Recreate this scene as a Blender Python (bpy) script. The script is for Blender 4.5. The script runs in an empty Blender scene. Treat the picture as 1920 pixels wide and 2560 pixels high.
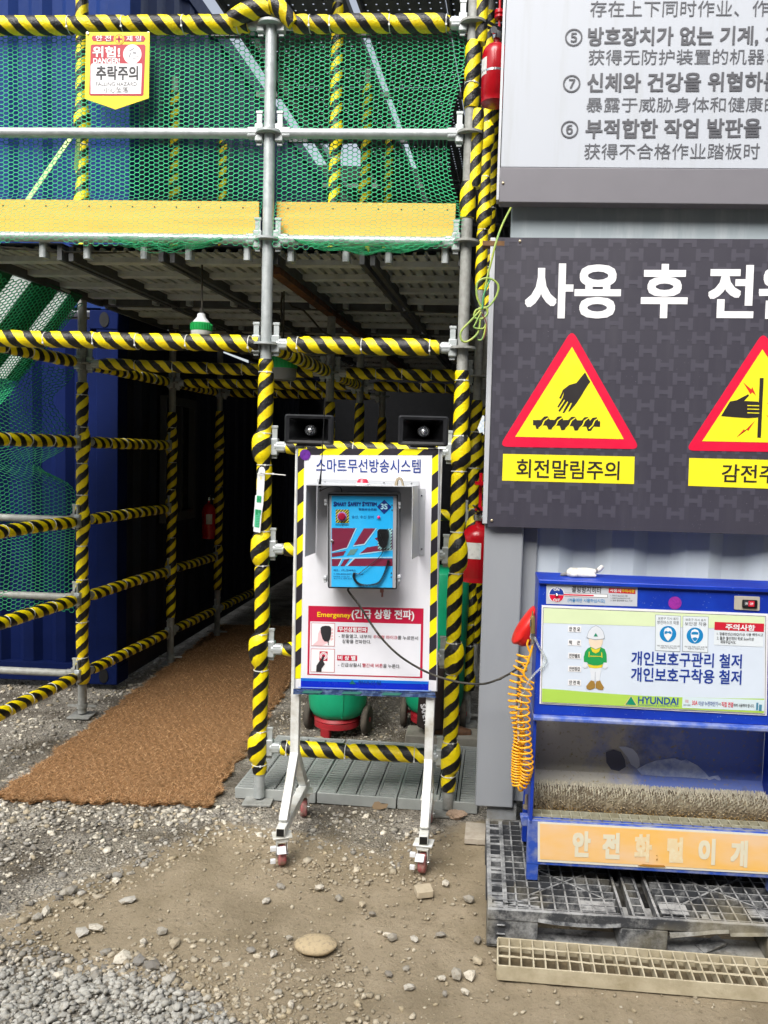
import bpy, math, random
import numpy as np
from mathutils import Vector, Matrix, noise
random.seed(7)
RNG = np.random.default_rng(11)
R = math.radians
SC = bpy.context.scene
COL = SC.collection

# ---------------------------------------------------------------- camera, light, exposure
FPX, CX, CY = 1997.0, 1080.0, 1280.0
CAM = Vector((0, 0, 1.6))
CAMROT = Matrix.Rotation(R(90 - 4.0), 3, 'X') @ Matrix.Rotation(R(1.75), 3, 'Z')
cd = bpy.data.cameras.new('camera')
cam = bpy.data.objects.new('camera', cd)
COL.objects.link(cam)
cam.matrix_world = Matrix.Translation(CAM) @ CAMROT.to_4x4()
cd.sensor_width = 36.0
cd.lens = 36.0 * FPX / 2560
cd.shift_x = (960 - CX) / 2560
cd.clip_start, cd.clip_end = 0.05, 500
SC.camera = cam

SUN_EL, SUN_AZ = 48, 203          # compass-style azimuth (0 = +Y, clockwise), behind the camera on its left
w = bpy.data.worlds.new('World')
SC.world = w
w.use_nodes = True
nt = w.node_tree
bg = nt.nodes['Background']
sky = nt.nodes.new('ShaderNodeTexSky')
sky.sky_type = 'NISHITA'
sky.sun_disc = False
sky.sun_elevation = R(SUN_EL)
sky.sun_rotation = R(SUN_AZ)
sky.air_density, sky.dust_density, sky.ozone_density = 1.0, 4.0, 1.0
hs = nt.nodes.new('ShaderNodeHueSaturation')
hs.inputs['Saturation'].default_value = 0.42
nt.links.new(sky.outputs[0], hs.inputs['Color'])
nt.links.new(hs.outputs[0], bg.inputs[0])
bg.inputs[1].default_value = 0.125
sd = bpy.data.lights.new('sun', 'SUN')
sd.energy, sd.angle, sd.color = 2.35, R(40), (1.0, 0.97, 0.92)
so = bpy.data.objects.new('sun', sd)
COL.objects.link(so)
az, el = R(SUN_AZ), R(SUN_EL)
sv = Vector((math.sin(az) * math.cos(el), math.cos(az) * math.cos(el), math.sin(el)))
so.rotation_euler = (sv).to_track_quat('Z', 'Y').to_euler()
so.location = sv * 20
SC.view_settings.view_transform = 'Standard'
SC.view_settings.look = 'None'
SC.view_settings.exposure = 0.86
SC.view_settings.gamma = 1
try:
    SC.cycles.use_denoising = True
    SC.cycles.max_bounces = 8
except Exception:
    pass

# ---------------------------------------------------------------- pixel of the 1920x2560 photo -> place in the world
def ray(px, py):
    return CAMROT @ Vector(((px - CX) / FPX, -(py - CY) / FPX, -1.0))
def gr(px, py, z=0.0):
    d = ray(px, py)
    return CAM + d * ((z - CAM.z) / d.z)
def at(px, py, Y):
    d = ray(px, py)
    return CAM + d * (Y / d.y)
def zoom(x0, y0, s):
    return lambda x, y: (x0 + x * s, y0 + y * s)
k = 720 / 1659
A1, A2, A3, A4, A5, A6, A7, A8 = [zoom(a, b, k) for a, b in ((0, 0), (600, 0), (1200, 0), (0, 550), (600, 550), (1200, 550), (0, 1050), (600, 1050))]
B1, B2, B3, B4 = [zoom(a, b, k) for a, b in ((1200, 1250), (1200, 1750), (0, 1650), (550, 1650))]
B5, B6 = zoom(0, 2050, 900 / 1659), zoom(600, 1980, 700 / 1659)
B7, B8 = zoom(740, 1150, 360 / 1659), zoom(740, 1480, 360 / 1659)
SX = -0.065                      # the front planes run a little towards the camera on the right
DV = Vector((0.11, 1, 0))        # the passage runs this way
Z3 = Vector((0, 0, 1))

# ---------------------------------------------------------------- materials
def S(h):
    h = h.lstrip('#')
    c = [int(h[i:i + 2], 16) / 255 for i in (0, 2, 4)]
    return tuple((x / 12.92 if x <= 0.04045 else ((x + 0.055) / 1.055) ** 2.4) for x in c)
class NT:
    def __init__(s, name):
        s.m = bpy.data.materials.new(name); s.m.use_nodes = True
        s.t = s.m.node_tree; s.b = s.t.nodes['Principled BSDF']
    def n(s, typ, **kw):
        nd = s.t.nodes.new('ShaderNode' + typ)
        for a, v in kw.items():
            if a[0] == '_': nd.inputs[a[1:].replace('_', ' ')].default_value = v
            else: setattr(nd, a, v)
        return nd
    def l(s, a, b): s.t.links.new(a, b)
    def math(s, op, a, b=None, c=None):
        nd = s.n('Math', operation=op)
        for i, v in enumerate((a, b, c)):
            if v is None: continue
            if isinstance(v, (int, float)): nd.inputs[i].default_value = v
            else: s.l(v, nd.inputs[i])
        return nd.outputs[0]
    def mix(s, f, a, b):
        nd = s.n('Mix', data_type='RGBA')
        for i, v in ((0, f), (6, a), (7, b)):
            if isinstance(v, (int, float)): nd.inputs[i].default_value = v
            elif isinstance(v, tuple): nd.inputs[i].default_value = (*v[:3], 1)
            else: s.l(v, nd.inputs[i])
        return nd.outputs[2]
    def pos(s): return s.n('NewGeometry').outputs['Position']
    def obj(s): return s.n('TexCoord').outputs['Object']
    def noise(s, vec, scale, detail=4, rough=0.55, dist=0.0):
        nd = s.n('TexNoise', _Scale=scale, _Detail=detail, _Roughness=rough, _Distortion=dist)
        if vec is not None: s.l(vec, nd.inputs['Vector'])
        return nd.outputs['Fac']
    def scale(s, vec, v):
        nd = s.n('VectorMath', operation='MULTIPLY'); s.l(vec, nd.inputs[0]); nd.inputs[1].default_value = v
        return nd.outputs[0]
    def ramp(s, f, lo, hi):
        nd = s.n('MapRange'); s.l(f, nd.inputs[0]); nd.inputs[1].default_value = lo; nd.inputs[2].default_value = hi
        return nd.outputs[0]
    def col(s, c):
        if isinstance(c, tuple): s.b.inputs['Base Color'].default_value = (*c[:3], 1)
        else: s.l(c, s.b.inputs['Base Color'])
    def rough(s, r):
        if isinstance(r, (int, float)): s.b.inputs['Roughness'].default_value = r
        else: s.l(r, s.b.inputs['Roughness'])
    def bump(s, h, strength=0.3, dist=0.01):
        nd = s.n('Bump', _Strength=strength, _Distance=dist); s.l(h, nd.inputs['Height']); s.l(nd.outputs[0], s.b.inputs['Normal'])
MATS = {}
def mat(name, col, rough=0.5, metal=0.0, dirt=None, dscale=6, damt=0.5, bump=0, bscale=60, stretch=(1, 1, 1), spec=0.5, fine=0.0):
    """plain surface with optional patchy second colour (dirt), grain in roughness and a fine bump"""
    if name in MATS: return MATS[name]
    N = NT(name); P = N.pos()
    c = tuple(col)
    if dirt is not None:
        f = N.noise(N.scale(P, stretch), dscale, 6, 0.62)
        f = N.ramp(f, 0.62 - damt * 0.3, 0.75)
        N.col(N.mix(f, c, tuple(dirt)))
    else:
        f = N.noise(P, 9, 3)
        d = tuple(x * 0.86 for x in c)
        N.col(N.mix(f, c, d))
    rn = N.noise(P, 25, 3)
    rr = N.n('MapRange'); N.l(rn, rr.inputs[0]); rr.inputs[3].default_value = max(0.05, rough - 0.1); rr.inputs[4].default_value = min(1, rough + 0.1)
    N.rough(rr.outputs[0])
    N.b.inputs['Metallic'].default_value = metal
    N.b.inputs['Specular IOR Level'].default_value = spec
    if bump: N.bump(N.noise(P, bscale, 5, 0.6), bump, 0.004)
    MATS[name] = N.m
    return N.m
def tape_mat():
    N = NT('hazard_tape'); uv = N.n('UVMap', uv_map='UVMap')
    sp = N.n('SeparateXYZ'); N.l(uv.outputs[0], sp.inputs[0])
    P = N.pos()
    wob = N.math('MULTIPLY', N.math('SUBTRACT', N.noise(P, 16, 2), 0.5), 0.28)
    f = N.math('FRACT', N.math('ADD', N.math('SUBTRACT', N.math('DIVIDE', sp.outputs[1], 0.091), N.math('MULTIPLY', sp.outputs[0], 2.0)), wob))
    m = N.n('MapRange'); N.l(f, m.inputs[0]); m.inputs[1].default_value = 0.485; m.inputs[2].default_value = 0.515
    e = N.n('MapRange'); N.l(f, e.inputs[0]); e.inputs[1].default_value = 0.985; e.inputs[2].default_value = 1.0
    mm = N.math('SUBTRACT', m.outputs[0], e.outputs[0])
    oi = N.n('ObjectInfo').outputs['Random']
    grime = N.ramp(N.math('ADD', N.noise(P, 7, 5, 0.65), N.math('MULTIPLY', oi, 0.12)), 0.5, 0.85)
    ye = N.mix(grime, S('#fbe400'), S('#e6c40c'))
    bl = N.mix(grime, S('#0f0f11'), S('#26262a'))
    crease = N.ramp(N.noise(N.scale(uv.outputs[0], (3, 60, 1)), 2.0, 5, 0.7, 1.5), 0.60, 0.68)
    base = N.mix(mm, ye, bl)
    dust = N.math('MULTIPLY', N.ramp(N.noise(P, 38, 5, 0.7), 0.56, 0.75), 0.16)
    N.col(N.mix(dust, N.mix(N.math('MULTIPLY', crease, 0.25), base, S('#5a5030')), S('#9a9078')))
    sc = N.scale(uv.outputs[0], (9, 34, 1))
    wr = N.noise(sc, 3.2, 4, 0.6, 0.8)
    w2 = N.noise(P, 55, 3, 0.6)
    N.bump(N.math('ADD', wr, N.math('MULTIPLY', w2, 0.7)), 0.55, 0.006)
    N.rough(N.math('ADD', N.math('MULTIPLY', w2, 0.25), 0.24))
    MATS['hazard_tape'] = N.m
    return N.m
TAPE = tape_mat()
def hazard_flat(name, px, py, wy, col1=S('#f2e611'), col2=S('#2b2830')):
    N = NT(name); sp = N.n('SeparateXYZ'); N.l(N.obj(), sp.inputs[0])
    f = N.math('FRACT', N.math('ADD', N.math('SUBTRACT', N.math('DIVIDE', sp.outputs[1], py), N.math('DIVIDE', sp.outputs[0], px)), wy))
    N.col(N.mix(N.math('GREATER_THAN', f, 0.5), col1, col2)); N.rough(0.4)
    return N.m
GALV = mat('galvanised_steel', S('#bfc5c5'), 0.4, 0.3, S('#9aa1a1'), 18, 0.8, 0.12, 90)
GALVD = mat('weathered_galvanised', S('#a4a6a2'), 0.6, 0.15, S('#7d7d77'), 30, 1.1, 0.3, 120)
DECKM = mat('deck_steel', S('#b9bdbc'), 0.5, 0.2, S('#8d908e'), 9, 0.8, 0.1, 60)
DECKD = mat('deck_beam', S('#55585a'), 0.6, 0.1, S('#3a3733'), 9, 0.8)
RUSTY = mat('rusty_beam', S('#3d3029'), 0.7, 0.1, S('#7d4a22'), 24, 0.9)
WHITE = mat('white_plastic', S('#e9ebee'), 0.45)
TIE = mat('white_cable_tie', S('#dfe0dc'), 0.4)
BLACKP = mat('black_plastic', S('#16171a'), 0.38)
BLACKR = mat('black_rubber', S('#26241f'), 0.75, 0, S('#5a564c'), 20, 0.7)
STANDW = mat('white_painted_tube', S('#e3e6e4'), 0.4, 0.0, S('#aca695'), 11, 0.75, 0.08, 80)
GREY = mat('grey_enclosure', S('#a4a7ac'), 0.5)
GREYH = mat('grey_hood_sheet', S('#c2c5c9'), 0.42, 0.15)
NAVY = mat('blue_container_paint', S('#08194a'), 0.8, 0.0, S('#071438'), 3, 0.7, 0.05, 40, (1, 1, 0.3), 0.12)
NAVYD = mat('shaded_navy_paint', S('#12182c'), 0.6, 0.0, S('#0e1220'), 5, 0.6)  # navy darkened, the shade of the passage put into the colour
YELB = mat('toe_board_yellow', S('#f4c254'), 0.5, 0, S('#e6aa3c'), 3, 0.6, 0.05, 60, (0.3, 1, 6))
REDX = mat('extinguisher_red', S('#b8101e'), 0.22, 0.0, S('#9c0d1a'), 3, 0.5)
CONC = mat('concrete', S('#8d8a80'), 0.9, 0, S('#6f6b60'), 12, 0.8, 0.4, 70)
BLUEM = mat('machine_blue_paint', S('#1238a6'), 0.42, 0.0, S('#5f78b4'), 55, 0.05, 0.04, 90)
BLUED = mat('dirty_blue_paint', S('#2a4fae'), 0.55, 0, S('#8d93a2'), 22, 0.7, 0.1, 60)

# ---------------------------------------------------------------- mesh builder
ROOT = {}
def rootof(o):
    while o.parent is not None: o = o.parent
    return o
class MB:
    """collects shapes; build() links them as ONE mesh. world-space input unless local=True (the root's own space)"""
    def __init__(s, local=False): s.v, s.f, s.uv, s.mi, s.local = [], [], [], [], local
    def face(s, pts, mi=0, uv=None):
        b = len(s.v); s.v += [Vector(p) for p in pts]
        s.f.append(list(range(b, b + len(pts)))); s.uv.append(uv or [(0, 0)] * len(pts)); s.mi.append(mi)
    def add(s, vs, fs, mi=0, uvs=None):
        b = len(s.v); s.v += [Vector(p) for p in vs]
        for i, f in enumerate(fs):
            s.f.append([b + j for j in f]); s.uv.append(uvs[i] if uvs else [(0, 0)] * len(f)); s.mi.append(mi)
    def boxm(s, M, dx, dy, dz, mi=0, bev=0.0):
        """box centred on M, optionally with chamfered vertical (local z) edges"""
        x, y, z = dx / 2, dy / 2, dz / 2
        if bev <= 0:
            c = [(-x, -y), (x, -y), (x, y), (-x, y)]
        else:
            b = min(bev, x * 0.9, y * 0.9)
            c = [(-x + b, -y), (x - b, -y), (x, -y + b), (x, y - b), (x - b, y), (-x + b, y), (-x, y - b), (-x, -y + b)]
        n = len(c)
        vs = [M @ Vector((a, b2, -z)) for a, b2 in c] + [M @ Vector((a, b2, z)) for a, b2 in c]
        fs = [list(range(n))[::-1], list(range(n, 2 * n))] + [[i, (i + 1) % n, n + (i + 1) % n, n + i] for i in range(n)]
        s.add(vs, fs, mi)
    def box(s, c, d, mi=0, bev=0.0): s.boxm(Matrix.Translation(Vector(c)), d[0], d[1], d[2], mi, bev)
    def box2(s, a, b, mi=0):
        a, b = Vector(a), Vector(b); d = b - a
        s.box((a + b) / 2, (abs(d.x), abs(d.y), abs(d.z)), mi)
    def bar(s, p, q, w, h, up=Z3, mi=0, bev=0.0):
        p, q = Vector(p), Vector(q); t = q - p; L = t.length; t.normalize()
        up = Vector(up)
        if abs(t.dot(up)) > 0.98: up = Vector((0, 1, 0))
        x = t.cross(up).normalized(); y = x.cross(t).normalized()
        M = Matrix((x, y, -t)).transposed().to_4x4() if False else Matrix(((x.x, y.x, t.x), (x.y, y.y, t.y), (x.z, y.z, t.z))).to_4x4()
        if M.to_3x3().determinant() < 0:
            M = Matrix(((-x.x, y.x, t.x), (-x.y, y.y, t.y), (-x.z, y.z, t.z))).to_4x4()
        M.translation = (p + q) / 2
        s.boxm(M, w, h, L, mi, bev)
    def tube(s, pts, r, n=12, caps=True, mi=0, u0=0.0, v0=0.0):
        pts = [Vector(p) for p in pts]; m = len(pts)
        rs = r if isinstance(r, (list, tuple)) else [r] * m
        T = []
        for i in range(m):
            t = pts[min(i + 1, m - 1)] - pts[max(i - 1, 0)]
            T.append(t.normalized() if t.length > 1e-9 else Vector((0, 0, 1)))
        a = Vector((0, 0, 1)) if abs(T[0].z) < 0.9 else Vector((1, 0, 0))
        n1 = (a - T[0] * a.dot(T[0])).normalized()
        b = len(s.v); vlen = v0; V = []
        for i in range(m):
            n1 = (n1 - T[i] * n1.dot(T[i])).normalized(); n2 = T[i].cross(n1)
            if i: vlen += (pts[i] - pts[i - 1]).length
            V.append(vlen)
            for j in range(n):
                an = 2 * math.pi * j / n
                s.v.append(pts[i] + (n1 * math.cos(an) + n2 * math.sin(an)) * rs[i])
        for i in range(m - 1):
            for j in range(n):
                j2 = (j + 1) % n
                s.f.append([b + i * n + j, b + i * n + j2, b + (i + 1) * n + j2, b + (i + 1) * n + j])
                ua, ub = u0 + j / n, u0 + (j + 1) / n
                s.uv.append([(ua, V[i]), (ub, V[i]), (ub, V[i + 1]), (ua, V[i + 1])]); s.mi.append(mi)
        if caps:
            s.f.append([b + j for j in range(n)][::-1]); s.uv.append([(0, V[0])] * n); s.mi.append(mi)
            e = b + (m - 1) * n
            s.f.append([e + j for j in range(n)]); s.uv.append([(0, V[-1])] * n); s.mi.append(mi)
    def lathe(s, prof, M, n=20, mi=0, caps=True):
        b = len(s.v); m = len(prof)
        for r, z in prof:
            for j in range(n):
                an = 2 * math.pi * j / n
                s.v.append(M @ Vector((r * math.cos(an), r * math.sin(an), z)))
        for i in range(m - 1):
            for j in range(n):
                j2 = (j + 1) % n
                s.f.append([b + i * n + j, b + i * n + j2, b + (i + 1) * n + j2, b + (i + 1) * n + j]); s.uv.append([(0, 0)] * 4); s.mi.append(mi)
        if caps:
            s.f.append([b + j for j in range(n)][::-1]); s.uv.append([(0, 0)] * n); s.mi.append(mi)
            e = b + (m - 1) * n
            s.f.append([e + j for j in range(n)]); s.uv.append([(0, 0)] * n); s.mi.append(mi)
    def prism(s, poly, z0, z1, M=None, mi=0):
        M = M or Matrix.Identity(4); n = len(poly)
        ar = sum(poly[i][0] * poly[(i + 1) % n][1] - poly[(i + 1) % n][0] * poly[i][1] for i in range(n))
        if ar < 0: poly = poly[::-1]
        vs = [M @ Vector((p[0], p[1], z0)) for p in poly] + [M @ Vector((p[0], p[1], z1)) for p in poly]
        fs = [list(range(n))[::-1], list(range(n, 2 * n))] + [[i, (i + 1) % n, n + (i + 1) % n, n + i] for i in range(n)]
        s.add(vs, fs, mi)
    def build(s, name, m, parent=None, sharp=38, bevel=0.0):
        me = bpy.data.meshes.new(name)
        Mi = Matrix.Identity(4)
        if parent is not None and not s.local: Mi = ROOT[rootof(parent).name].inverted()
        me.from_pydata([tuple(Mi @ p) for p in s.v], [], s.f)
        ul = me.uv_layers.new(name='UVMap')
        ul.data.foreach_set('uv', [c for f in s.uv for p in f for c in p])
        ms = m if isinstance(m, (list, tuple)) else [m]
        for x in ms: me.materials.append(x)
        if len(ms) > 1: me.polygons.foreach_set('material_index', s.mi)
        me.polygons.foreach_set('use_smooth', [True] * len(s.f))
        me.update()
        me.set_sharp_from_angle(angle=R(sharp))
        o = bpy.data.objects.new(name, me); COL.objects.link(o)
        if parent is not None: o.parent = parent
        else: ROOT[o.name] = Matrix.Identity(4)
        if bevel:
            b = o.modifiers.new('Bevel', 'BEVEL'); b.width = bevel; b.segments = 2; b.limit_method = 'ANGLE'; b.angle_limit = R(40)
        return o
def npmesh(name, V, F, m, parent=None, colors=None, smooth=False):
    """mesh from numpy arrays in world space; F is (n,3) or (n,4)"""
    V = np.asarray(V, dtype=np.float32).reshape(-1, 3)
    if parent is not None:
        Mi = np.array(ROOT[rootof(parent).name].inverted()); V = (V @ Mi[:3, :3].T + Mi[:3, 3]).astype(np.float32)
    F = np.asarray(F, dtype=np.int32); kk = F.shape[1]
    me = bpy.data.meshes.new(name)
    me.vertices.add(len(V)); me.vertices.foreach_set('co', V.ravel())
    me.loops.add(F.size); me.loops.foreach_set('vertex_index', F.ravel())
    me.polygons.add(len(F)); me.polygons.foreach_set('loop_start', np.arange(0, F.size, kk, dtype=np.int32))
    me.polygons.foreach_set('loop_total', np.full(len(F), kk, dtype=np.int32))
    if smooth: me.polygons.foreach_set('use_smooth', np.ones(len(F), dtype=bool))
    me.update(calc_edges=True)
    if colors is not None:
        ca = me.color_attributes.new('tone', 'FLOAT_COLOR', 'POINT')
        c4 = np.ones((len(V), 4), dtype=np.float32); c4[:, :3] = colors
        ca.data.foreach_set('color', c4.ravel())
    me.materials.append(m)
    o = bpy.data.objects.new(name, me); COL.objects.link(o)
    if parent is not None: o.parent = parent
    else: ROOT[o.name] = Matrix.Identity(4)
    return o
def strands(P, Q, r, n=3, r2=None):
    P, Q = np.asarray(P, float), np.asarray(Q, float)
    t = Q - P; t /= np.maximum(np.linalg.norm(t, axis=1, keepdims=True), 1e-9)
    a = np.where(np.abs(t[:, 2:3]) < 0.9, np.array([[0, 0, 1.]]), np.array([[1., 0, 0]]))
    n1 = np.cross(t, a); n1 /= np.linalg.norm(n1, axis=1, keepdims=True); n2 = np.cross(t, n1)
    r = np.broadcast_to(np.asarray(r, float), (len(P),))[:, None]; r2 = r if r2 is None else np.broadcast_to(np.asarray(r2, float), (len(P),))[:, None]
    V = np.zeros((len(P), 2 * n, 3))
    for j in range(n):
        c, s_ = math.cos(2 * math.pi * j / n), math.sin(2 * math.pi * j / n)
        V[:, j] = P + (n1 * c + n2 * s_) * r; V[:, n + j] = Q + (n1 * c + n2 * s_) * r2
    base = (np.arange(len(P)) * 2 * n)[:, None, None]
    f = np.array([[j, (j + 1) % n, n + (j + 1) % n, n + j] for j in range(n)])[None]
    return V.reshape(-1, 3), (base + f).reshape(-1, 4)

def tag(o, label, cat, group=None, kind=None):
    if label: o['label'] = label
    if cat: o['category'] = cat
    if group: o['group'] = group
    if kind: o['kind'] = kind
    return o
def thing(name, label, cat, loc=(0, 0, 0), M=None, group=None):
    o = bpy.data.objects.new(name, None); COL.objects.link(o)
    o.empty_display_size = 0.1
    o.matrix_world = M if M is not None else Matrix.Translation(Vector(loc))
    ROOT[o.name] = o.matrix_world.copy() if M is None else M.copy()
    return tag(o, label, cat, group)
def struct(o): o['kind'] = 'structure'; return o

class Board:
    """a thing whose own space is a flat vertical face: x right, y up, z out towards the camera"""
    def __init__(s, name, label, cat, origin, slope=SX, roll=0.0, group=None, root=None, tilt=0.0):
        ex = Vector((1, slope, 0)).normalized(); ey = Z3.copy(); ez = ex.cross(ey)
        if roll: ex, ey = ex * math.cos(roll) + ey * math.sin(roll), ey * math.cos(roll) - ex * math.sin(roll)
        if tilt: ey, ez = ey * math.cos(tilt) + ez * math.sin(tilt), ez * math.cos(tilt) - ey * math.sin(tilt)
        M = Matrix(((ex.x, ey.x, ez.x), (ex.y, ey.y, ez.y), (ex.z, ey.z, ez.z))).to_4x4(); M.translation = Vector(origin)
        s.M, s.Mi = M, M.inverted(); s.ez, s.o = ez, Vector(origin)
        s.root = root if root is not None else thing(name, label, cat, M=M, group=group)
    def lp(s, p, z=0.0):
        d = ray(*p); o = s.o + s.ez * z
        q = CAM + d * ((o - CAM).dot(s.ez) / d.dot(s.ez))
        q = s.Mi @ q
        return Vector((q.x, q.y))
    def poly(s, name, pts, m, z=0.001, th=0.0, parent=None, raw=False):
        b = MB(True); P = pts if raw else [s.lp(p, z) for p in pts]
        if th > 0: b.prism([(p[0], p[1]) for p in P], z - th, z)
        else:
            n = len(P); ar = sum(P[i][0] * P[(i + 1) % n][1] - P[(i + 1) % n][0] * P[i][1] for i in range(n))
            if ar < 0: P = P[::-1]
            b.face([(p[0], p[1], z) for p in P])
        return b.build(name, m, parent or s.root)
    def polys(s, name, lists, m, z=0.001, parent=None, raw=False):
        b = MB(True)
        for pts in lists:
            P = pts if raw else [s.lp(p, z) for p in pts]
            n = len(P); ar = sum(P[i][0] * P[(i + 1) % n][1] - P[(i + 1) % n][0] * P[i][1] for i in range(n))
            if ar < 0: P = P[::-1]
            b.face([(p[0], p[1], z) for p in P])
        return b.build(name, m, parent or s.root)
    def disc(s, name, c, rpx, m, z=0.001, n=28, parent=None, inner=0.0):
        C = s.lp(c, z); r = (s.lp((c[0] + rpx, c[1]), z) - C).length
        b = MB(True)
        ring = [(C.x + r * math.cos(2 * math.pi * i / n), C.y + r * math.sin(2 * math.pi * i / n), z) for i in range(n)]
        if inner <= 0: b.face(ring)
        else:
            rin = [(C.x + (q[0] - C.x) * inner, C.y + (q[1] - C.y) * inner, z) for q in ring]
            for i in range(n): b.face([ring[i], ring[(i + 1) % n], rin[(i + 1) % n], rin[i]])
        return b.build(name, m, parent or s.root)
    def text(s, body, p0, p1, hpx, m, bold=0.0, z=0.0022, parent=None, name='lettering', skew=0.0):
        """lettering fitted between the two pixels p0, p1 (middle of its left and right ends), hpx tall"""
        a, c = s.lp(p0, z), s.lp(p1, z)
        h = (s.lp((p0[0], p0[1] - hpx / 2), z) - s.lp((p0[0], p0[1] + hpx / 2), z)).length
        me = glyphs(body, bold)
        V = np.zeros(len(me.vertices) * 3, dtype=np.float32); me.vertices.foreach_get('co', V); V = V.reshape(-1, 3)
        lo, hi = V.min(0), V.max(0)
        u = (V[:, 0] - lo[0]) / max(hi[0] - lo[0], 1e-6); t = (V[:, 1] - (lo[1] + hi[1]) / 2) / max(hi[1] - lo[1], 1e-6)
        d = c - a; nn = Vector((-d.y, d.x)).normalized()
        W = np.zeros_like(V)
        W[:, 0] = a.x + d.x * u + nn.x * t * h + skew * t * h; W[:, 1] = a.y + d.y * u + nn.y * t * h; W[:, 2] = z + V[:, 2] * 0.00004
        me.vertices.foreach_set('co', W.ravel()); me.update()
        me.materials.append(m)
        o = bpy.data.objects.new(name, me); COL.objects.link(o); o.parent = parent or s.root
        return o
def glyphs(body, bold=0.0):
    c = bpy.data.curves.new('lettering', 'FONT'); c.body = body; c.resolution_u = 3
    o = bpy.data.objects.new('lettering', c); COL.objects.link(o)
    bpy.context.view_layer.update()
    me = bpy.data.meshes.new_from_object(o.evaluated_get(bpy.context.evaluated_depsgraph_get()))
    bpy.data.objects.remove(o); bpy.data.curves.remove(c)
    me.materials.clear()
    if bold > 0:                       # heavier strokes: the outline repeated round a small circle
        V = [v.co.copy() for v in me.vertices]; P = [list(p.vertices) for p in me.polygons]; n = len(V); VV, PP = [], []
        for i in range(9):
            d = Vector(((i % 3 - 1) * bold, (i // 3 - 1) * bold, 0))
            VV += [(v.x + d.x, v.y + d.y, i) for v in V]; PP += [[q + n * i for q in p] for p in P]
        bpy.data.meshes.remove(me); me = bpy.data.meshes.new('lettering'); me.from_pydata(VV, [], PP)
    return me
# ================================================================ GROUND
def inpoly(x, y, poly):
    c = np.zeros(np.shape(x), bool); n = len(poly)
    for i in range(n):
        x1, y1 = poly[i]; x2, y2 = poly[(i + 1) % n]
        cond = ((y1 > y) != (y2 > y)) & (x < (x2 - x1) * (y - y1) / ((y2 - y1) + 1e-12) + x1)
        c ^= cond
    return c
def soft(x, y, poly, w):
    """1 inside, falling to 0 over w outside the outline (distance based)"""
    ins = inpoly(x, y, poly); d = np.full(np.shape(x), 1e9); n = len(poly)
    for i in range(n):
        ax, ay = poly[i]; bx, by = poly[(i + 1) % n]; dx, dy = bx - ax, by - ay
        t = np.clip(((x - ax) * dx + (y - ay) * dy) / (dx * dx + dy * dy + 1e-12), 0, 1)
        d = np.minimum(d, np.hypot(x - ax - t * dx, y - ay - t * dy))
    return np.where(ins, 1.0, np.clip(1 - d / w, 0, 1))
G = lambda px, py: (gr(px, py).x, gr(px, py).y)
MUD = [G(*p) for p in ((90, 2290), (330, 2190), (560, 2085), (700, 2105), (1000, 2180), (1060, 2120), (1220, 2080), (1500, 2200), (2300, 2300), (2400, 2600), (1900, 2750), (900, 2750), (620, 2540), (420, 2400), (160, 2370))]
PILE = [G(*p) for p in ((-300, 2420), (120, 2425), (330, 2440), (500, 2500), (640, 2600), (700, 2800), (-300, 2800))]
LEFTG = [G(*p) for p in ((-500, 2010), (520, 2030), (640, 2040), (560, 2090), (330, 2200), (120, 2290), (100, 2420), (-500, 2420))]
STANDG = [G(*p) for p in ((590, 2010), (1000, 2040), (1080, 2090), (1040, 2190), (820, 2210), (640, 2150))]
BACKG = [G(*p) for p in ((-400, 1760), (420, 1650), (430, 1720), (215, 1850), (10, 1980), (-500, 1990))]
MIDG = [G(*p) for p in ((700, 1730), (1010, 1730), (1010, 1850), (690, 1850))]
BOTG = [G(*p) for p in ((330, 2430), (700, 2400), (900, 2560), (1000, 2700), (600, 2700))]

xs = np.concatenate([[-60, -30, -15, -8, -5, -4], np.arange(-3.2, 2.2, 0.022), [2.6, 3.5, 5, 8, 15, 30, 60]])
ys = np.concatenate([[-60, -30, -12, -5, -2, 0, 0.8, 1.2], np.arange(1.5, 4.6, 0.02), np.arange(4.6, 8, 0.05), [8.5, 9.5, 11, 14, 20, 35, 80]])
X, Y = np.meshgrid(xs, ys)
mudf = soft(X, Y, MUD, 0.22)
Zg = np.zeros_like(X)
near = (X > -3.3) & (X < 2.3) & (Y > 1.4) & (Y < 8.1)
for i, j in zip(*np.nonzero(near)):
    x, y = X[i, j], Y[i, j]
    a = noise.noise((x * 1.3, y * 1.3, 3.1)) * 0.010 + noise.noise((x * 5, y * 5, 7.7)) * 0.007 + abs(noise.noise((x * 9, y * 9, 2.7))) * 0.006
    b = noise.noise((x * 16, y * 16, 1.7)) * 0.004 + noise.noise((x * 38, y * 38, 9.2)) * 0.0026
    Zg[i, j] = a * 0.6 + b * (0.75 if mudf[i, j] > 0.5 else 1.0) - 0.006
ny, nx = X.shape
idx = np.arange(nx * ny).reshape(ny, nx)
F = np.stack([idx[:-1, :-1], idx[:-1, 1:], idx[1:, 1:], idx[1:, :-1]], -1).reshape(-1, 4)
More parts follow.
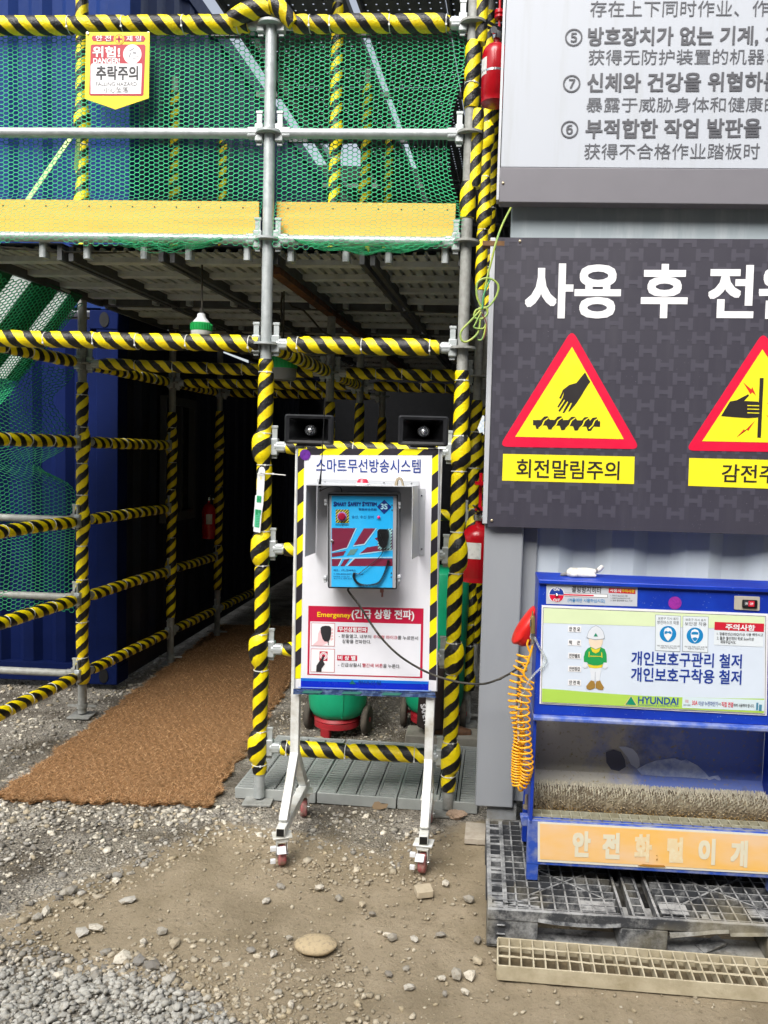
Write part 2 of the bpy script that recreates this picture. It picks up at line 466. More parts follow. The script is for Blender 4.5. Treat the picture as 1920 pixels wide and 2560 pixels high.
def ground_mat():
    N = NT('ground_mud_and_grit'); P = N.pos()
    at_ = N.n('Attribute', attribute_name='tone'); sp = N.n('SeparateColor'); N.l(at_.outputs['Color'], sp.inputs[0])
    m = N.math('ADD', sp.outputs[0], N.math('MULTIPLY', N.math('SUBTRACT', N.noise(P, 7, 6, 0.6), 0.5), 0.9))
    m = N.ramp(m, 0.36, 0.62)
    v = N.n('TexVoronoi', _Scale=95, _Randomness=1.0); N.l(P, v.inputs['Vector'])
    v2 = N.n('TexVoronoi', _Scale=210, _Randomness=1.0); N.l(P, v2.inputs['Vector'])
    spv = N.n('SeparateColor'); N.l(v.outputs['Color'], spv.inputs[0])
    spv2 = N.n('SeparateColor'); N.l(v2.outputs['Color'], spv2.inputs[0])
    g1 = N.mix(spv.outputs[0], S('#666159'), S('#aba599'))
    g1 = N.mix(N.math('GREATER_THAN', spv2.outputs[1], 0.8), g1, S('#a9a294'))
    g1 = N.mix(N.ramp(N.noise(P, 3.5, 6, 0.65), 0.45, 0.62), g1, S('#5d564b'))
    mu = N.mix(N.ramp(N.noise(P, 4.5, 7, 0.65), 0.35, 0.65), S('#a0927a'), S('#8b7e66'))
    mu = N.mix(N.ramp(N.noise(P, 48, 5, 0.7), 0.56, 0.72), mu, S('#6e614b'))
    mu = N.mix(N.ramp(N.noise(P, 130, 3, 0.6), 0.66, 0.72), mu, S('#aaa08a'))
    c = N.mix(m, g1, mu)
    wet = N.ramp(N.noise(P, 2.1, 4, 0.5), 0.5, 0.6)
    c = N.mix(N.math('MULTIPLY', wet, 0.35), c, S('#5c5037'))
    N.col(c)
    N.rough(N.math('SUBTRACT', 0.95, N.math('MULTIPLY', wet, 0.22)))
    h = N.math('ADD', N.math('MULTIPLY', N.noise(P, 60, 6, 0.7), 1.0), N.math('MULTIPLY', v.outputs['Distance'], N.math('SUBTRACT', 1.0, m)))
    N.bump(h, 0.95, 0.010)
    return N.m
cl = np.zeros((nx * ny, 3)); cl[:, 0] = mudf.ravel()
ground = npmesh('ground', np.stack([X, Y, Zg], -1).reshape(-1, 3), F, ground_mat(), colors=cl, smooth=True)
struct(ground)

# ---- loose gravel: uncountable small stones, one object; densities follow the ground itself
phi = (1 + 5 ** 0.5) / 2
ICO = np.array([(-1, phi, 0), (1, phi, 0), (-1, -phi, 0), (1, -phi, 0), (0, -1, phi), (0, 1, phi), (0, -1, -phi), (0, 1, -phi), (phi, 0, -1), (phi, 0, 1), (-phi, 0, -1), (-phi, 0, 1)]) / math.sqrt(1 + phi * phi)
ICF = np.array([(0, 11, 5), (0, 5, 1), (0, 1, 7), (0, 7, 10), (0, 10, 11), (1, 5, 9), (5, 11, 4), (11, 10, 2), (10, 7, 6), (7, 1, 8), (3, 9, 4), (3, 4, 2), (3, 2, 6), (3, 6, 8), (3, 8, 9), (4, 9, 5), (2, 4, 11), (6, 2, 10), (8, 6, 7), (9, 8, 1)])
pts = []
def scatter(poly, n, smin, smax, power=2.0, edge=0.0, lift=0.0, ymax=99):
    xs_, ys_ = [p[0] for p in poly], [p[1] for p in poly]
    k_ = 0
    while k_ < n:
        m = 4000
        x = RNG.uniform(min(xs_) - edge, max(xs_) + edge, m); y = RNG.uniform(min(ys_) - edge, max(ys_) + edge, m)
        p = soft(x, y, poly, max(edge, 1e-3)) if edge else inpoly(x, y, poly).astype(float)
        keep = (RNG.random(m) < p ** 1.5) & (y > 1.55) & (x > -3) & (x < 2) & (y < ymax)
        x, y = x[keep], y[keep]
        s_ = smin + (smax - smin) * RNG.random(len(x)) ** power
        pts.append(np.stack([x, y, s_, np.full(len(x), lift)], 1)[:n - k_]); k_ += len(x)
        if len(x) == 0: break
scatter(PILE, 5200, 0.004, 0.017, 2.0, 0.16, 0.004)
scatter(PILE, 900, 0.010, 0.019, 1.4, 0.03, 0.010)
scatter(BOTG, 1500, 0.003, 0.015, 2.4, 0.25)
scatter(LEFTG, 4600, 0.003, 0.013, 2.6, 0.12)
scatter(LEFTG, 420, 0.010, 0.022, 1.8, 0.05)
scatter(STANDG, 1700, 0.002, 0.012, 2.8, 0.15)
scatter(STANDG, 110, 0.012, 0.022, 1.8, 0.05)
scatter(BACKG, 2600, 0.004, 0.020, 2.4, 0.15)
scatter(MIDG, 2000, 0.003, 0.014, 2.6, 0.12)
scatter(MUD, 2600, 0.0015, 0.011, 3.2, 0.1)
scatter([G(-100, 2000), G(560, 2015), G(620, 2045), G(-100, 2080)], 520, 0.008, 0.021, 1.6, 0.05)
PT = np.concatenate(pts); n = len(PT)
def stones_np(PT, shape, seedv=5, flat=(0.3, 0.7)):
    rg = np.random.default_rng(seedv); n = len(PT)
    V = np.repeat(shape[None], n, 0) * rg.uniform(0.6, 1.22, (n, len(shape), 1))
    sc = np.stack([rg.uniform(0.75, 1.35, n), rg.uniform(0.6, 1.0, n), rg.uniform(*flat, n)], 1)
    V *= sc[:, None]
    a = rg.uniform(0, 6.283, n); tl = rg.normal(0, 0.25, n)
    c, s_ = np.cos(tl), np.sin(tl)
    Vy, Vz = V[..., 1] * c[:, None] - V[..., 2] * s_[:, None], V[..., 1] * s_[:, None] + V[..., 2] * c[:, None]
    c, s_ = np.cos(a), np.sin(a)
    Vx, Vy = V[..., 0] * c[:, None] - Vy * s_[:, None], V[..., 0] * s_[:, None] + Vy * c[:, None]
    W = np.stack([Vx, Vy, Vz], -1) * PT[:, 2][:, None, None]
    W[..., 0] += PT[:, 0][:, None]; W[..., 1] += PT[:, 1][:, None]
    W[..., 2] += (PT[:, 3] * rg.random(n) + PT[:, 2] * sc[:, 2] * 0.3 - 0.004)[:, None]
    return W
CUB = np.array([(-1, -1, -1), (1, -1, -1), (1, 1, -1), (-1, 1, -1), (-0.8, -0.8, 1), (0.8, -0.8, 1), (0.8, 0.8, 1), (-0.8, 0.8, 1)]) * 0.68
CUF = np.array([(0, 2, 1), (0, 3, 2), (4, 5, 6), (4, 6, 7), (0, 1, 5), (0, 5, 4), (1, 2, 6), (1, 6, 5), (2, 3, 7), (2, 7, 6), (3, 0, 4), (3, 4, 7)])
half = RNG.random(n) < 0.62                       # chips with edges, the rest rounder
order = np.concatenate([np.nonzero(half)[0], np.nonzero(~half)[0]]); PT = PT[order]; nh = int(half.sum())
Wc, Wi = stones_np(PT[:nh], CUB, 5), stones_np(PT[nh:], ICO, 6)
W = np.concatenate([Wc.reshape(-1, 3), Wi.reshape(-1, 3)])
FF = np.concatenate([((np.arange(nh) * 8)[:, None, None] + CUF[None]).reshape(-1, 3), ((np.arange(n - nh) * 12)[:, None, None] + ICF[None]).reshape(-1, 3) + nh * 8])
reps = np.where(np.arange(n) < nh, 8, 12)
pal = np.array([S('#9a958a'), S('#b4b0a6'), S('#86837d'), S('#c2bcae'), S('#8f8b82'), S('#77736c'), S('#ab9f88'), S('#cdc6b6')])
cc = pal[RNG.integers(0, len(pal), n)] * RNG.uniform(0.8, 1.2, (n, 1))
inp = inpoly(PT[:, 0], PT[:, 1], PILE)
cc[inp] = np.array(S('#b2b0a8')) * RNG.uniform(0.65, 1.15, (inp.sum(), 1))
mudst = soft(PT[:, 0], PT[:, 1], MUD, 0.05) > 0.5
cc[mudst] = cc[mudst] * 0.5 + np.array(S('#a89878')) * 0.52
def stone_mat():
    N = NT('stone'); a = N.n('Attribute', attribute_name='tone'); P = N.pos()
    N.col(N.mix(N.ramp(N.noise(P, 90, 4, 0.6), 0.5, 0.75), a.outputs['Color'], S('#847965'))); N.rough(0.9); N.bump(N.noise(P, 180, 4, 0.6), 0.4, 0.003)
    return N.m
STONE = stone_mat()
gv = npmesh('gravel', W, FF.reshape(-1, 3), STONE, colors=np.repeat(cc, reps, 0))
tag(gv, 'grey crushed gravel scattered thickly over the left of the muddy ground', 'gravel', kind='stuff')

def stone_obj(name, px, py, wpx, hpx, seed, col, label, cat, group=None, rot=0.0, sub=2, rough=0.18):
    p = gr(px, py); d = (p - CAM).length
    a = wpx / FPX * d / 2; hh = hpx / FPX * d / 2 * 1.0
    import bmesh
    bm = bmesh.new(); bmesh.ops.create_icosphere(bm, subdivisions=sub, radius=1)
    for v in bm.verts:
        q = v.co.copy(); f = 1 + rough * noise.noise(q * 1.7 + Vector((seed * 3.1, seed, 0))) + rough * 0.5 * noise.noise(q * 4 + Vector((seed, 0, 2)))
        if rough > 0.3: f = round(f * 5) / 5 * 0.5 + f * 0.5
        v.co = Vector((q.x * a * f, q.y * a * 0.72 * f, q.z * hh * 0.8 * f))
    bmesh.ops.rotate(bm, verts=bm.verts, cent=(0, 0, 0), matrix=Matrix.Rotation(rot, 3, 'Z'))
    me = bpy.data.meshes.new(name); bm.to_mesh(me); bm.free()
    ca = me.color_attributes.new('tone', 'FLOAT_COLOR', 'POINT')
    ca.data.foreach_set('color', [c for _ in me.vertices for c in (*col, 1)])
    me.materials.append(STONE)
    if rough < 0.3: me.polygons.foreach_set('use_smooth', [True] * len(me.polygons))
    o = bpy.data.objects.new(name, me); COL.objects.link(o); ROOT[o.name] = Matrix.Translation((p.x, p.y, hh * 0.5))
    o.location = (p.x, p.y, hh * 0.5)
    return tag(o, label, cat, group)
stone_obj('pebble', *B6(448, 930), 92, 38, 2, S('#b5a382'), 'large smooth oval beige pebble alone on the brown mud', 'pebble', sub=4, rough=0.05)
for i, (x, y, w_, h_) in enumerate([(290, 872, 18, 14), (200, 962, 26, 14), (65, 942, 26, 10), (470, 575, 28, 15), (585, 632, 24, 13), (785, 728, 18, 12), (725, 672, 22, 13), (870, 850, 20, 12), (902, 872, 28, 20), (1035, 876, 26, 12), (1190, 850, 28, 12), (1220, 545, 26, 12), (1357, 648, 28, 22), (1408, 880, 28, 14), (1408, 1010, 30, 17), (1362, 1098, 32, 25), (1283, 1095, 36, 30), (1005, 1165, 26, 18), (1212, 1203, 18, 13), (1330, 1190, 22, 16), (985, 1050, 20, 11), (880, 1085, 24, 12), (655, 1358, 24, 13), (302, 1268, 22, 18), (225, 1192, 24, 12), (155, 650, 26, 12), (240, 562, 26, 12), (1195, 1110, 22, 12)]):
    stone_obj('stone', *B6(x, y), w_, h_, i + 3, pal[i % len(pal)] * 0.9 + np.array(S('#a89a80')) * 0.15, 'small broken grey or beige stone lying loose on the brown mud', 'stone', 'loose stones on the brown mud', rot=i * 1.3, sub=1, rough=0.4)
for i, (x, y, w_, h_) in enumerate([(745, 522, 28, 24), (662, 567, 17, 16), (800, 575, 36, 20), (380, 520, 42, 13), (490, 617, 26, 18), (565, 640, 46, 17), (640, 658, 40, 18), (700, 678, 44, 19), (245, 655, 32, 18), (212, 428, 28, 20), (360, 387, 34, 16), (590, 374, 38, 13), (330, 335, 32, 22), (535, 285, 26, 13), (540, 262, 26, 16), (500, 265, 20, 16), (170, 452, 30, 12), (440, 503, 34, 14), (865, 776, 24, 18), (780, 745, 34, 22), (440, 720, 34, 18), (270, 728, 28, 20)]):
    stone_obj('stone', *B5(x, y), w_, h_, i + 43, pal[(i * 3) % len(pal)], 'grey broken stone lying at the edge of the gravel on the left', 'stone', 'larger stones at the gravel edge', rot=i * 0.9, sub=1, rough=0.4)
# flat square chip of concrete and the plate under the container corner
b = MB(); c = gr(*B6(1088, 605)); b.boxm(Matrix.Translation(c + Vector((0, 0, 0.012))) @ Matrix.Rotation(0.25, 4, 'Z'), 0.062, 0.058, 0.024, bev=0.004)
tag(b.build('concrete_chip', mat('chip', S('#b7aa92'), 0.9, 0, S('#9c8f78'), 20, 0.6, 0.3, 90), bevel=0.002), 'flat square beige chip of concrete lying on the mud', 'chip')
b = MB(); c = gr(1197, 2108); b.boxm(Matrix.Translation(c + Vector((0.02, 0.06, 0.012))) @ Matrix.Rotation(-0.08, 4, 'Z'), 0.15, 0.15, 0.024)
tag(b.build('stone_plate', mat('plate', S('#b3aa9c'), 0.85, 0, S('#94897a'), 14, 0.6, 0.3, 60), bevel=0.002), 'thin pale stone plate on the ground under the grey container corner', 'plate')

# ================================================================ COIR MAT
m0, m1, m2, m3 = gr(-10, 2003), gr(520, 2018), gr(705, 1740), gr(232, 1838)
m3 = m0 + (m2 - m1) * 1.0
far0, far1 = m0 + (m2 - m1) * 2.2, m1 + (m2 - m1) * 2.2
def coir_mat():
    N = NT('coir_fibre'); a = N.n('Attribute', attribute_name='tone'); N.col(a.outputs['Color']); N.rough(0.95)
    N.b.inputs['Specular IOR Level'].default_value = 0.15
    return N.m
COIR = coir_mat()
mt = thing('coir_mat', 'long brown coconut fibre mat running from the gravel into the dark passage', 'mat', (m0 + m1) / 2)
uv_u = np.linspace(0, 1, 150); uv_v = np.linspace(0, 1, 420)
U, V_ = np.meshgrid(uv_u, uv_v)
def mat_pt(U, V_):
    e0, e1 = np.array(m0), np.array(m1); f0, f1 = np.array(far0), np.array(far1)
    # ragged outline
    wob = 0.016 * np.sin(V_ * 140 + 2 * np.sin(V_ * 31)) + 0.006 * np.sin(V_ * 310 + 1) + 0.01 * np.sin(V_ * 47)
    wob2 = 0.012 * np.sin(U * 23 + 1) + 0.008 * np.sin(U * 60) + 0.005 * np.sin(U * 133)
    u2 = U + wob * (U - 0.5) * 2 * 0.9; v2 = V_ + wob2 * (1 - V_) * 0.3
    return (1 - v2)[..., None] * ((1 - u2)[..., None] * e0 + u2[..., None] * e1) + v2[..., None] * ((1 - u2)[..., None] * f0 + u2[..., None] * f1)
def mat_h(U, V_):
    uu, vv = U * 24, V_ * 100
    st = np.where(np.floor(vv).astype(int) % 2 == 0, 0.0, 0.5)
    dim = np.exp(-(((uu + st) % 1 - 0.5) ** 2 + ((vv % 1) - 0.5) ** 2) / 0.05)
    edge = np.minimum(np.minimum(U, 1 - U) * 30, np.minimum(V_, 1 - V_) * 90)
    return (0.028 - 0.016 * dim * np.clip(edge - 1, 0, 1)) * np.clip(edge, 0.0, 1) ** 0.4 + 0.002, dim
PM = mat_pt(U, V_); H_, DM = mat_h(U, V_)
PM[..., 2] = H_ + RNG.normal(0, 0.0015, H_.shape)
ny, nx = U.shape; idx = np.arange(nx * ny).reshape(ny, nx)
F = np.stack([idx[:-1, :-1], idx[:-1, 1:], idx[1:, 1:], idx[1:, :-1]], -1).reshape(-1, 4)
base = np.array(S('#866545'))
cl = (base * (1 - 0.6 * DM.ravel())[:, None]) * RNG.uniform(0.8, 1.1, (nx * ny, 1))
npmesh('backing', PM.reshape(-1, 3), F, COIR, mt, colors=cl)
vn0 = lambda x, y: np.sin(x * 3.1 + 1.0) * np.cos(y * 2.3) + 0.6 * np.sin(x * 9 + y * 7) + 0.4 * np.cos(x * 17 - y * 13) - 0.35
nf = 75000
u = RNG.random(nf); v = RNG.random(nf) ** 1.7
ed = RNG.random(nf)
u = np.where(ed < 0.05, RNG.choice([0.002, 0.998], nf) + RNG.normal(0, 0.004, nf), u); v = np.where((ed > 0.05) & (ed < 0.11), np.abs(RNG.normal(0, 0.004, nf)), v)
_h, _d = mat_h(np.clip(u, 0.01, 0.99), np.clip(v, 0.003, 0.99)); kp = RNG.random(nf) > _d * 0.85; u, v, ed = u[kp], v[kp], ed[kp]; nf = len(u)
PF = mat_pt(u, v); hf, dmf = mat_h(np.clip(u, 0.01, 0.99), np.clip(v, 0.003, 0.99))
PF[:, 2] = hf * 0.85 + RNG.uniform(-0.004, 0.001, nf)
an = RNG.uniform(0, 6.283, nf); ln = RNG.uniform(0.008, 0.026, nf)
QF = PF + np.stack([np.cos(an) * ln * 0.8, np.sin(an) * ln * 0.8, RNG.uniform(-0.15, 0.75, nf) * ln], 1)
VF, FF2 = strands(PF, QF, 0.0010, 3, 0.0005)
pc = np.array([S('#bb9a76'), S('#cdae8a'), S('#a3825e'), S('#dcc09a'), S('#8d6e46')])
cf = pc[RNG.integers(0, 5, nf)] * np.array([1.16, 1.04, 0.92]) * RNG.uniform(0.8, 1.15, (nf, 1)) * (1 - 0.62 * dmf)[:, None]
stain = np.clip(vn0(PF[:, 0], PF[:, 1]), 0, 1)[:, None]; cf = cf * (1 - 0.35 * stain) + np.array(S('#7d705a')) * 0.3 * stain
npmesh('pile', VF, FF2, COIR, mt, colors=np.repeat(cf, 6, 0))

# ================================================================ SCAFFOLD
PL, PR = Vector((-0.752, 3.559, 0)), Vector((0.112, 3.503, 0))
P0 = Vector((-2.15, 3.655, 0))
D1, D2, D3 = 1.18, 2.05, 2.95
def row(p, d): return p + DV * d
B1p, B2p, B3p = Vector((-2.035, 4.635, 0)), Vector((-1.9, 5.81, 0)), Vector((-1.79, 6.68, 0))
M1p, M2p, M3p = row(PL, D1), row(PL, D2), row(PL, D3)
R2p, R3p = row(PR, D1), row(PR, D2)
NZ = [0.255, 0.71, 1.165, 1.62, 2.07, 2.52, 2.97, 3.425]
RP = 0.0243
def pad(parent, p, q, r, bulges=(), ties=(), side=Vector((0, 0, 0)), sag=0.0):
    p, q = Vector(p), Vector(q); L = (q - p).length; t = (q - p) / L
    m = max(8, int(L / 0.014)); P, Rr = [], []
    sd_ = random.random() * 50
    for i in range(m + 1):
        s_ = L * i / m; rr = r * (1 + 0.035 * noise.noise((s_ * 9 + sd_, 0, 0)) + 0.03 * noise.noise((s_ * 30 + sd_, 3, 0))); off = Vector((0, 0, 0))
        for b_, amp in bulges:
            g = math.exp(-((s_ - b_) / 0.062) ** 4 * 1.0); rr *= 1 + amp * g; off += side * g
        for tt in ties: rr *= 1 - 0.2 * math.exp(-((s_ - tt) / 0.011) ** 2)
        e = min(s_, L - s_)
        if e < 0.03: rr *= 0.86 + 0.14 * e / 0.03
        wob = Vector((noise.noise((s_ * 5, sd_, 1)), noise.noise((s_ * 5, sd_, 2)), noise.noise((s_ * 5, sd_, 3)))) * 0.0035
        P.append(p + t * s_ + off + wob - Z3 * sag * 4 * (s_ / L) * (1 - s_ / L)); Rr.append(rr)
    b = MB(); b.tube(P, Rr, 20, True, u0=random.random(), v0=random.random()); o = b.build('padding', TAPE, parent, 60)
    for tt in ties:
        i = min(m, max(0, int(tt / L * m))); c = P[i]; rr = Rr[i] + 0.0012
        n1 = t.cross(Z3 if abs(t.z) < 0.9 else Vector((0, 1, 0))).normalized(); n2 = t.cross(n1)
        b = MB(); b.tube([c + (n1 * math.cos(a_) + n2 * math.sin(a_)) * rr for a_ in [2 * math.pi * i_ / 20 for i_ in range(21)]], 0.0021, 6, False)
        hd = c + Vector((0.25, -0.8, -0.5)).normalized() * rr; hd = c + (hd - c - t * (hd - c).dot(t)).normalized() * (rr + 0.001)
        b.box(hd, (0.007, 0.006, 0.008))
        b.build('cable_tie', TIE, o)
    return o
def node_z(parent, p, zs, m=GALV):
    for z in zs:
        b = MB(); M = Matrix.Translation((p.x, p.y, z))
        b.lathe([(RP, -0.005), (0.058, -0.005), (0.058, 0.005), (RP, 0.005)], M, 24, caps=False)
        b.build('rosette', m, parent)
def post(p, label, top=4.2, pads=(), bare=GALV, nodes=(), base=True, group='scaffold posts', side=Vector((0, 0, 0)), bulge=0.32, rp=0.034, nut=True):
    t = thing('scaffold_post', label, 'scaffold post', p, group=group)
    b = MB(); b.tube([p + Z3 * 0.02, p + Z3 * 0.6, p + Z3 * 1.9, p + Z3 * top], RP, 20); b.build('pipe', bare, t)
    for (z0, z1, ties) in pads:
        bl = [(z - z0, bulge) for z in NZ if z0 + 0.03 < z < z1 - 0.02]
        pad(t, p + Z3 * z0, p + Z3 * z1, rp, bl, [x - z0 for x in ties], side)
    node_z(t, p, nodes, bare)
    if base:
        b = MB(); b.boxm(Matrix.Translation(p + Z3 * 0.006), 0.13, 0.13, 0.01); b.build('base_plate', GALVD, t, bevel=0.002)
        if not nut: return t
        b = MB(); b.lathe([(RP + .001, 0.05), (0.031, 0.05), (0.031, 0.075), (RP + .001, 0.075)], Matrix.Translation(p), 18, caps=False)
        b.bar(p + Vector((-0.085, 0, 0.063)), p + Vector((0.085, 0, 0.063)), 0.012, 0.012); b.build('jack_nut', GALVD, t)
    return t
def head(parent, p, q, m=GALV, wedge=GALV, h=0.075):
    """ledger head where a rail meets a post at p, pointing to q"""
    t = (Vector(q) - Vector(p)).normalized(); c = Vector(p) + t * 0.055
    b = MB(); b.bar(Vector(p) + t * 0.026, Vector(p) + t * 0.062, 0.034, h); b.bar(Vector(p) + t * 0.055, Vector(p) + t * 0.095, 0.040, 0.048, bev=0.008)
    b.build('ledger_head', m, parent, bevel=0.004)
    b = MB(); w_ = Vector(p) + t * 0.045
    b.bar(w_ - Z3 * 0.052, w_ + Z3 * 0.085, 0.007, 0.024, up=t); b.bar(w_ + Z3 * 0.082, w_ + Z3 * 0.094, 0.012, 0.03, up=t)
    b.build('wedge', wedge, parent, bevel=0.0015)
def rail(p, q, z, label, padded=None, ties=None, bare=GALV, heads=True, group='scaffold rails', bulges=(), r=0.0215, gap=(0.10, 0.10), wedge=GALV, sag=0.0):
    a, c = Vector((p.x, p.y, z)), Vector((q.x, q.y, z)); t = (c - a).normalized(); L = (c - a).length
    o = thing('scaffold_rail', label, 'scaffold rail', a, group=group)
    b = MB(); b.tube([a + t * 0.05, c - t * 0.05], r, 16)
    b.build('pipe', bare, o)
    if heads: head(o, a, c, bare, wedge); head(o, c, a, bare, wedge)
    if padded:
        s0, s1 = a + t * gap[0], c - t * gap[1]; LL = (s1 - s0).length
        if ties is None:
            nn = max(1, round(LL / 0.25)); ties = [LL * (i + 1) / (nn + 1) + random.uniform(-0.01, 0.01) for i in range(nn)]
        pad(o, s0, s1, padded, bulges, ties, sag=sag)
    return o
GP, GR_ = 'scaffold posts', 'scaffold rails'
# --- the two front posts
zb = lambda py, pp: at(660 if pp is PL else 1140, py, pp.y).z
tl = post(PL, 'bright scaffold post left of the broadcast stand with a white tag tied to it', 3.75, [(zb(1932, PL), zb(899, PL), [zb(y, PL) for y in (1903, 1825, 1670, 1583, 1413, 1326, 1157, 1080, 925)])], GALV, (2.07, 2.52, 2.97, 3.42), side=Vector((-0.010, -0.006, 0)), nut=False)
tr = post(PR, 'mottled scaffold post right of the broadcast stand, close to the grey container', 3.9, [(zb(1975, PR), zb(927, PR), [zb(y, PR) for y in (1930, 1848, 1683, 1600, 1429, 1327, 1172, 1087, 948)]), (zb(545, PR), zb(455, PR), []), (zb(270, PR), zb(104, PR), [zb(205, PR)])], GALVD, (2.07, 2.52, 2.97, 3.42), side=Vector((0.006, -0.008, 0)), nut=False)
# split foam sleeves hanging beside the bare parts of that post
for (y0, y1, dx) in ((-60, 110, 0.03), (275, 470, 0.028)):
    pad(tr, PR + Vector((dx, -0.008, zb(y1, PR))), PR + Vector((dx + 0.004, -0.008, zb(y0, PR))), 0.027, [], [])
post(B1p, 'padded post before the blue container where the left side rails begin', 4.2, [(0.20, 1.96, [0.36, 0.58, 0.83, 1.02, 1.32, 1.5, 1.72, 1.9]), (2.60, 4.1, [3.3])], GALVD, (2.07, 2.52), bulge=0.3)
post(B2p, 'second padded post along the left side rails, in front of the dark window', 4.2, [(0.36, 1.86, [0.6, 0.95, 1.3, 1.5, 1.75]), (2.60, 4.1, [3.3])], GALVD, (2.07, 2.52), bulge=0.3)
post(B3p, 'third padded post along the left side rails, beside the dark wall extinguisher', 4.2, [(0.42, 1.92, [0.8, 1.3, 1.6]), (2.60, 4.1, [3.3])], GALVD, (2.07, 2.52), bulge=0.3)
post(M1p, 'padded post inside the passage rising behind the left horn speaker', 4.2, [(0.3, 1.90, [0.8, 1.4, 1.8]), (2.60, 4.15, [3.3])], GALVD, (2.07, 2.52))
post(M2p, 'padded post deeper in the passage seen between the two horn speakers', 4.2, [(0.3, 1.95, [0.9, 1.5]), (2.60, 4.1, [3.3])], GALVD, (2.07,))
post(M3p, 'dim padded post deepest in the passage between the two horn speakers', 4.2, [(0.3, 1.9, [0.9, 1.5]), (2.60, 4.1, [3.3])], GALVD, (2.07,))
post(R2p, 'padded post tucked behind the right front post beside the fire extinguisher', 4.2, [(0.22, 1.93, [0.5, 0.62, 0.9, 1.1, 1.3, 1.55, 1.75]), (2.56, 4.1, [2.9, 3.2, 3.5])], GALVD, (2.07,), side=Vector((0.004, -0.008, 0)))
post(R3p, 'padded post third in line behind the white notice board edge', 4.2, [(0.3, 1.95, [0.8]), (2.60, 4.1, [2.9, 3.3])], GALVD, (2.07,))
# --- front rails
def tx(pxs, z, p, q):      # tie distances along a front rail from photo columns
    out = []
    for x in pxs:
        wx = (x - CX) / FPX * (p.y + q.y) / 2 * 1.02
        out.append(abs((wx - p.x) / (q.x - p.x)) * (q - p).length - 0.1)
    return [o for o in out if o > 0.02]
LPL = (PL - P0).length
rail(P0, PL, NZ[7], 'topmost padded rail on the left carrying the yellow danger flag', 0.039, [0.42, 0.66, 0.93, 1.17])
rail(P0, PL, NZ[6], 'bare galvanised rail across the green net left of the bright front post')
rail(P0, PL, NZ[5], 'bare galvanised ledger under the yellow toe board on the left')
rail(P0, PL, NZ[4], 'long bright padded rail crossing in front of the hanging bulb', 0.0375, [0.30, 0.53, 0.73, 0.95, 1.24], gap=(0.1, 0.03))
rail(PL, PR, NZ[7], 'topmost padded rail on the right, left of the white notice board', 0.038, [0.08, 0.16, 0.42, 0.66])
rail(PL, PR, NZ[6], 'bare galvanised rail across the green net right of the bright front post')
rail(PL, PR, NZ[5], 'bare galvanised ledger under the yellow toe board on the right')
rail(PL, PR, NZ[4], 'bright padded rail across the passage mouth above the two horn speakers', 0.0375, [0.05, 0.33, 0.63])
rail(PL, PR, NZ[3], 'short padded rail just behind the top edge of the broadcast board', 0.033, [0.06, 0.3, 0.6])
rail(PL, PR, NZ[2], 'padded rail behind the control box, ends showing beside the board', 0.033, [0.07, 0.3, 0.6])
rail(PL, PR, NZ[1], 'padded rail behind the red emergency notice, ends showing beside the board', 0.033, [0.06, 0.3, 0.6])
rail(PL, PR, NZ[0], 'lowest padded rail crossing over the grey floor gratings', 0.036, [0.04, 0.31, 0.62])
# wrapped elbow of tape over the top joint of the bright front post
el_ = thing('tape_wrap', 'bow of hazard tape wrapped over the top joint of the bright front post', 'tape wrap', PL + Z3 * 3.42)
for a_, c_, rr in ((Vector((-0.17, -0.03, 0.0)), Vector((0.0, -0.035, 0.055)), 0.040), (Vector((0.0, -0.04, 0.075)), Vector((0.10, -0.03, -0.01)), 0.036)):
    b = MB(); b.tube([PL + Z3 * 3.42 + a_.lerp(c_, i / 8) + Z3 * 0.012 * math.sin(i / 8 * 3.14) for i in range(9)], [rr * (0.75 + 0.25 * math.sin(i / 8 * 3.14)) for i in range(9)], 16)
    b.build('wrap', TAPE, el_, 60)
# --- side rails along the left of the passage
B0p = Vector((-2.17, 3.45, 0)) - DV * 0.0
for i, nm in ((4, 'uppermost'), (3, 'second from top'), (2, 'third from top'), (1, 'fourth from top'), (0, 'lowest')):
    rail(B0p, B1p, NZ[i], f'nearest section of the left side rails, {nm} of five', 0.034)
    if i: pass
for i, lab in ((4, 'high padded side rail in the dark below the deck, before the blue container edge'), (3, 'padded side rail running back at face height in front of the container end'), (2, 'padded side rail running back at chest height to the dark window'), (1, 'padded side rail running back at waist height to the dark window post'), (0, 'lowest padded side rail running back beside the brown mat edge')):
    rail(B1p, B2p, NZ[i], lab, 0.034)
for i, lab in ((4, 'dim high padded side rail farthest back under the deck'), (1, 'dim padded side rail below the dark wall extinguisher'), (0, 'dim lowest padded side rail between the second and third left posts')):
    rail(B2p, B3p, NZ[i], lab, 0.034)
rail(B3p, B3p + DV * 1.2, NZ[0], 'barely visible padded side rail running on into the darkest corner', 0.034)
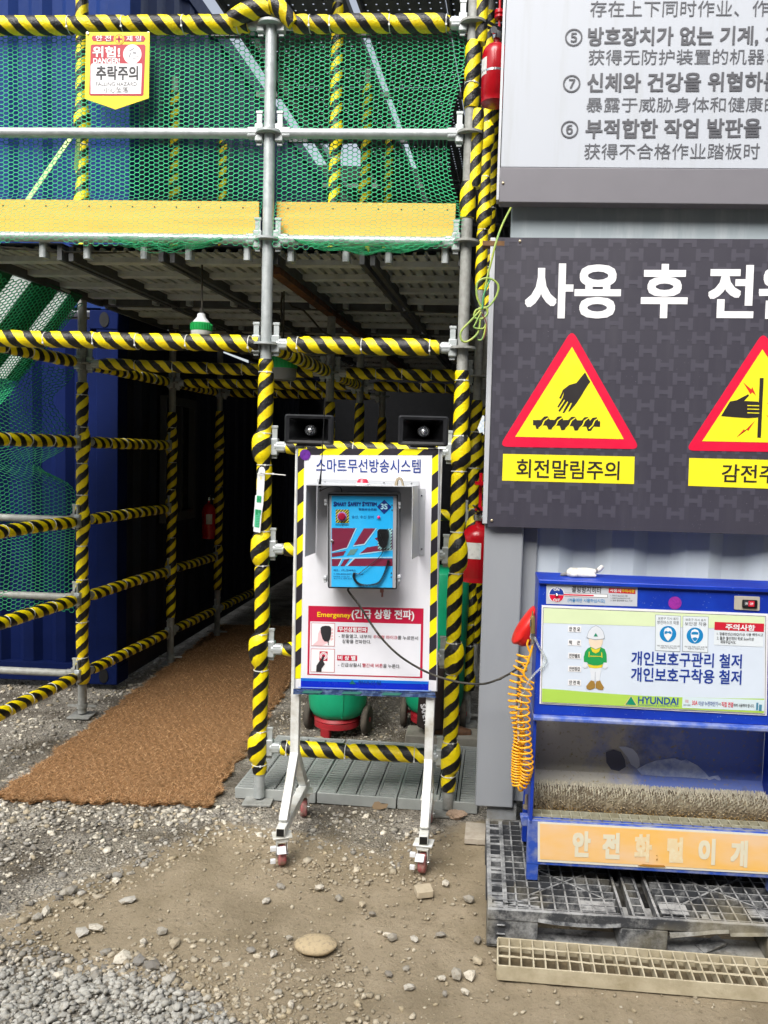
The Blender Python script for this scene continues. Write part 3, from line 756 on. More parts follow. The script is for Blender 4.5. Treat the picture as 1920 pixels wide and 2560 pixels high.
# --- cross rails and line rails inside
rail(B1p, M1p, NZ[4], 'dim padded cross rail right behind the long bright padded rail', 0.034)
rail(B2p, M2p, NZ[4], 'second dim padded cross rail back under the deck', 0.034)
rail(B3p, M3p, NZ[4], 'third dim padded cross rail back under the deck', 0.034)
rail(PL, M1p, NZ[4], 'padded rail running straight back from the bright front post above the left speaker', 0.034)
rail(M1p, M2p, NZ[4], 'dim padded rail running back behind the first inner post', 0.034)
rail(M1p, R2p, NZ[4], 'dim padded cross rail below the bright one above the speakers', 0.034)
rail(M2p, R3p, NZ[4], 'barely lit padded cross rail deepest above the right speaker', 0.034)
rail(M1p, R2p, NZ[2] + 0.09, 'dim padded cross rail showing between control board and right front post', 0.034)
BL = Vector((-3.4, 4.71, 0))
for i, lab in ((0, 'bare pipe low across the blue container at the left edge'), (1, 'bare pipe along the bottom hem of the low green net'), (2, 'bare pipe behind the middle of the low green net')):
    rail(BL, B1p, NZ[i], lab, None, bare=GALVD)

# ---- lower deck: planks on the ledgers
PLANK = {}
RIBM = mat('plank_rib', S('#c6caca'), 0.5, 0.0, S('#a3a7a6'), 12, 0.6)
def plank(a, c, wdt, z, label, proto_key, group='deck planks underfoot overhead'):
    """steel plank from a to c (centre line), underside ribs showing"""
    t = (c - a); L = t.length; t = t.normalized(); x = t.cross(Z3)
    M = Matrix(((x.x, t.x, 0, a.x), (x.y, t.y, 0, a.y), (0, 0, 1, z), (0, 0, 0, 1)))
    o = thing('deck_plank', label, 'plank', M=M, group=group)
    if proto_key in PLANK:
        for ch in PLANK[proto_key].children:
            k2 = ch.copy(); COL.objects.link(k2); k2.parent = o
        return o
    b = MB(True); n = int(wdt / 0.05); st = wdt / n
    prof = []
    for i in range(n): prof += [(-wdt / 2 + i * st, 0.0), (-wdt / 2 + (i + 0.62) * st, 0.0), (-wdt / 2 + (i + 0.7) * st, 0.014), (-wdt / 2 + (i + 0.92) * st, 0.014)]
    prof.append((wdt / 2, 0.0))
    for (x0, z0), (x1, z1) in zip(prof[:-1], prof[1:]): b.face([(x0, 0, z0), (x1, 0, z1), (x1, L, z1), (x0, L, z0)])
    b.face([(-wdt / 2, 0, 0.03), (-wdt / 2, L, 0.03), (wdt / 2, L, 0.03), (wdt / 2, 0, 0.03)])
    b.build('pan', DECKM, o)
    for s_ in (-1, 1):
        b = MB(True); b.box((s_ * (wdt / 2 - 0.012), L / 2, -0.012), (0.022, L, 0.065)); b.build('side_rail', DECKD, o)
    nr = max(2, round(L / 0.3))
    for i in range(nr):
        b = MB(True); yy = L * (i + 0.5) / nr
        b.box((0, yy, -0.02), (wdt - 0.05, 0.05, 0.006)); b.box((0, yy - 0.025, -0.01), (wdt - 0.05, 0.005, 0.026)); b.box((0, yy + 0.025, -0.01), (wdt - 0.05, 0.005, 0.026))
        b.build('rib', RIBM, o)
    for s_ in (-0.3, 0.3):
        for e in (0, 1):
            b = MB(True); yy = 0.012 if e == 0 else L - 0.012
            b.box((s_ * wdt, yy, 0.015), (0.03, 0.05, 0.10), bev=0.006); b.build('hook', GALV, o)
    PLANK[proto_key] = o
    return o
rows = [0.0, D1, D2, D3, 4.0, 5.1]
lab = ('steel deck plank seen from below over the ', 'left bay', 'right bay')
for r0, r1 in zip(rows[:-1], rows[1:]):
    for (A_, B_, n_, nm) in ((P0, PL, 3, 'wide left bay of the passage roof'), (PL, PR, 2, 'narrow right bay of the passage roof')):
        for i in range(n_):
            f = (i + 0.5) / n_; wd = (B_ - A_).length / n_ - 0.02
            base_ = A_.lerp(B_, f)
            plank(base_ + DV * (r0 + 0.03), base_ + DV * (r1 - 0.03), wd, NZ[5] - 0.05, 'grey ribbed steel plank seen from below over the ' + nm, (round(r1 - r0, 2), round(wd, 2)), 'roof planks of the ' + nm)
for p_, q_, z_, l_ in [(PL, row(PL, 5.1), 2.43, 'rusty steel beam running back under the deck from the bright front post')]:
    b = MB(); b.bar(p_ + Z3 * z_ + DV * 0.1, q_ + Z3 * z_, 0.05, 0.07); tag(b.build('deck_beam', RUSTY), l_, 'beam')
for d_, l_ in ((D1, 'dark cross beam below the deck at the first inner posts'), (D2, 'dark cross beam below the deck at the second inner posts'), (D3, 'dark cross beam below the deck at the third inner posts')):
    b = MB(); b.bar(row(P0, d_) + Z3 * 2.455, row(PR, d_) + Z3 * 2.455, 0.045, 0.045); tag(b.build('cross_beam', DECKD), l_, 'beam')
# yellow toe boards
for (A_, B_, l_) in ((P0, PL, 'long yellow toe board behind the green net, left of the bright front post'), (PL, PR, 'short yellow toe board behind the green net, right of the bright front post')):
    a, c = A_.copy(), B_.copy(); t = (c - a).normalized()
    o = thing('toe_board', l_, 'toe board', a + Z3 * 2.54)
    b = MB(); b.bar(a + t * 0.03 + Vector((0, 0.04, 2.615)), c - t * 0.05 + Vector((0, 0.04, 2.615)), 0.012, 0.155); b.build('board', YELB, o)
    nb = int((c - a).length / 0.1)
    b = MB()
    for i in range(nb):
        p = a + t * (0.08 + i * 0.1) + Vector((0, 0.0335, 2.665)); b.box(p, (0.006, 0.002, 0.006))
    b.build('nail_holes', BLACKP, o)

# ================================================================ GREEN NETS
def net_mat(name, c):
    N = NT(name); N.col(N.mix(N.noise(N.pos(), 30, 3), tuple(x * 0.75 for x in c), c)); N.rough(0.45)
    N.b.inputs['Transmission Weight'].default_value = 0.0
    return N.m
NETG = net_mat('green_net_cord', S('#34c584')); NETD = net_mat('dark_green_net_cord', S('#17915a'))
def hexnet(name, label, wid, hei, fn, r, cw=0.0297, chh=0.0182, m=None, keep=None, group=None):
    """net of flat-topped hexagonal meshes over (u, v) metres, carried into the world by fn(u, v) (vectorised)"""
    m = m or NETG
    nc, nr = int(wid / (cw * 0.75)) + 1, int(hei / chh) + 1
    I, J = np.meshgrid(np.arange(nc), np.arange(nr))
    cx = I * cw * 0.75; cy = J * chh + (I % 2) * chh / 2
    a = np.array([(0.25 * cw, 0.5 * chh), (0.5 * cw, 0.0), (0.25 * cw, -0.5 * chh), (-0.25 * cw, -0.5 * chh)])
    P_, Q_ = [], []
    for k0, k1 in ((0, 1), (1, 2), (2, 3)):
        P_.append(np.stack([cx + a[k0][0], cy + a[k0][1]], -1).reshape(-1, 2)); Q_.append(np.stack([cx + a[k1][0], cy + a[k1][1]], -1).reshape(-1, 2))
    P_, Q_ = np.concatenate(P_), np.concatenate(Q_)
    k_ = (P_[:, 0] >= 0) & (Q_[:, 0] >= 0) & (P_[:, 0] <= wid) & (Q_[:, 0] <= wid) & (P_[:, 1] >= 0) & (Q_[:, 1] >= 0) & (P_[:, 1] <= hei) & (Q_[:, 1] <= hei)
    if keep is not None: k_ &= keep(P_[:, 0], P_[:, 1]) & keep(Q_[:, 0], Q_[:, 1])
    P_, Q_ = P_[k_], Q_[k_]
    V, F = strands(fn(P_[:, 0], P_[:, 1]), fn(Q_[:, 0], Q_[:, 1]), r(P_[:, 0], P_[:, 1]) if callable(r) else r, 3)
    o = npmesh(name, V, F, m)
    return tag(o, label, 'net', group)
def vn(x, y, s_):    # cheap smooth noise
    return np.sin(x * 7.1 * s_ + 1.3) * np.cos(y * 5.3 * s_ + 0.7) + 0.5 * np.sin(x * 13.7 * s_ + y * 9.1 * s_)
def front_net(A_, B_, sgn):
    L = (B_ - A_).length; ex = (B_ - A_).normalized(); z0, z1 = 2.495, 3.41
    def fn(u, v):
        f = v / (z1 - z0); zz = z0 + v; bunch = np.clip((0.16 - v) / 0.16, 0, 1)
        dep = 0.028 + 0.006 * vn(u, v, 1.0) - 0.10 * np.clip((0.22 - v) / 0.12, 0, 1) * 0.75
        sag = -0.018 * np.sin(u * 9 + 1.2) * bunch - 0.02 * np.abs(np.sin(u * 4.1)) * bunch
        zz = zz + sag + 0.004 * vn(u, v, 2.2)
        uu = u
        if sgn > 0:    # pulled in towards two knots on the right post
            pull = np.exp(-((v - 0.80) / 0.12) ** 2) * 0.0 + (1 - np.exp(-((v - 0.82) / 0.20) ** 2)) * (1 - np.exp(-((v - 0.12) / 0.16) ** 2))
            uu = u - 0.075 * pull * (u / L) ** 3
            zz = zz + 0.05 * (u / L) ** 4 * np.where(v > 0.45, (0.82 - v), (0.12 - v)) * 1.6
        x = A_.x + ex.x * uu; y = A_.y + ex.y * uu + dep
        return np.stack([x, y, zz], -1)
    return fn
RNET = lambda u, v: 0.00215 - 0.0011 * np.clip((0.24 - v) / 0.03, 0, 1)
hexnet('safety_net', 'green safety net over the upper guard rails left of the bright front post', (PL - P0).length - 0.02, 0.94, front_net(P0, PL, 0), RNET)
hexnet('safety_net', 'green safety net over the upper guard rails between the two front posts', (PR - PL).length - 0.03, 0.94, front_net(PL + (PR - PL).normalized() * 0.02, PR, 1), RNET)
# rolled hem of the net hanging over the ledgers
def hem(name, label, A_, B_, f0, f1, n, spread):
    pa, pb = A_.lerp(B_, f0), A_.lerp(B_, f1)
    P_, Q_ = [], []
    for i in range(n):
        z_ = 2.492 + RNG.normal(0, spread); y_ = -0.030 + RNG.normal(0, 0.006); ph = RNG.uniform(0, 6)
        prev = None
        for j in range(31):
            t = j / 30; c = pa.lerp(pb, t); s_ = math.sin(t * math.pi) ** 0.6
            q = (c.x, c.y + y_ + 0.004 * math.sin(t * 40 + ph), 2.515 + (z_ - 2.515) * s_ + 0.008 * math.sin(t * 23 + ph) * s_ - 0.012 * s_)
            if prev: P_.append(prev); Q_.append(q)
            prev = q
    V, F = strands(P_, Q_, 0.0009, 3)
    return tag(npmesh(name, V, F, NETG), label, 'net hem')
hem('net_hem', 'bunched green net hem drooping over the left ledger', P0, PL, 0.50, 0.86, 20, 0.014)
hem('net_hem', 'bunched green net hem drooping over the right ledger', PL, PR, 0.14, 0.88, 26, 0.015)
PGR = mat('pale_green_strip', S('#b9d98a'), 0.5)
for p_, q_, l_ in (((52, 525), (178, 342), 'pale yellow green strip slanting behind the upper green net'), ((196, 345), (190, 425), 'short pale green strip hanging behind the upper green net')):
    b = MB(); b.bar(at(*p_, 4.15), at(*q_, 4.25), 0.022, 0.005, up=(0, 1, 0)); tag(b.build('strip', PGR), l_, 'strip')
# low net hanging across the blue container
NX0, NX1 = -2.95, -2.09
def low_fn(u, v):
    zz = 0.62 + v; x = NX0 + u; f = u / (NX1 - NX0)
    hz = 0.62 + v
    inset = 0.17 * np.clip(np.sin((hz - 1.62) * math.pi / 0.36) ** 2, 0, 1) * (hz > 1.26) + 0.05 * np.exp(-((hz - 1.42) / 0.1) ** 2) + 0.22 * np.clip((hz - 1.72) / 0.3, 0, 1)
    inset = 0.20 * np.exp(-((hz - 1.50) / 0.07) ** 2) + 0.12 * np.exp(-((hz - 1.82) / 0.11) ** 2)
    x = x - inset * f ** 1.5
    zz = zz + 0.012 * vn(u, v, 1.5) + 0.03 * (f ** 2) * np.sin((hz - 1.62) * 6)
    y = 4.70 - 0.04 + 0.03 * vn(u, v, 0.8)
    return np.stack([x, y + 0 * u, zz], -1)
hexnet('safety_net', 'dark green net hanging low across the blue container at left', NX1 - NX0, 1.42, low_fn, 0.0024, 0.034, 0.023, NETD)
# sloping canopy of boards wrapped in net along the left edge of the deck
can = thing('debris_canopy', 'sloping canopy of pale and dark boards under green net at the left edge', 'canopy', (-2.3, 4.3, 2.3))
c0, c1 = Vector((-2.02, 4.60, 2.46)), Vector((-2.22, 3.2, 2.46))
dn = Vector((-0.42, 0.10, -0.48))
DGB = mat('dark_green_board', S('#17603f'), 0.7); WBN = NT('translucent_sheet'); WB = WBN.m; tb = WBN.n('BsdfTranslucent'); tb.inputs[0].default_value = (0.95, 1, 0.97, 1); mx_ = WBN.n('MixShader'); mx_.inputs[0].default_value = 0.65; WBN.col((0.9, 0.95, 0.92)); WBN.l(WBN.b.outputs[0], mx_.inputs[1]); WBN.l(tb.outputs[0], mx_.inputs[2]); WBN.l(mx_.outputs[0], WBN.t.nodes['Material Output'].inputs[0])
for f0, f1, mm in ((0.02, 0.10, DGB), (0.10, 0.17, WB), (0.17, 0.33, DGB), (0.33, 0.43, WB), (0.43, 0.62, DGB), (0.62, 0.70, WB), (0.70, 0.98, DGB)):
    pa, pb = c0.lerp(c1, f0), c0.lerp(c1, f1 - 0.008)
    b = MB(); vs = [pa, pb, pb + dn, pa + dn]; up = Vector((0.02, 0, -0.02))
    b.add(vs + [v_ + up for v_ in vs], [[0, 1, 2, 3], [7, 6, 5, 4], [0, 4, 5, 1], [1, 5, 6, 2], [2, 6, 7, 3], [3, 7, 4, 0]])
    b.build('board', mm, can)
cdir = (c1 - c0)
def can_fn(u, v):
    a = u / cdir.length; f = v / dn.length
    x = c0.x + cdir.x * a + dn.x * f * 1.25; y = c0.y + cdir.y * a + dn.y * f; z = c0.z + cdir.z * a + dn.z * f * 1.2
    d = 0.04 + 0.035 * vn(u, v, 1.6) + 0.06 * np.sin(f * 3.1) + 0.02 * np.sin(u * 31 + v * 9)
    return np.stack([x + 0.03, y - d * 0.6, z - 0.035 - d * 0.4], -1)
hexnet('safety_net', 'bright green net draped over the sloping boards at the left edge', cdir.length, dn.length * 1.15, can_fn, 0.0030, 0.030, 0.019)

# ================================================================ UPPER DECK (perforated, seen from below)
PERF = mat('perforated_steel', S('#4f5350'), 0.5, 0.4, S('#585c58'), 8, 0.7)
def perf(a, c, wdt, z, label, group):
    t = (c - a); L = t.length; t = t.normalized(); x = t.cross(Z3)
    M = Matrix(((x.x, t.x, 0, a.x), (x.y, t.y, 0, a.y), (0, 0, 1, z), (0, 0, 0, 1)))
    o = thing('perforated_plank', label, 'plank', M=M, group=group)
    key = ('p', round(L, 2), round(wdt, 2))
    if key in PLANK:
        for ch in PLANK[key].children:
            k2 = ch.copy(); COL.objects.link(k2); k2.parent = o
        return o
    cell, hole = 0.06, 0.010
    nx_, ny_ = int(wdt / cell), int(L / cell)
    ex = [-wdt / 2]; 
    for i in range(nx_): cxx = -wdt / 2 + (i + 0.5) * wdt / nx_; ex += [cxx - hole / 2, cxx + hole / 2]
    ex.append(wdt / 2); eyy = [0]
    for j in range(ny_): cyy = (j + 0.5) * L / ny_; eyy += [cyy - hole / 2, cyy + hole / 2]
    eyy.append(L)
    b = MB(True)
    for j in range(len(eyy) - 1):
        if j % 2 == 0: b.face([(ex[0], eyy[j], 0), (ex[-1], eyy[j], 0), (ex[-1], eyy[j + 1], 0), (ex[0], eyy[j + 1], 0)][::-1])
        else:
            for i in range(0, len(ex) - 1, 2): b.face([(ex[i], eyy[j], 0), (ex[i + 1], eyy[j], 0), (ex[i + 1], eyy[j + 1], 0), (ex[i], eyy[j + 1], 0)][::-1])
    b.build('perforated_sheet', PERF, o)
    for s_ in (-1, 1):
        b = MB(True); b.box((s_ * (wdt / 2 - 0.01), L / 2, -0.02), (0.018, L, 0.05)); b.build('side_rail', DECKD, o)
    PLANK[key] = o
    return o
UZ = 4.33
for i in range(4):  # planks added out of view above, to shade the container and left bay
    pa = P0.lerp(PL + Vector((-0.35, 0.03, 0)), (i + 0.5) / 4)
    perf(pa + DV * 0.02, pa + DV * 1.15, 0.255, 4.5, 'unseen perforated plank added high over the left bay to shade the upper container', 'unseen shading planks over the left bay')
urows = [0.9, D1 + 0.55, D2 + 0.55, D3 + 0.5, 4.6, 5.9, 7.2]
for r0, r1 in zip(urows[:-1], urows[1:]):
    for (A_, B_, n_, gap0, nm) in ((PL + Vector((-0.80, 0.05, 0)), PL, 2, 0.07, 'left'), (PL + Vector((0.05, 0, 0)), PR + Vector((0.25, -0.02, 0)), 2, 0.0, 'right')):
        for i in range(n_):
            if nm == 'left' and i == 0 and abs(r0 - (D3 + 0.5)) < 0.01: continue
            f0, f1 = i / n_, (i + 1) / n_
            pa = A_.lerp(B_, (f0 + f1) / 2); wd = (B_ - A_).length / n_ - 0.012
            perf(pa + DV * (r0 + 0.002), pa + DV * (r1 - 0.002), wd, UZ, f'perforated plank of the upper walkway, {nm} lane, light showing through holes', f'upper perforated planks, {nm} lane')
for i, d_ in enumerate(urows):
    b = MB(); b.bar(row(PL, d_) + Vector((-0.95, 0.06, UZ - 0.06)), row(PR, d_) + Vector((0.3, -0.02, UZ - 0.06)), 0.035, 0.04)
    tag(b.build('walkway_beam', DECKD), 'grey cross beam carrying the upper perforated walkway', 'beam', 'cross beams of the upper walkway')
# hook bars dropped: two braces crossing the upper level
for (p_, q_, l_) in ((Vector((-1.25, 5.2, 4.28)), Vector((-0.95, 8.6, 4.28)), 'pale edge beam along the bright gap above the walkway'),):
    b = MB(); b.bar(p_, q_, 0.05, 0.06); tag(b.build('edge_beam', GALV), l_, 'beam')
# ================================================================ CONTAINERS AND FAR WALLS
def corrug(b, x0, x1, z0, z1, depth, pitch, M, mi=0):
    """corrugated panel in M's x/z plane, waves along x, depth towards -y (M space)"""
    n = max(1, round((x1 - x0) / pitch)); p = (x1 - x0) / n; prof = []
    for i in range(n):
        a = x0 + i * p
        prof += [(a, 0), (a + p * 0.3, 0), (a + p * 0.5, depth), (a + p * 0.8, depth)]
    prof.append((x1, 0))
    for (xa, ya), (xb, yb) in zip(prof[:-1], prof[1:]):
        b.face([M @ Vector((xa, ya, z0)), M @ Vector((xb, yb, z0)), M @ Vector((xb, yb, z1)), M @ Vector((xa, ya, z1))])
cf = Vector((-2.03, 5.14, 0))        # right front foot of the blue containers
CM = Matrix(((-1, 0.06, 0, cf.x), (0.03, 1, 0, cf.y), (0, 0, 1, 0), (0, 0, 0, 1)))   # x runs left along the end wall, y back along the side
def container(name, label, z0, h, L=7.5, wdt=2.44, fm=NAVY, smat=NAVYD, M=CM, door=False):
    o = thing(name, label, 'container', M @ Vector((0, 0, z0)))
    b = MB(); b.boxm(M @ Matrix.Translation((0.07, 0.07, z0 + h / 2)), 0.14, 0.14, h - 0.2); b.build('corner_post', fm, o, bevel=0.004)
    b = MB(); b.boxm(M @ Matrix.Translation((wdt - 0.07, 0.07, z0 + h / 2)), 0.14, 0.14, h - 0.2); b.build('corner_post', fm, o, bevel=0.004)
    for zc in (z0 + 0.06, z0 + h - 0.06):
        for xc in (0.09, wdt - 0.09):
            b = MB(); b.boxm(M @ Matrix.Translation((xc, 0.08, zc)), 0.185, 0.17, 0.12)
            f = b.build('corner_casting', fm, o, bevel=0.006)
            b = MB(); b.lathe([(0.038, 0), (0.038, 0.004)], M @ Matrix.Translation((xc - 0.005, -0.006, zc)) @ Matrix.Rotation(R(90), 4, 'X') @ Matrix.Diagonal((0.8, 1.25, 1, 1)), 20); b.build('casting_hole', BLACKP, f)
    for zc, hh in ((z0 + 0.07, 0.12), (z0 + h - 0.11, 0.10)):
        b = MB(); b.boxm(M @ Matrix.Translation((wdt / 2, 0.05, zc)), wdt - 0.36, 0.09, hh); b.build('end_rail', fm, o, bevel=0.003)
    b = MB(); corrug(b, 0.14, wdt - 0.14, z0 + 0.12, z0 + h - 0.14, 0.036, 0.22, M @ Matrix.Translation((0, 0.03, 0))); b.build('end_wall', fm, o, 20)
    Ms = M @ Matrix(((0, 1, 0, 0), (1, 0, 0, 0), (0, 0, 1, 0), (0, 0, 0, 1)))
    b = MB(); corrug(b, 0.14, L, z0 + 0.12, z0 + h - 0.1, 0.034, 0.26, Ms @ Matrix.Translation((0, 0.02, 0))); b.build('side_wall', smat, o, 20)
    for zc in (z0 + 0.08, z0 + h - 0.06):
        b = MB(); b.boxm(M @ Matrix.Translation((0.05, L / 2 + 0.1, zc)), 0.09, L, 0.13); b.build('side_rail', smat, o)
    b = MB(); b.boxm(M @ Matrix.Translation((wdt / 2, L / 2, z0 + h - 0.03)), wdt - 0.1, L, 0.03); b.build('roof', smat, o)
    return o
container('shipping_container', 'lower blue container standing behind the low green net', 0.04, 2.42)
NAVY2 = mat('upper_container_paint', S('#143270'), 0.7, 0.0, S('#102a60'), 3, 0.7, 0.05, 40, (1, 1, 0.3), 0.2)
container('shipping_container', 'upper blue corrugated container stacked on the lower one behind the danger flag', 2.462, 2.5, M=Matrix(((-1, 0.11, 0, -1.96), (0.03, 1, 0, 5.14), (0, 0, 1, 0), (0, 0, 0, 1))), fm=NAVY2, smat=mat('upper_side_paint', S('#1c2c56'), 0.5))
# dark office window in the side wall
wz = lambda p: p
def side(yb, z, out=0.0): return CM @ Vector((-out, yb, z))
wn = thing('dark_window', 'dark framed window in the side of the lower blue container', 'window', side(1.0, 1.1))
for (ya, yb_, za, zb_) in ((0.85, 1.75, 1.05, 1.12), (0.85, 1.75, 1.92, 1.98), (0.85, 0.91, 1.12, 1.92), (1.69, 1.75, 1.12, 1.92), (1.28, 1.32, 1.12, 1.92)):
    ya, yb_ = 0.66 + (ya - 0.85) * 0.67, 0.66 + (yb_ - 0.85) * 0.67
    b = MB(); b.boxm(CM @ Matrix.Translation((-0.03, (ya + yb_) / 2, (za + zb_) / 2)), 0.05, yb_ - ya, zb_ - za); b.build('frame', mat('window_frame', S('#3c3f42'), 0.6), wn)
b = MB(); b.boxm(CM @ Matrix.Translation((-0.005, 0.96, 1.52)), 0.008, 0.52, 0.8); b.build('pane', mat('dark_pane', S('#0d1014'), 0.12), wn)
# dark closure added so the far end of the passage stays dark
b = MB(); b.box2((-2.4, 10.3, 0), (2.6, 10.5, 5.2)); tag(b.build('end_wall', mat('far_wall', S('#15171c'), 0.8)), 'dark wall added to close the passage end and keep it dark', 'wall')
b = MB(); b.box2((-14, 13, 0), (-4.6, 13.3, 5.2)); tag(b.build('site_hoarding', mat('hoarding', S('#8a8f94'), 0.7)), 'pale hoarding far behind the blue containers', 'hoarding')

# unseen block added behind the camera, keeps low sky light off the passage
ob = thing('sky_blocker', 'unseen grey block added behind the camera to hold back low sky light', 'light blocker', (0, -4.5, 0))
b = MB(); b.box2((-14, -7.0, 0), (14, -4.5, 7.0)); b.build('wall', mat('blocker_wall', S('#54575c'), 0.8), ob)
for i in range(6):
    for zz in (1.0, 4.6):
        b = MB(); b.box2((-11 + i * 3.8, -4.5, zz), (-9.4 + i * 3.8, -4.47, zz + 1.2)); b.build('window', mat('dark_window', S('#20262e'), 0.2), ob)  # dark panes drawn on the added block

# ---- grey container at the right: lower box with its corner post, upper box with the white board
WO = Vector((at(1187, 2010, 3.185).x, 3.185, 0))
WM = Matrix(((1, 0.10, 0, WO.x), (SX, 1, 0, WO.y), (0, 0, 1, 0), (0, 0, 0, 1)))   # x right along the front, y back
GC1 = mat('grey_container_post', S('#92969b'), 0.5, 0.0, S('#868b91'), 3, 0.7, 0.05, 40, (1, 1, 0.25))
GC2 = mat('pale_container_panel', S('#c2ccd6'), 0.5, 0.0, S('#b2bdc8'), 4, 0.7, 0.06, 40, (1, 1, 0.2))
GC3 = mat('weathered_beam_paint', S('#a9b5bb'), 0.5, 0.0, S('#c8d0d3'), 9, 0.5, 0.1, 30, (1.6, 1, 0.22))
RUST = mat('rust', S('#7b5a3a'), 0.9, 0, S('#5c4630'), 30, 0.7, 0.3, 90)
lo = thing('grey_container', 'lower grey steel container carrying the dark warning board', 'container', WO)
zt = 2.415; zb0 = at(1190, 2016, WO.y).z
b = MB(); b.boxm(WM @ Matrix.Translation((0.078, 0.09, (zb0 + zt) / 2)), 0.156, 0.18, zt - zb0); b.build('corner_post', GC1, lo, bevel=0.006)
b = MB(); b.boxm(WM @ Matrix.Translation((0.185, 0.075, (zb0 + zt) / 2)), 0.058, 0.05, zt - zb0 - 0.02); b.build('post_flange', GC1, lo, bevel=0.003)
b = MB(); corrug(b, 0.214, 3.2, zb0 + 0.1, zt, 0.03, 0.30, WM @ Matrix.Translation((0, 0.07, 0))); b.build('front_panel', GC2, lo, 20)
b = MB(); b.boxm(WM @ Matrix.Translation((1.7, 0.08, zb0 + 0.06)), 3.0, 0.10, 0.13); b.build('bottom_rail', GC1, lo, bevel=0.004)
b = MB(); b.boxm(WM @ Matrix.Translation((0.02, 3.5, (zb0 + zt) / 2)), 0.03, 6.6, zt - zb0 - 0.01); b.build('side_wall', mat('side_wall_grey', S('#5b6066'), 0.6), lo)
b = MB(); b.boxm(WM @ Matrix.Translation((1.6, 3.5, zt - 0.02)), 3.1, 6.6, 0.03); b.build('roof', GC1, lo)
b = MB(); b.boxm(WM @ Matrix.Translation((0.11, 0.10, zb0 / 2 + 0.01)), 0.12, 0.16, zb0 - 0.03); tag(b.build('support_block', mat('block_grey', S('#8b8f92'), 0.8, 0, S('#6f6a60'), 10, 0.8, 0.2)), 'grey steel foot block holding up the corner of the container', 'block')
up = thing('grey_container', 'upper grey container whose weathered beam shows between the two boards', 'container', WM @ Vector((0.06, 0, 2.43)))
XB = 0.06
b = MB(); b.boxm(WM @ Matrix.Translation((XB + 1.6, 0.06, 2.515)), 3.2, 0.12, 0.15); b.build('bottom_beam', GC3, up, bevel=0.006)
b = MB(); b.boxm(WM @ Matrix.Translation((XB + 1.6, 0.055, 2.433)), 3.2, 0.14, 0.012); b.build('beam_flange', RUST, up)
b = MB(); b.boxm(WM @ Matrix.Translation((XB + 0.05, 0.09, 3.6)), 0.10, 0.16, 2.0); b.build('corner_post', GC1, up)
b = MB(); b.boxm(WM @ Matrix.Translation((XB + 1.7, 0.12, 3.6)), 3.0, 0.04, 2.0); b.build('front_panel', GC2, up)
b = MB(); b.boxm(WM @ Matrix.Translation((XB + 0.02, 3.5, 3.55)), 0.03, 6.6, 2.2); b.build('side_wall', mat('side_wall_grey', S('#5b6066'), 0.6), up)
b = MB(); b.boxm(WM @ Matrix.Translation((0.0, -0.01, 2.427)), 0.09, 0.05, 0.018); tag(b.build('angle_bracket', RUST), 'small rusty angle bracket at the corner above the dark board', 'bracket')

# ================================================================ FIRE EXTINGUISHERS
LABELW = mat('paper_label', S('#dcdcd8'), 0.6, 0, S('#b9bab6'), 40, 0.5)
CHROME = mat('chrome', S('#c8cacc'), 0.15, 0.9)
def extinguisher(c, h, r, label, face=-90, group='fire extinguishers', band=False):
    """c = middle of the bottom"""
    o = thing('fire_extinguisher', label, 'fire extinguisher', c, group=group)
    M = Matrix.Translation(Vector(c)) @ Matrix.Rotation(R(face), 4, 'Z')
    b = MB(); b.lathe([(r * 0.8, 0), (r * 0.97, 0.004), (r * 0.97, h * 0.11), (r, h * 0.12), (r, h * 0.72)] + [(r * math.cos(a), h * 0.72 + h * 0.22 * math.sin(a)) for a in [i * math.pi / 2 / 7 for i in range(1, 7)]] + [(r * 0.22, h * 0.945), (r * 0.2, h)], M, 28); b.build('cylinder', REDX, o, 50)
    b = MB(); b.lathe([(r * 0.3, h), (r * 0.34, h + 0.012), (r * 0.34, h + 0.03), (r * 0.2, h + 0.035)], M, 16); b.build('valve', CHROME, o)
    b = MB(); b.bar(M @ Vector((-0.02, 0, h + 0.035)), M @ Vector((0.085, 0, h + 0.05)), 0.018, 0.006); b.bar(M @ Vector((-0.02, 0, h + 0.05)), M @ Vector((0.09, 0, h + 0.08)), 0.018, 0.005); b.build('handle', BLACKP, o, bevel=0.001)
    b = MB(); b.lathe([(0.016, 0), (0.018, 0.006), (0.016, 0.012)], M @ Matrix.Translation((0.03, 0.026, h + 0.02)) @ Matrix.Rotation(R(-90), 4, 'X'), 14); b.build('gauge', CHROME, o)
    pts = [(-0.02, 0.01, h + 0.02), (-r * 0.8, 0.02, h + 0.01), (-r * 1.12, 0.02, h * 0.85), (-r * 1.1, 0.02, h * 0.5), (-r * 1.08, 0.02, h * 0.28)]
    b = MB(); b.tube([M @ Vector(p) for p in pts], 0.007, 8); b.build('hose', BLACKR, o)
    b = MB(); n = 10; a0, a1 = R(-27), R(27)
    for i in range(n):
        t0, t1 = a0 + (a1 - a0) * i / n, a0 + (a1 - a0) * (i + 1) / n
        q = [(r * 1.006 * math.cos(t), r * 1.006 * math.sin(t)) for t in (t0, t1)]
        b.face([M @ Vector((q[0][0], q[0][1], h * 0.40)), M @ Vector((q[1][0], q[1][1], h * 0.40)), M @ Vector((q[1][0], q[1][1], h * 0.66)), M @ Vector((q[0][0], q[0][1], h * 0.66))])
    b.build('label', LABELW, o)
    if band:
        b = MB(); b.lathe([(r * 1.01, h * 0.44), (r * 1.01, h * 0.475)], M, 28, caps=False); b.build('strap', CHROME, o)
    return o
E_ = at(1192, 1454, 4.0); hh = at(1192, 1301, 4.0).z - E_.z
extinguisher(E_, hh, 0.083, 'red fire extinguisher with white label beside the right padded posts', -110)
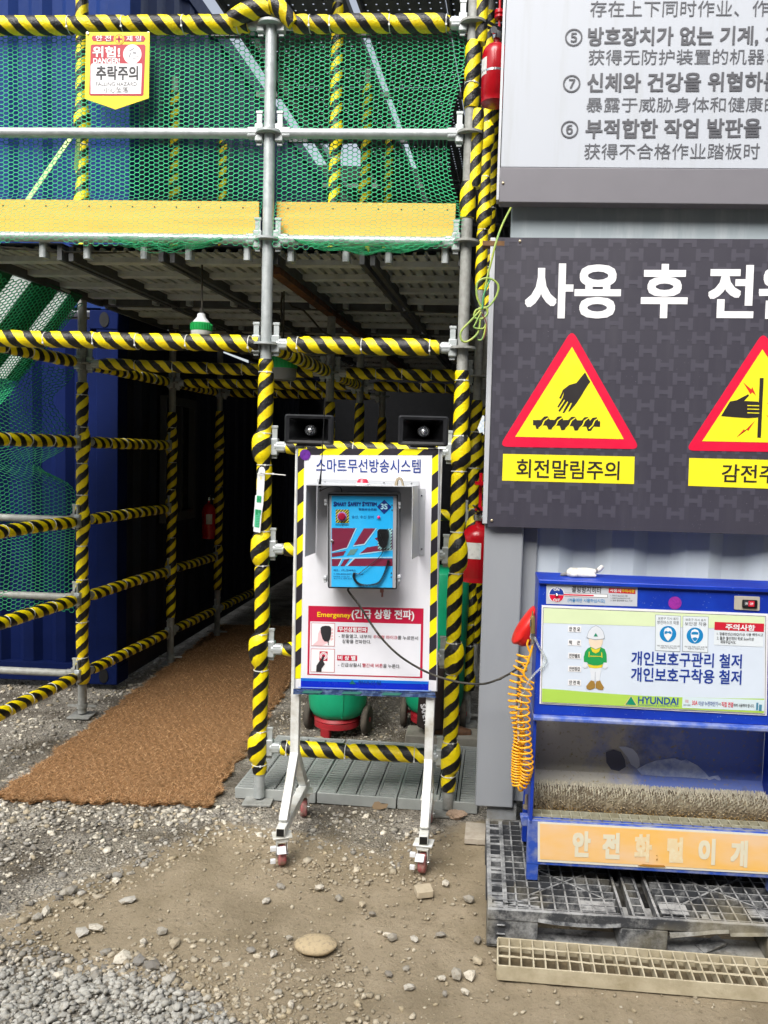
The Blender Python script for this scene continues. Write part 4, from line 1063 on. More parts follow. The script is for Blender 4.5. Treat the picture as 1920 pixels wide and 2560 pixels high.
E_ = at(1236, 262, 3.9); hh = at(1236, 98, 3.9).z - E_.z
extinguisher(E_, hh, 0.066, 'red fire extinguisher high up, half hidden by the white notice board', -160, band=True)
E_ = at(521, 1347, 6.62); hh = at(521, 1252, 6.62).z - E_.z
extinguisher(E_, hh, 0.055, 'dim red fire extinguisher hanging in the dark below the window wall', -70)
E_ = at(380, 392, 6.2); hh = at(380, 285, 6.2).z - E_.z
extinguisher(E_, hh, 0.07, 'faint red fire extinguisher seen through the green net under the flag', -80)
# red bracket rack above the right extinguisher, and a small red valve at the top
rk = thing('wall_bracket', 'red metal hanging bracket above the right fire extinguisher', 'bracket', at(1200, 1240, 4.05))
Y_ = 4.05
b = MB(); b.box(at(1201, 1230, Y_), (0.016, 0.012, at(1200, 1185, Y_).z - at(1200, 1280, Y_).z)); b.build('upright', REDX, rk)
for yy in (1208, 1271):
    b = MB(); b.box(at(1200, yy, Y_ - 0.03), (0.05, 0.06, 0.018)); b.build('arm', REDX, rk)
b = MB(); M = Matrix.Translation(at(1249, 38, 3.95)); b.lathe([(0.018, -0.02), (0.024, -0.015), (0.024, -0.005), (0.014, 0), (0.024, 0.005), (0.024, 0.02), (0.015, 0.025)], M, 16); b.lathe([(0.006, -0.25), (0.006, 0.3)], M, 8)
tag(b.build('red_valve', REDX), 'small red knob on a thin rod beside the top of the white board', 'valve')
# crumpled white sticker by the dark board
b = MB(); pts = [A5(1368, 1200), A5(1398, 1125), A5(1408, 1130), A5(1406, 1238), A5(1396, 1222), A5(1380, 1228)]
b.prism([(p[0], p[1]) for p in [(at(*q, 3.3).x, at(*q, 3.3).z) for q in pts]], -0.004, 0.004, Matrix(((1, 0, 0, 0), (0, 0, 1, 3.3), (0, 1, 0, 0), (0, 0, 0, 1)))); b.build
sc_ = b.build('paper_scrap', mat('scrap', S('#e4e8ea'), 0.6, 0, S('#8fb6d0'), 60, 0.6)); tag(sc_, 'crumpled white and blue wrapper scrap caught beside the dark board', 'scrap')

# ================================================================ HANGING LAMPS
GREENP = mat('green_lamp_plastic', S('#1fa653'), 0.35)
OPAL = mat('opal_plastic', S('#c9ccc8'), 0.3)
def lamp(px, ytop, ybot, Y, cord_top, label, bm_=None):
    c = at(px, ybot, Y); hh = at(px, ytop, Y).z - c.z; r = hh * 0.40
    o = thing('hanging_lamp', label, 'lamp', c, group='hanging bulbs under the deck'); M = Matrix.Translation(c)
    b = MB(); b.lathe([(0.001, 0), (r * 0.8, 0.002), (r * 0.96, hh * 0.1), (r * 0.98, hh * 0.33)], M, 24); b.build('bulb', bm_ or OPAL, o, 50)
    b = MB()
    n = 24
    b.lathe([(r * 0.98, hh * 0.33), (r, hh * 0.35), (r * 0.97, hh * 0.62), (r * 0.8, hh * 0.66)], M, n)
    for i in range(n):
        a = 2 * math.pi * i / n; b.boxm(M @ Matrix.Rotation(a, 4, 'Z') @ Matrix.Translation((r * 0.99, 0, hh * 0.49)), 0.006, 0.004, hh * 0.24)
    b.build('collar', GREENP, o)
    b = MB(); b.lathe([(r * 0.85, hh * 0.64), (r * 0.72, hh * 0.72), (r * 0.42, hh * 0.86), (r * 0.36, hh * 1.0), (r * 0.2, hh * 1.02)], M, 20); b.build('cap', WHITE, o, 50)
    b = MB(); b.lathe([(r * 0.22, hh * 1.0), (r * 0.18, hh * 1.2)], M, 12); b.tube([c + Z3 * hh * 1.15, c + Z3 * hh * 1.3 + Vector((0.002, 0, 0)), Vector((c.x, c.y, cord_top))], 0.0045, 8); b.build('cord', BLACKR, o)
    return o
lamp(503, *(A4(0, 540)[1], A4(0, 690)[1]), 3.75, 2.47, 'hanging bulb with white cap and green collar above the long padded rail')
lamp(706, 862, A5(250, 925)[1], 4.3, 2.47, 'hanging grey bulb half hidden behind the bright front post', mat('grey_bulb', S('#7e807f'), 0.35))
# cable slung under the ledger
b = MB(); pp = [A4(-60, 150), A4(120, 165), A4(300, 182), A4(600, 190), A4(850, 178), A4(1000, 160), A4(1150, 140)]
b.tube([at(*p, 3.66) for p in pp], 0.0045, 8); tag(b.build('cable', BLACKR), 'dark cable sagging below the left ledger towards the hanging bulb', 'cable')

for pts_, Y_, lab_ in (([(240, 395), (243, 430), (236, 500), (242, 560), (240, 640)], 4.4, 'dark cable dropping from the deck behind the bright front post'), ([(250, 430), (300, 500), (365, 520), (420, 580), (470, 640), (560, 690)], 4.7, 'thin dark cable slung diagonally below the deck planks')):
    b = MB(); b.tube([at(*A5(*p), Y_) for p in pts_], 0.006, 7); tag(b.build('cable', BLACKR), lab_, 'cable')
for pts_, lab_ in (([(1160, 140), (1210, 190), (1290, 250), (1400, 310), (1500, 345)], 'thin yellow green wire running back under the deck from the hanging bulb'),):
    b = MB(); b.tube([at(*A4(*p), 3.7 + 0.15 * i) for i, p in enumerate(pts_)], 0.003, 7); tag(b.build('wire', mat('olive_wire', S('#7d8a3a'), 0.6)), lab_, 'wire')
# ================================================================ DANGER FLAG
RED_ = mat('print_red', S('#b3122d'), 0.45); WHITEP = mat('print_white', S('#f2f2f4'), 0.45); BLK = mat('print_black', S('#2b2a2e'), 0.5)
YEL_ = mat('print_yellow', S('#f6df12'), 0.45); BLUEP = mat('print_blue', S('#173a9a'), 0.45); GREYP = mat('print_grey', S('#55565c'), 0.5); GREENL = mat('print_green', S('#0f8f6a'), 0.5)
fy = P0.lerp(PL, 0.4).y - 0.048
fl = Board('danger_flag', 'yellow pennant reading danger falling hazard hanging from the top left rail', 'flag', at(*A1(495, 200), fy), SX)
fl.poly('cloth', [A1(495, 185), A1(862, 185), A1(857, 565), A1(665, 630), A1(488, 568)], YEL_, 0.0, 0.003)
fl.poly('red_band', [A1(527, 218), A1(535, 205), A1(828, 205), A1(838, 222), A1(828, 240), A1(535, 236)], RED_, 0.001)
fl.disc('emblem', A1(685, 225), 13.2, YEL_, 0.0018); fl.disc('emblem', A1(685, 225), 11.6, mat('print_orange', S('#e98b17'), 0.5), 0.0022, inner=0.8)
fl.polys('emblem', [[A1(680, 207), A1(691, 207), A1(691, 244), A1(680, 244)], [A1(667, 220), A1(704, 220), A1(704, 231), A1(667, 231)]], RED_, 0.0026)
fl.text('안 전', A1(552, 220), A1(640, 221), 14, WHITEP, 0.012); fl.text('제 일', A1(728, 222), A1(814, 222), 14, WHITEP, 0.012)
fl.poly('red_panel', [A1(522, 262), A1(532, 256), A1(832, 256), A1(838, 266), A1(826, 548), A1(816, 552), A1(522, 550), A1(514, 542)], RED_, 0.001)
fl.poly('white_panel', [A1(530, 366), A1(816, 366), A1(818, 380), A1(812, 540), A1(522, 540), A1(522, 378)], WHITEP, 0.0016)
fl.text('위험!', A1(533, 298), A1(692, 300), 28, WHITEP, 0.03); fl.text('DANGER!', A1(537, 350), A1(690, 350), 13, WHITEP, 0.03)
fl.disc('picture', A1(762, 312), 23, WHITEP, 0.0016)
fl.polys('picture', [[A1(742, 290), A1(770, 275), A1(774, 280), A1(748, 296)], [A1(738, 330), A1(752, 300), A1(757, 303), A1(746, 332)], [A1(760, 318), A1(800, 322), A1(800, 326), A1(760, 323)], [A1(764, 334), A1(796, 338), A1(796, 342), A1(764, 339)], [A1(765, 295), A1(785, 300), A1(783, 312), A1(764, 308)]], mat('pale_line', S('#9b9ba0'), 0.5), 0.0022)
fl.text('추락주의', A1(553, 420), A1(795, 421), 36, BLK, 0.028); fl.text('FALLING HAZARD', A1(553, 484), A1(788, 484), 9.5, BLK); fl.text('小心坠落', A1(597, 518), A1(738, 518), 14, BLK)
b = MB()
for x in (505, 855):
    p = at(*A1(x, 190), fy - 0.003); b.lathe([(0.006, -0.002), (0.006, 0.002)], Matrix.Translation(p) @ Matrix.Rotation(R(90), 4, 'X'), 12)
b.build('eyelet', CHROME, fl.root)

# ================================================================ WHITE NOTICE BOARD (upper right)
wy = at(1270, 500, WO.y - 0.02 - 0.0).y
def wallpt(px, py, off): # point on the wall plane moved `off` towards the camera
    n = Vector((SX, -1, 0)).normalized(); d = ray(px, py); o = WO + n * off
    return CAM + d * ((o - CAM).dot(n) / d.dot(n))
def scuffed(name, c, c2, spot, dens=0.05, sc=70):
    N = NT(name); P = N.pos(); v = N.n('TexVoronoi', _Scale=sc, _Randomness=1.0); N.l(P, v.inputs['Vector'])
    s_ = N.math('MULTIPLY', N.math('LESS_THAN', v.outputs['Distance'], dens), N.ramp(N.noise(P, 5, 4), 0.5, 0.62))
    run = N.ramp(N.noise(N.scale(P, (9, 9, 0.7)), 2.2, 5, 0.6), 0.52, 0.8)
    N.col(N.mix(s_, N.mix(run, c, c2), spot)); N.rough(N.math('ADD', 0.34, N.math('MULTIPLY', N.noise(P, 6, 4), 0.2))); N.bump(N.noise(P, 2.2, 2), 0.05, 0.03)
    return N.m
ws = Board('notice_board', 'large white notice board with grey Korean and Chinese rules, upper right', 'sign', wallpt(*A3(112, 1165), 0.075), SX)
SHW = scuffed('sign_white_print', S('#b6bbc3'), S('#adb1b5'), S('#a9a496'), 0.03, 40); SHG = mat('sign_grey', S('#77757b'), 0.45); GTX = mat('grey_lettering', S('#54555b'), 0.5)
xl = 0.0; yb_ = ws.lp(A3(112, 1165)).y; ym = ws.lp(A3(115, 962)).y; xr = 1.6
b = MB(True); b.prism([(xl, ym), (xr, ym), (xr, ym + 1.6), (xl, ym + 1.6)], -0.06, 0.0); b.build('panel', SHW, ws.root, bevel=0.002)
b = MB(True); b.prism([(xl - 0.002, yb_), (xr, yb_), (xr, ym - 0.001), (xl - 0.002, ym - 0.001)], -0.06, 0.002); b.build('grey_strip', SHG, ws.root, bevel=0.003)
b = MB(True); b.prism([(xl - 0.012, yb_ + 0.012), (xl - 0.003, yb_ + 0.012), (xl - 0.003, ym + 1.6), (xl - 0.012, ym + 1.6)], -0.06, -0.006); b.build('edge_trim', GREYH, ws.root)
def screw(bd, p, z=0.003, r=3.0):
    C = bd.lp(p, z); b = MB(True); b.lathe([(0.0052, 0), (0.0052, 0.0015), (0.003, 0.003)], Matrix.Translation((C.x, C.y, z)), 12); b.build('screw', mat('brass_screw', S('#b9a98c'), 0.35, 0.6), bd.root)
screw(ws, A3(133, 1055), 0.003)
for body, a, c, h, bo in (('存在上下同时作业、', (635, 50), (1495, 48), 92, 0.0), ('作', (1570, 48), (1668, 47), 92, 0.0), ('⑤', (490, 215), (590, 215), 100, 0.008),
        ('방호장치가 없는 기계,', (622, 213), (1605, 205), 112, 0.023), ('지', (1645, 203), (1740, 202), 108, 0.023), ('获得无防护装置的机器', (625, 330), (1640, 325), 88, 0.0), ('和', (1655, 325), (1745, 325), 88, 0.0),
        ('⑦', (478, 482), (578, 481), 100, 0.008), ('신체와 건강을 위협하는', (618, 476), (1735, 468), 112, 0.023), ('暴露于威胁身体和健康的', (612, 603), (1730, 600), 86, 0.0),
        ('⑥', (466, 746), (566, 745), 100, 0.008), ('부적합한 작업 발판을', (608, 742), (1620, 736), 112, 0.023), ('获得不合格作业踏板时', (600, 872), (1612, 870), 90, 0.0)):
    ws.text(body, A3(*a), A3(*c), h * k, GTX, bo)

# ================================================================ DARK WARNING BOARD
ds = Board('warning_board', 'dark patterned warning board with two red and yellow hazard triangles', 'sign', wallpt(*B1(45, 152), 0.035), SX, roll=0.006)
DKS0 = mat('dark_sign_face', S('#3b3943'), 0.45, 0, S('#34323b'), 2, 0.4); DKS = scuffed('dark_sign_print', S('#3b3943'), S('#43414a'), S('#9a98a0')); DKP = mat('dark_sign_pattern', S('#4a4853'), 0.45)
TL = ds.lp(A6(78, 100)); BLc = ds.lp(B1(45, 152)); xr = ds.lp((2360, 900)).x
b = MB(True); b.prism([(BLc.x, BLc.y), (xr, BLc.y), (xr, TL.y), (BLc.x, TL.y)], -0.004, 0.0); b.build('panel', DKS, ds.root)
b = MB(True); b.prism([(BLc.x - 0.022, BLc.y + 0.01), (BLc.x - 0.002, BLc.y + 0.01), (BLc.x - 0.002, TL.y), (BLc.x - 0.022, TL.y)], -0.03, -0.002); b.build('edge_trim', GREYH, ds.root, bevel=0.002)
W_, H_s = xr - BLc.x, TL.y - BLc.y
b = MB(True); ax, ay = 0.132, 0.098; q_ = ax / 8.6
for j in range(-1, int(H_s / (ay / 2)) + 2):
    for i in range(-1, int(W_ / ax) + 2):
        cx, cy = BLc.x + i * ax + (ax / 2 if j % 2 else 0), BLc.y + 0.02 + j * ay / 2 * 1.06
        for rect in ((-2.2, -0.55, 2.2, 0.55), (-2.2, -1.5, -1.05, 1.5), (1.05, -1.5, 2.2, 1.5)):
            x0, y0, x1, y1 = cx + rect[0] * q_, cy + rect[1] * q_, cx + rect[2] * q_, cy + rect[3] * q_
            if rect[1] == -0.55: x0, x1 = cx - 1.05 * q_, cx + 1.05 * q_
            x0, x1 = max(x0, BLc.x + .002), min(x1, xr - .002); y0, y1 = max(y0, BLc.y + .045), min(y1, TL.y - .002)
            if x1 > x0 and y1 > y0: b.face([(x0, y0, 0.0008), (x1, y0, 0.0008), (x1, y1, 0.0008), (x0, y1, 0.0008)])
b.build('pattern', DKP, ds.root)
for body, a, c, h in (('사용', (260, 408), (812, 410), 315), ('후', (928, 409), (1198, 410), 312), ('전', (1315, 412), (1580, 413), 305), ('원', (1606, 414), (1880, 415), 312)):
    ds.text(body, A6(*a), A6(*c), h * k, WHITEP, 0.027)
SRED = mat('sign_red', S('#e0143f'), 0.4); SYEL = mat('sign_yellow', S('#f8ea2a'), 0.4); SBLK = mat('sign_black', S('#241f20'), 0.5)
def rounded(pts, rad, n=6):
    out = []; N_ = len(pts)
    for i in range(N_):
        p0, p1, p2 = Vector(pts[i - 1]), Vector(pts[i]), Vector(pts[(i + 1) % N_])
        a, c = (p0 - p1).normalized(), (p2 - p1).normalized()
        for s_ in range(n + 1):
            t = s_ / n; q = (p1 + a * rad).lerp(p1, t).lerp(p1.lerp(p1 + c * rad, t), t); out.append((q.x, q.y))
    return out
for T, I in (((530, 632), (922, 1318), (110, 1308)), ((1632, 645), (2085, 1340), (1184, 1326))) and (((530, 632), (530, 730)), ((1632, 645), (1627, 745))):
    pass
for tri, inn in (([(530, 630), (922, 1320), (110, 1306)], [(530, 730), (828, 1262), (203, 1248)]), ([(1632, 644), (2085, 1342), (1183, 1328)], [(1627, 745), (1982, 1288), (1280, 1274)])):
    ds.poly('triangle', rounded([A6(*p) for p in tri], 22), SRED, 0.0016); ds.poly('triangle_field', [A6(*p) for p in inn], SYEL, 0.0024)
HAND = [(605, 878), (635, 932), (612, 965), (585, 1010), (556, 1055), (515, 1104), (508, 1102), (530, 1055), (524, 1052), (485, 1112), (475, 1110), (508, 1048), (502, 1045), (460, 1105), (451, 1100), (490, 1038), (485, 1034), (453, 1080), (446, 1076), (478, 1020), (483, 992), (466, 1030), (456, 1026), (478, 978), (515, 950), (556, 938), (582, 905)]
SCR = [(305, 1152), (350, 1152), (370, 1132), (390, 1130), (402, 1150), (430, 1152), (448, 1132), (468, 1130), (480, 1152), (508, 1152), (526, 1134), (548, 1133), (560, 1154), (586, 1154), (602, 1136), (622, 1135), (634, 1156), (648, 1140), (672, 1136), (682, 1158), (692, 1160), (692, 1192), (655, 1190), (640, 1214), (622, 1216), (612, 1190), (580, 1190), (562, 1212), (545, 1213), (536, 1188), (505, 1186), (486, 1210), (468, 1211), (460, 1186), (430, 1184), (412, 1206), (394, 1207), (384, 1184), (355, 1182), (340, 1203), (325, 1204), (318, 1183), (305, 1182)]
ds.poly('pictogram', [A6(*p) for p in HAND], SBLK, 0.0030)
ds.poly('pictogram', [A6(*p) for p in SCR], SBLK, 0.0030)
ds.polys('pictogram_line', [[A6(x + 26, 1138), A6(x + 33, 1140), A6(x + 8, 1158), A6(x - 2, 1182), A6(x - 24, 1204), A6(x - 30, 1200), A6(x - 9, 1180), A6(x + 1, 1156)] for x in (365, 443, 521, 598, 655)], SYEL, 0.0034)
ds.poly('pictogram', [A6(*p) for p in [(1388, 1130), (1440, 1045), (1478, 1038), (1545, 1003), (1550, 1012), (1522, 1042), (1600, 1046), (1612, 1056), (1608, 1066), (1618, 1076), (1614, 1090), (1618, 1100), (1610, 1112), (1612, 1124), (1600, 1138), (1545, 1142), (1460, 1136)]], SBLK, 0.0030)
ds.poly('pictogram', [A6(*p) for p in [(1612, 910), (1634, 910), (1618, 1254), (1597, 1253)]], SBLK, 0.0032)
ds.polys('pictogram_line', [[A6(1540, y), A6(1608, y + 2), A6(1608, y + 7), A6(1540, y + 5)] for y in (1066, 1086, 1108)], SYEL, 0.0036)
SR2 = mat('sign_bolt_red', S('#d8302a'), 0.4)
for pl in ([(1516, 935), (1562, 975), (1568, 962), (1590, 1012), (1568, 992), (1558, 1004), (1545, 982)], [(1478, 1252), (1520, 1205), (1530, 1215), (1585, 1155), (1545, 1215), (1535, 1205)], [(1652, 1060), (1690, 1020), (1700, 1030), (1740, 985), (1705, 1050), (1692, 1040)], [(1648, 1120), (1690, 1160), (1700, 1150), (1740, 1195), (1700, 1172), (1690, 1180)]):
    ds.poly('bolt_symbol', [A6(*p) for p in pl], SR2, 0.0030)
for q in ([(133, 1347), (891, 1363), (887, 1521), (127, 1501)], [(1205, 1371), (2010, 1390), (2004, 1560), (1199, 1531)]):
    ds.poly('caption_plate', [A6(*p) for p in q], SYEL, 0.0016)
ds.text('회전말림주의', A6(210, 1430), A6(803, 1444), 108 * k, SBLK, 0.012, 0.0026); ds.text('감전주의', A6(1393, 1458), A6(1810, 1468), 104 * k, SBLK, 0.012, 0.0026)
screw(ds, A6(230, 122)); screw(ds, B1(68, 118))

# yellow-green earth wire knotted at the right post
WIRE = mat('yellow_green_wire', S('#a9b54a'), 0.5, 0, S('#5f9a58'), 25, 0.8)
wr = thing('earth_wire', 'yellow green wire hanging from the board corner and knotted in loops', 'wire', at(*A5(1400, 500), 3.25))
def px_tube(parent, name, pts, Y, r, m, zoomf, dy=None):
    b = MB(); P = [at(*zoomf(*p), Y + (dy[i] if dy else 0)) for i, p in enumerate(pts)]
    # smooth the polyline with a Catmull-Rom
    Q = []
    for i in range(len(P) - 1):
        p0, p1, p2, p3 = P[max(i - 1, 0)], P[i], P[i + 1], P[min(i + 2, len(P) - 1)]
        for s_ in range(8):
            t = s_ / 8; Q.append(0.5 * ((2 * p1) + (p2 - p0) * t + (2 * p0 - 5 * p1 + 4 * p2 - p3) * t * t + (3 * p1 - p0 - 3 * p2 + p3) * t ** 3))
    Q.append(P[-1]); b.tube(Q, r, 8)
    return b.build(name, m, parent)
px_tube(wr, 'strand', [(1560, -70), (1510, 30), (1475, 130), (1450, 230), (1420, 350), (1400, 480)], 3.06, 0.004, WIRE, A5, [0.06, 0.03, 0, 0, 0, 0])
px_tube(wr, 'loop', [(1395, 510), (1365, 440), (1370, 360), (1430, 335), (1485, 370), (1480, 430), (1440, 490), (1400, 510), (1360, 520), (1350, 560), (1390, 570), (1425, 540), (1415, 505), (1375, 510)], 3.06, 0.004, WIRE, A5)
px_tube(wr, 'loop', [(1385, 520), (1330, 580), (1275, 640), (1275, 690), (1310, 700), (1370, 650), (1385, 560)], 3.06, 0.004, WIRE, A5)
px_tube(wr, 'loop', [(1390, 530), (1360, 590), (1350, 620), (1400, 625), (1415, 600), (1405, 660), (1390, 690), (1370, 690)], 3.055, 0.003, WIRE, A5)
px_tube(wr, 'strand', [(1440, 345), (1405, 430), (1395, 510)], 3.055, 0.003, mat('green_wire', S('#4b9a6a'), 0.5), A5)
px_tube(wr, 'tail', [(1395, 540), (1418, 590), (1415, 650), (1400, 690)], 3.055, 0.002, mat('red_wire', S('#7a3a30'), 0.5), A5)
def blob(name, m, tubes, voxel, parent, smooth=4, sub=0, boxes=()):
    """several overlapping tapered limbs melted into one continuous surface"""
    b = MB()
    for pts, rs in tubes: b.tube(pts, rs, 14)
    for M, d in boxes: b.boxm(M, *d)
    o = b.build(name, m, parent, 180)
    r = o.modifiers.new('Remesh', 'REMESH'); r.mode = 'VOXEL'; r.voxel_size = voxel; r.use_smooth_shade = True
    s = o.modifiers.new('Smooth', 'SMOOTH'); s.factor = 0.6; s.iterations = smooth
    return o
# ================================================================ FLOOR GRATINGS IN THE PASSAGE MOUTH
FRP = mat('grey_plastic_grating', S('#a3a7a5'), 0.45, 0.1, S('#8f9491'), 6, 0.7, 0.05, 60)
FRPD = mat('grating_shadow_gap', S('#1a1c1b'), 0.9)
fr = [gr(*p, 0.0) for p in ((587, 1995), (792, 2008), (993, 2022), (1196, 2034))]
bk = gr(676, 1854, 0.05); dv = Vector((0.10, 1, 0)); dep = 0.70
for i, l_ in enumerate(('grey slatted floor grating by the brown mat, left of three', 'grey slatted floor grating behind the broadcast stand, middle of three', 'grey slatted floor grating against the grey container, right of three')):
    a, c = fr[i], fr[i + 1]; ex = (c - a); wdt = ex.length - 0.006; ex.normalize()
    M = Matrix(((ex.x, dv.x, 0, a.x), (ex.y, dv.y, 0, a.y), (0, 0, 1, 0), (0, 0, 0, 1)))
    o = thing('floor_grating', l_, 'grating', M=M, group='floor gratings'); hz = 0.05
    b = MB(True)
    b.box((wdt / 2, 0.006, hz / 2), (wdt, 0.012, hz)); b.box((wdt / 2, dep - 0.006, hz / 2), (wdt, 0.012, hz))
    for xx in (0.006, wdt - 0.006): b.box((xx, dep / 2, hz / 2), (0.012, dep - 0.026, hz - 0.001))
    b.build('frame', FRP, o, bevel=0.002)
    b = MB(True)
    for j in range(1, 4): b.box((wdt * j / 4, dep / 2, hz / 2 - 0.004), (0.012, dep - 0.03, hz - 0.012))
    b.build('bearing_bars', FRP, o)
    b = MB(True); n = 25
    for j in range(n):
        yy = 0.016 + (dep - 0.032) * (j + 0.5) / n
        for q in range(4):
            x0, x1 = wdt * q / 4 + 0.011, wdt * (q + 1) / 4 - 0.011
            b.box(((x0 + x1) / 2, yy, hz - 0.008), (x1 - x0, (dep - 0.032) / n - 0.013, 0.014))
    sl = b.build('slats', FRP, o)
    b = MB(True); b.box((wdt / 2, dep / 2, 0.006), (wdt - 0.03, dep - 0.03, 0.006)); b.build('gap_shade', FRPD, o)  # near-black sheet under the slats, painted as the shade in their gaps

# ================================================================ BROADCAST STAND
sx0 = -0.2725
st = Board('broadcast_stand', 'white steel stand on castors holding a wireless broadcast notice board', 'stand', (sx0, 3.2, 0), -0.05)
HX = 0.268; PZ = 0.030
for s_ in (-1, 1):
    x = -0.262 if s_ < 0 else 0.290
    b = MB(True); b.box((x, 0.99, 0), (0.036, 1.28, 0.036)); b.build('upright', STANDW, st.root, bevel=0.003)
    for d_ in (1, -1):
        b = MB(True); b.bar((x, 0.36, d_ * 0.004), (x, 0.158, d_ * 0.185), 0.036, 0.034, up=(1, 0, 0)); b.build('leg', STANDW, st.root, bevel=0.003)
    b = MB(True); b.bar((x, 0.137, 0.235), (x, 0.137, -0.235), 0.036, 0.036, up=(0, 1, 0)); bt = b.build('base_tube', STANDW, st.root, bevel=0.003)
    b = MB(True); b.box((x, 0.137, 0.2352), (0.029, 0.029, 0.0012)); b.build('tube_opening', BLACKP, bt)
    for d_ in (1, -1):
        zc = d_ * 0.205; turn = 0.35 if s_ < 0 else -0.12
        if d_ < 0: turn *= 0.5
        M = Matrix.Translation((x, 0, zc)) @ Matrix.Rotation(turn + (0 if d_ > 0 else 3.14), 4, 'Y')
        cst = MB(True); cst.boxm(M @ Matrix.Translation((0, 0.114, 0)), 0.075, 0.006, 0.062); cst.boxm(M @ Matrix.Translation((0, 0.104, 0)), 0.05, 0.014, 0.05)
        c_ = cst.build('caster', STANDW, st.root, bevel=0.002)
        fk = MB(True)
        for t in (-1, 1):
            fk.prism([(-0.022, 0.096), (0.026, 0.096), (0.024, 0.05), (0.008, 0.028), (-0.006, 0.028), (-0.018, 0.05)], t * 0.019 - 0.0015, t * 0.019 + 0.0015, M @ Matrix.Rotation(R(90), 4, 'Y') @ Matrix.Translation((0, 0, 0)))
        fk.boxm(M @ Matrix.Translation((0, 0.096, 0)), 0.041, 0.003, 0.05); fk.build('fork', STANDW, c_)
        wh = MB(True); wh.lathe([(0.012, -0.014), (0.034, -0.014), (0.0385, -0.009), (0.0385, 0.009), (0.034, 0.014), (0.012, 0.014)], M @ Matrix.Translation((0, 0.039, 0.006)) @ Matrix.Rotation(R(90), 4, 'Y'), 26)
        wh.build('wheel', mat('pink_rubber_wheel', S('#b5545a'), 0.6, 0, S('#a49a8c'), 40, 0.8), c_)
        ax_ = MB(True); ax_.lathe([(0.010, -0.024), (0.010, 0.024)], M @ Matrix.Translation((0, 0.039, 0.006)) @ Matrix.Rotation(R(90), 4, 'Y'), 10); ax_.build('axle', CHROME, c_)
        if d_ > 0:
            pd = MB(True); pd.boxm(M @ Matrix.Translation((-0.006, 0.075, 0.045)) @ Matrix.Rotation(0.5, 4, 'X'), 0.034, 0.003, 0.034); pd.build('brake_pedal', WHITE, c_, bevel=0.001); pd = MB(True); pd.boxm(M @ Matrix.Translation((-0.036, 0.078, 0.03)), 0.022, 0.018, 0.014); pd.build('brake_lever', WHITE, c_, bevel=0.002); pd = MB(True); pd.boxm(M @ Matrix.Translation((-0.036, 0.028, 0.03)), 0.02, 0.018, 0.012); pd.build('brake_lever', WHITE, c_, bevel=0.002)
for yy in (0.40, 0.64, 1.60):
    b = MB(True); b.box((0.014, yy if yy > 0.5 else 0.66, -0.003), (0.552 - 0.037, 0.03, 0.03)); 
    if yy > 0.5: b.build('crossbar', STANDW, st.root)
lp = lambda p, z=PZ: st.lp(p, z)
PTL, PTR, PBL, PBR = lp(A8(335, 165)), lp(A8(1143, 167)), lp(A8(317, 1545)), lp(A8(1130, 1562))
b = MB(True); b.prism([(PBL.x, PBL.y), (PBR.x, PBR.y), (PTR.x, PTR.y), (PTL.x, PTL.y)], 0.019, PZ); pn = b.build('sign_panel', mat('panel_white', S('#e9eaf0'), 0.38), st.root)
for i, (p_, q_) in enumerate(((PTL, PBL), (PTR, PBR))):
    b = MB(True); s_ = -1 if i == 0 else 1
    b.bar((p_.x + s_ * 0.002, p_.y, PZ - 0.004), (q_.x + s_ * 0.002, q_.y, PZ - 0.004), 0.004, 0.016, up=(0, 0, 1)); b.build('edge_strip', GREY, pn)
HAZ = hazard_flat('hazard_stripes_print', 0.150, 0.132, 0.25)
z1 = PZ + 0.001
st.poly('hazard_border', [A8(335, 165), A8(1143, 167), A8(1140, 203), A8(370, 201)], HAZ, z1, parent=pn)
st.poly('hazard_border', [A8(335, 165), A8(370, 201), A8(350, 1490), A8(317, 1490)], HAZ, z1, parent=pn)
st.poly('hazard_border', [A8(1143, 167), A8(1131, 1500), A8(1088, 1496), A8(1107, 203)], HAZ, z1, parent=pn)
NAVYT = mat('print_navy', S('#12398f'), 0.45)
st.text('스마트무선방송시스템', A8(438, 262), A8(1040, 266), 78 * k, NAVYT, 0.006, z1 + .001, parent=pn)
st.disc('sticker', A8(375, 200), 13.5, mat('purple_sticker', S('#6a2c96'), 0.4, 0, S('#4b1c72'), 80, 0.6), z1 + 0.0015, parent=pn)
EMR = mat('notice_red', S('#c4103e'), 0.45); PINK = mat('print_skin', S('#f1c6cb'), 0.5)
st.poly('notice', [B8(143, 158), B8(1470, 190), B8(1455, 993), B8(130, 953)], EMR, z1, parent=pn)
st.poly('notice_field', [B8(165, 338), B8(1440, 370), B8(1428, 977), B8(152, 942)], mat('notice_white', S('#e9eaf1'), 0.4), z1 + .0008, parent=pn)
st.text('Emergeney', B8(245, 266), B8(632, 276), 74 * .217, mat('print_amber', S('#ffd21a'), 0.5), 0.02, z1 + .0016, parent=pn)
st.text('(긴급 상황 전파)', B8(640, 258), B8(1362, 272), 128 * .217, WHITEP, 0.026, z1 + .0016, parent=pn)
z2, z3 = z1 + .0016, z1 + .0024
for (y0, y1, x0, x1) in ((353, 622, 178, 450), (652, 922, 172, 447)):
    st.poly('picture_frame', [B8(x0, y0), B8(x1, y0 + 6), B8(x1 - 4, y1 + 6), B8(x0 - 4, y1)], EMR, z2, parent=pn); st.poly('picture', [B8(x0 + 4, y0 + 5), B8(x1 - 5, y0 + 11), B8(x1 - 9, y1 + 1), B8(x0, y1 - 5)], WHITEP, z2 + .0005, parent=pn)
st.poly('pictogram_hand', [B8(190, 612), B8(250, 560), B8(255, 480), B8(280, 430), B8(320, 560), B8(385, 580), B8(300, 618)], PINK, z3, parent=pn)
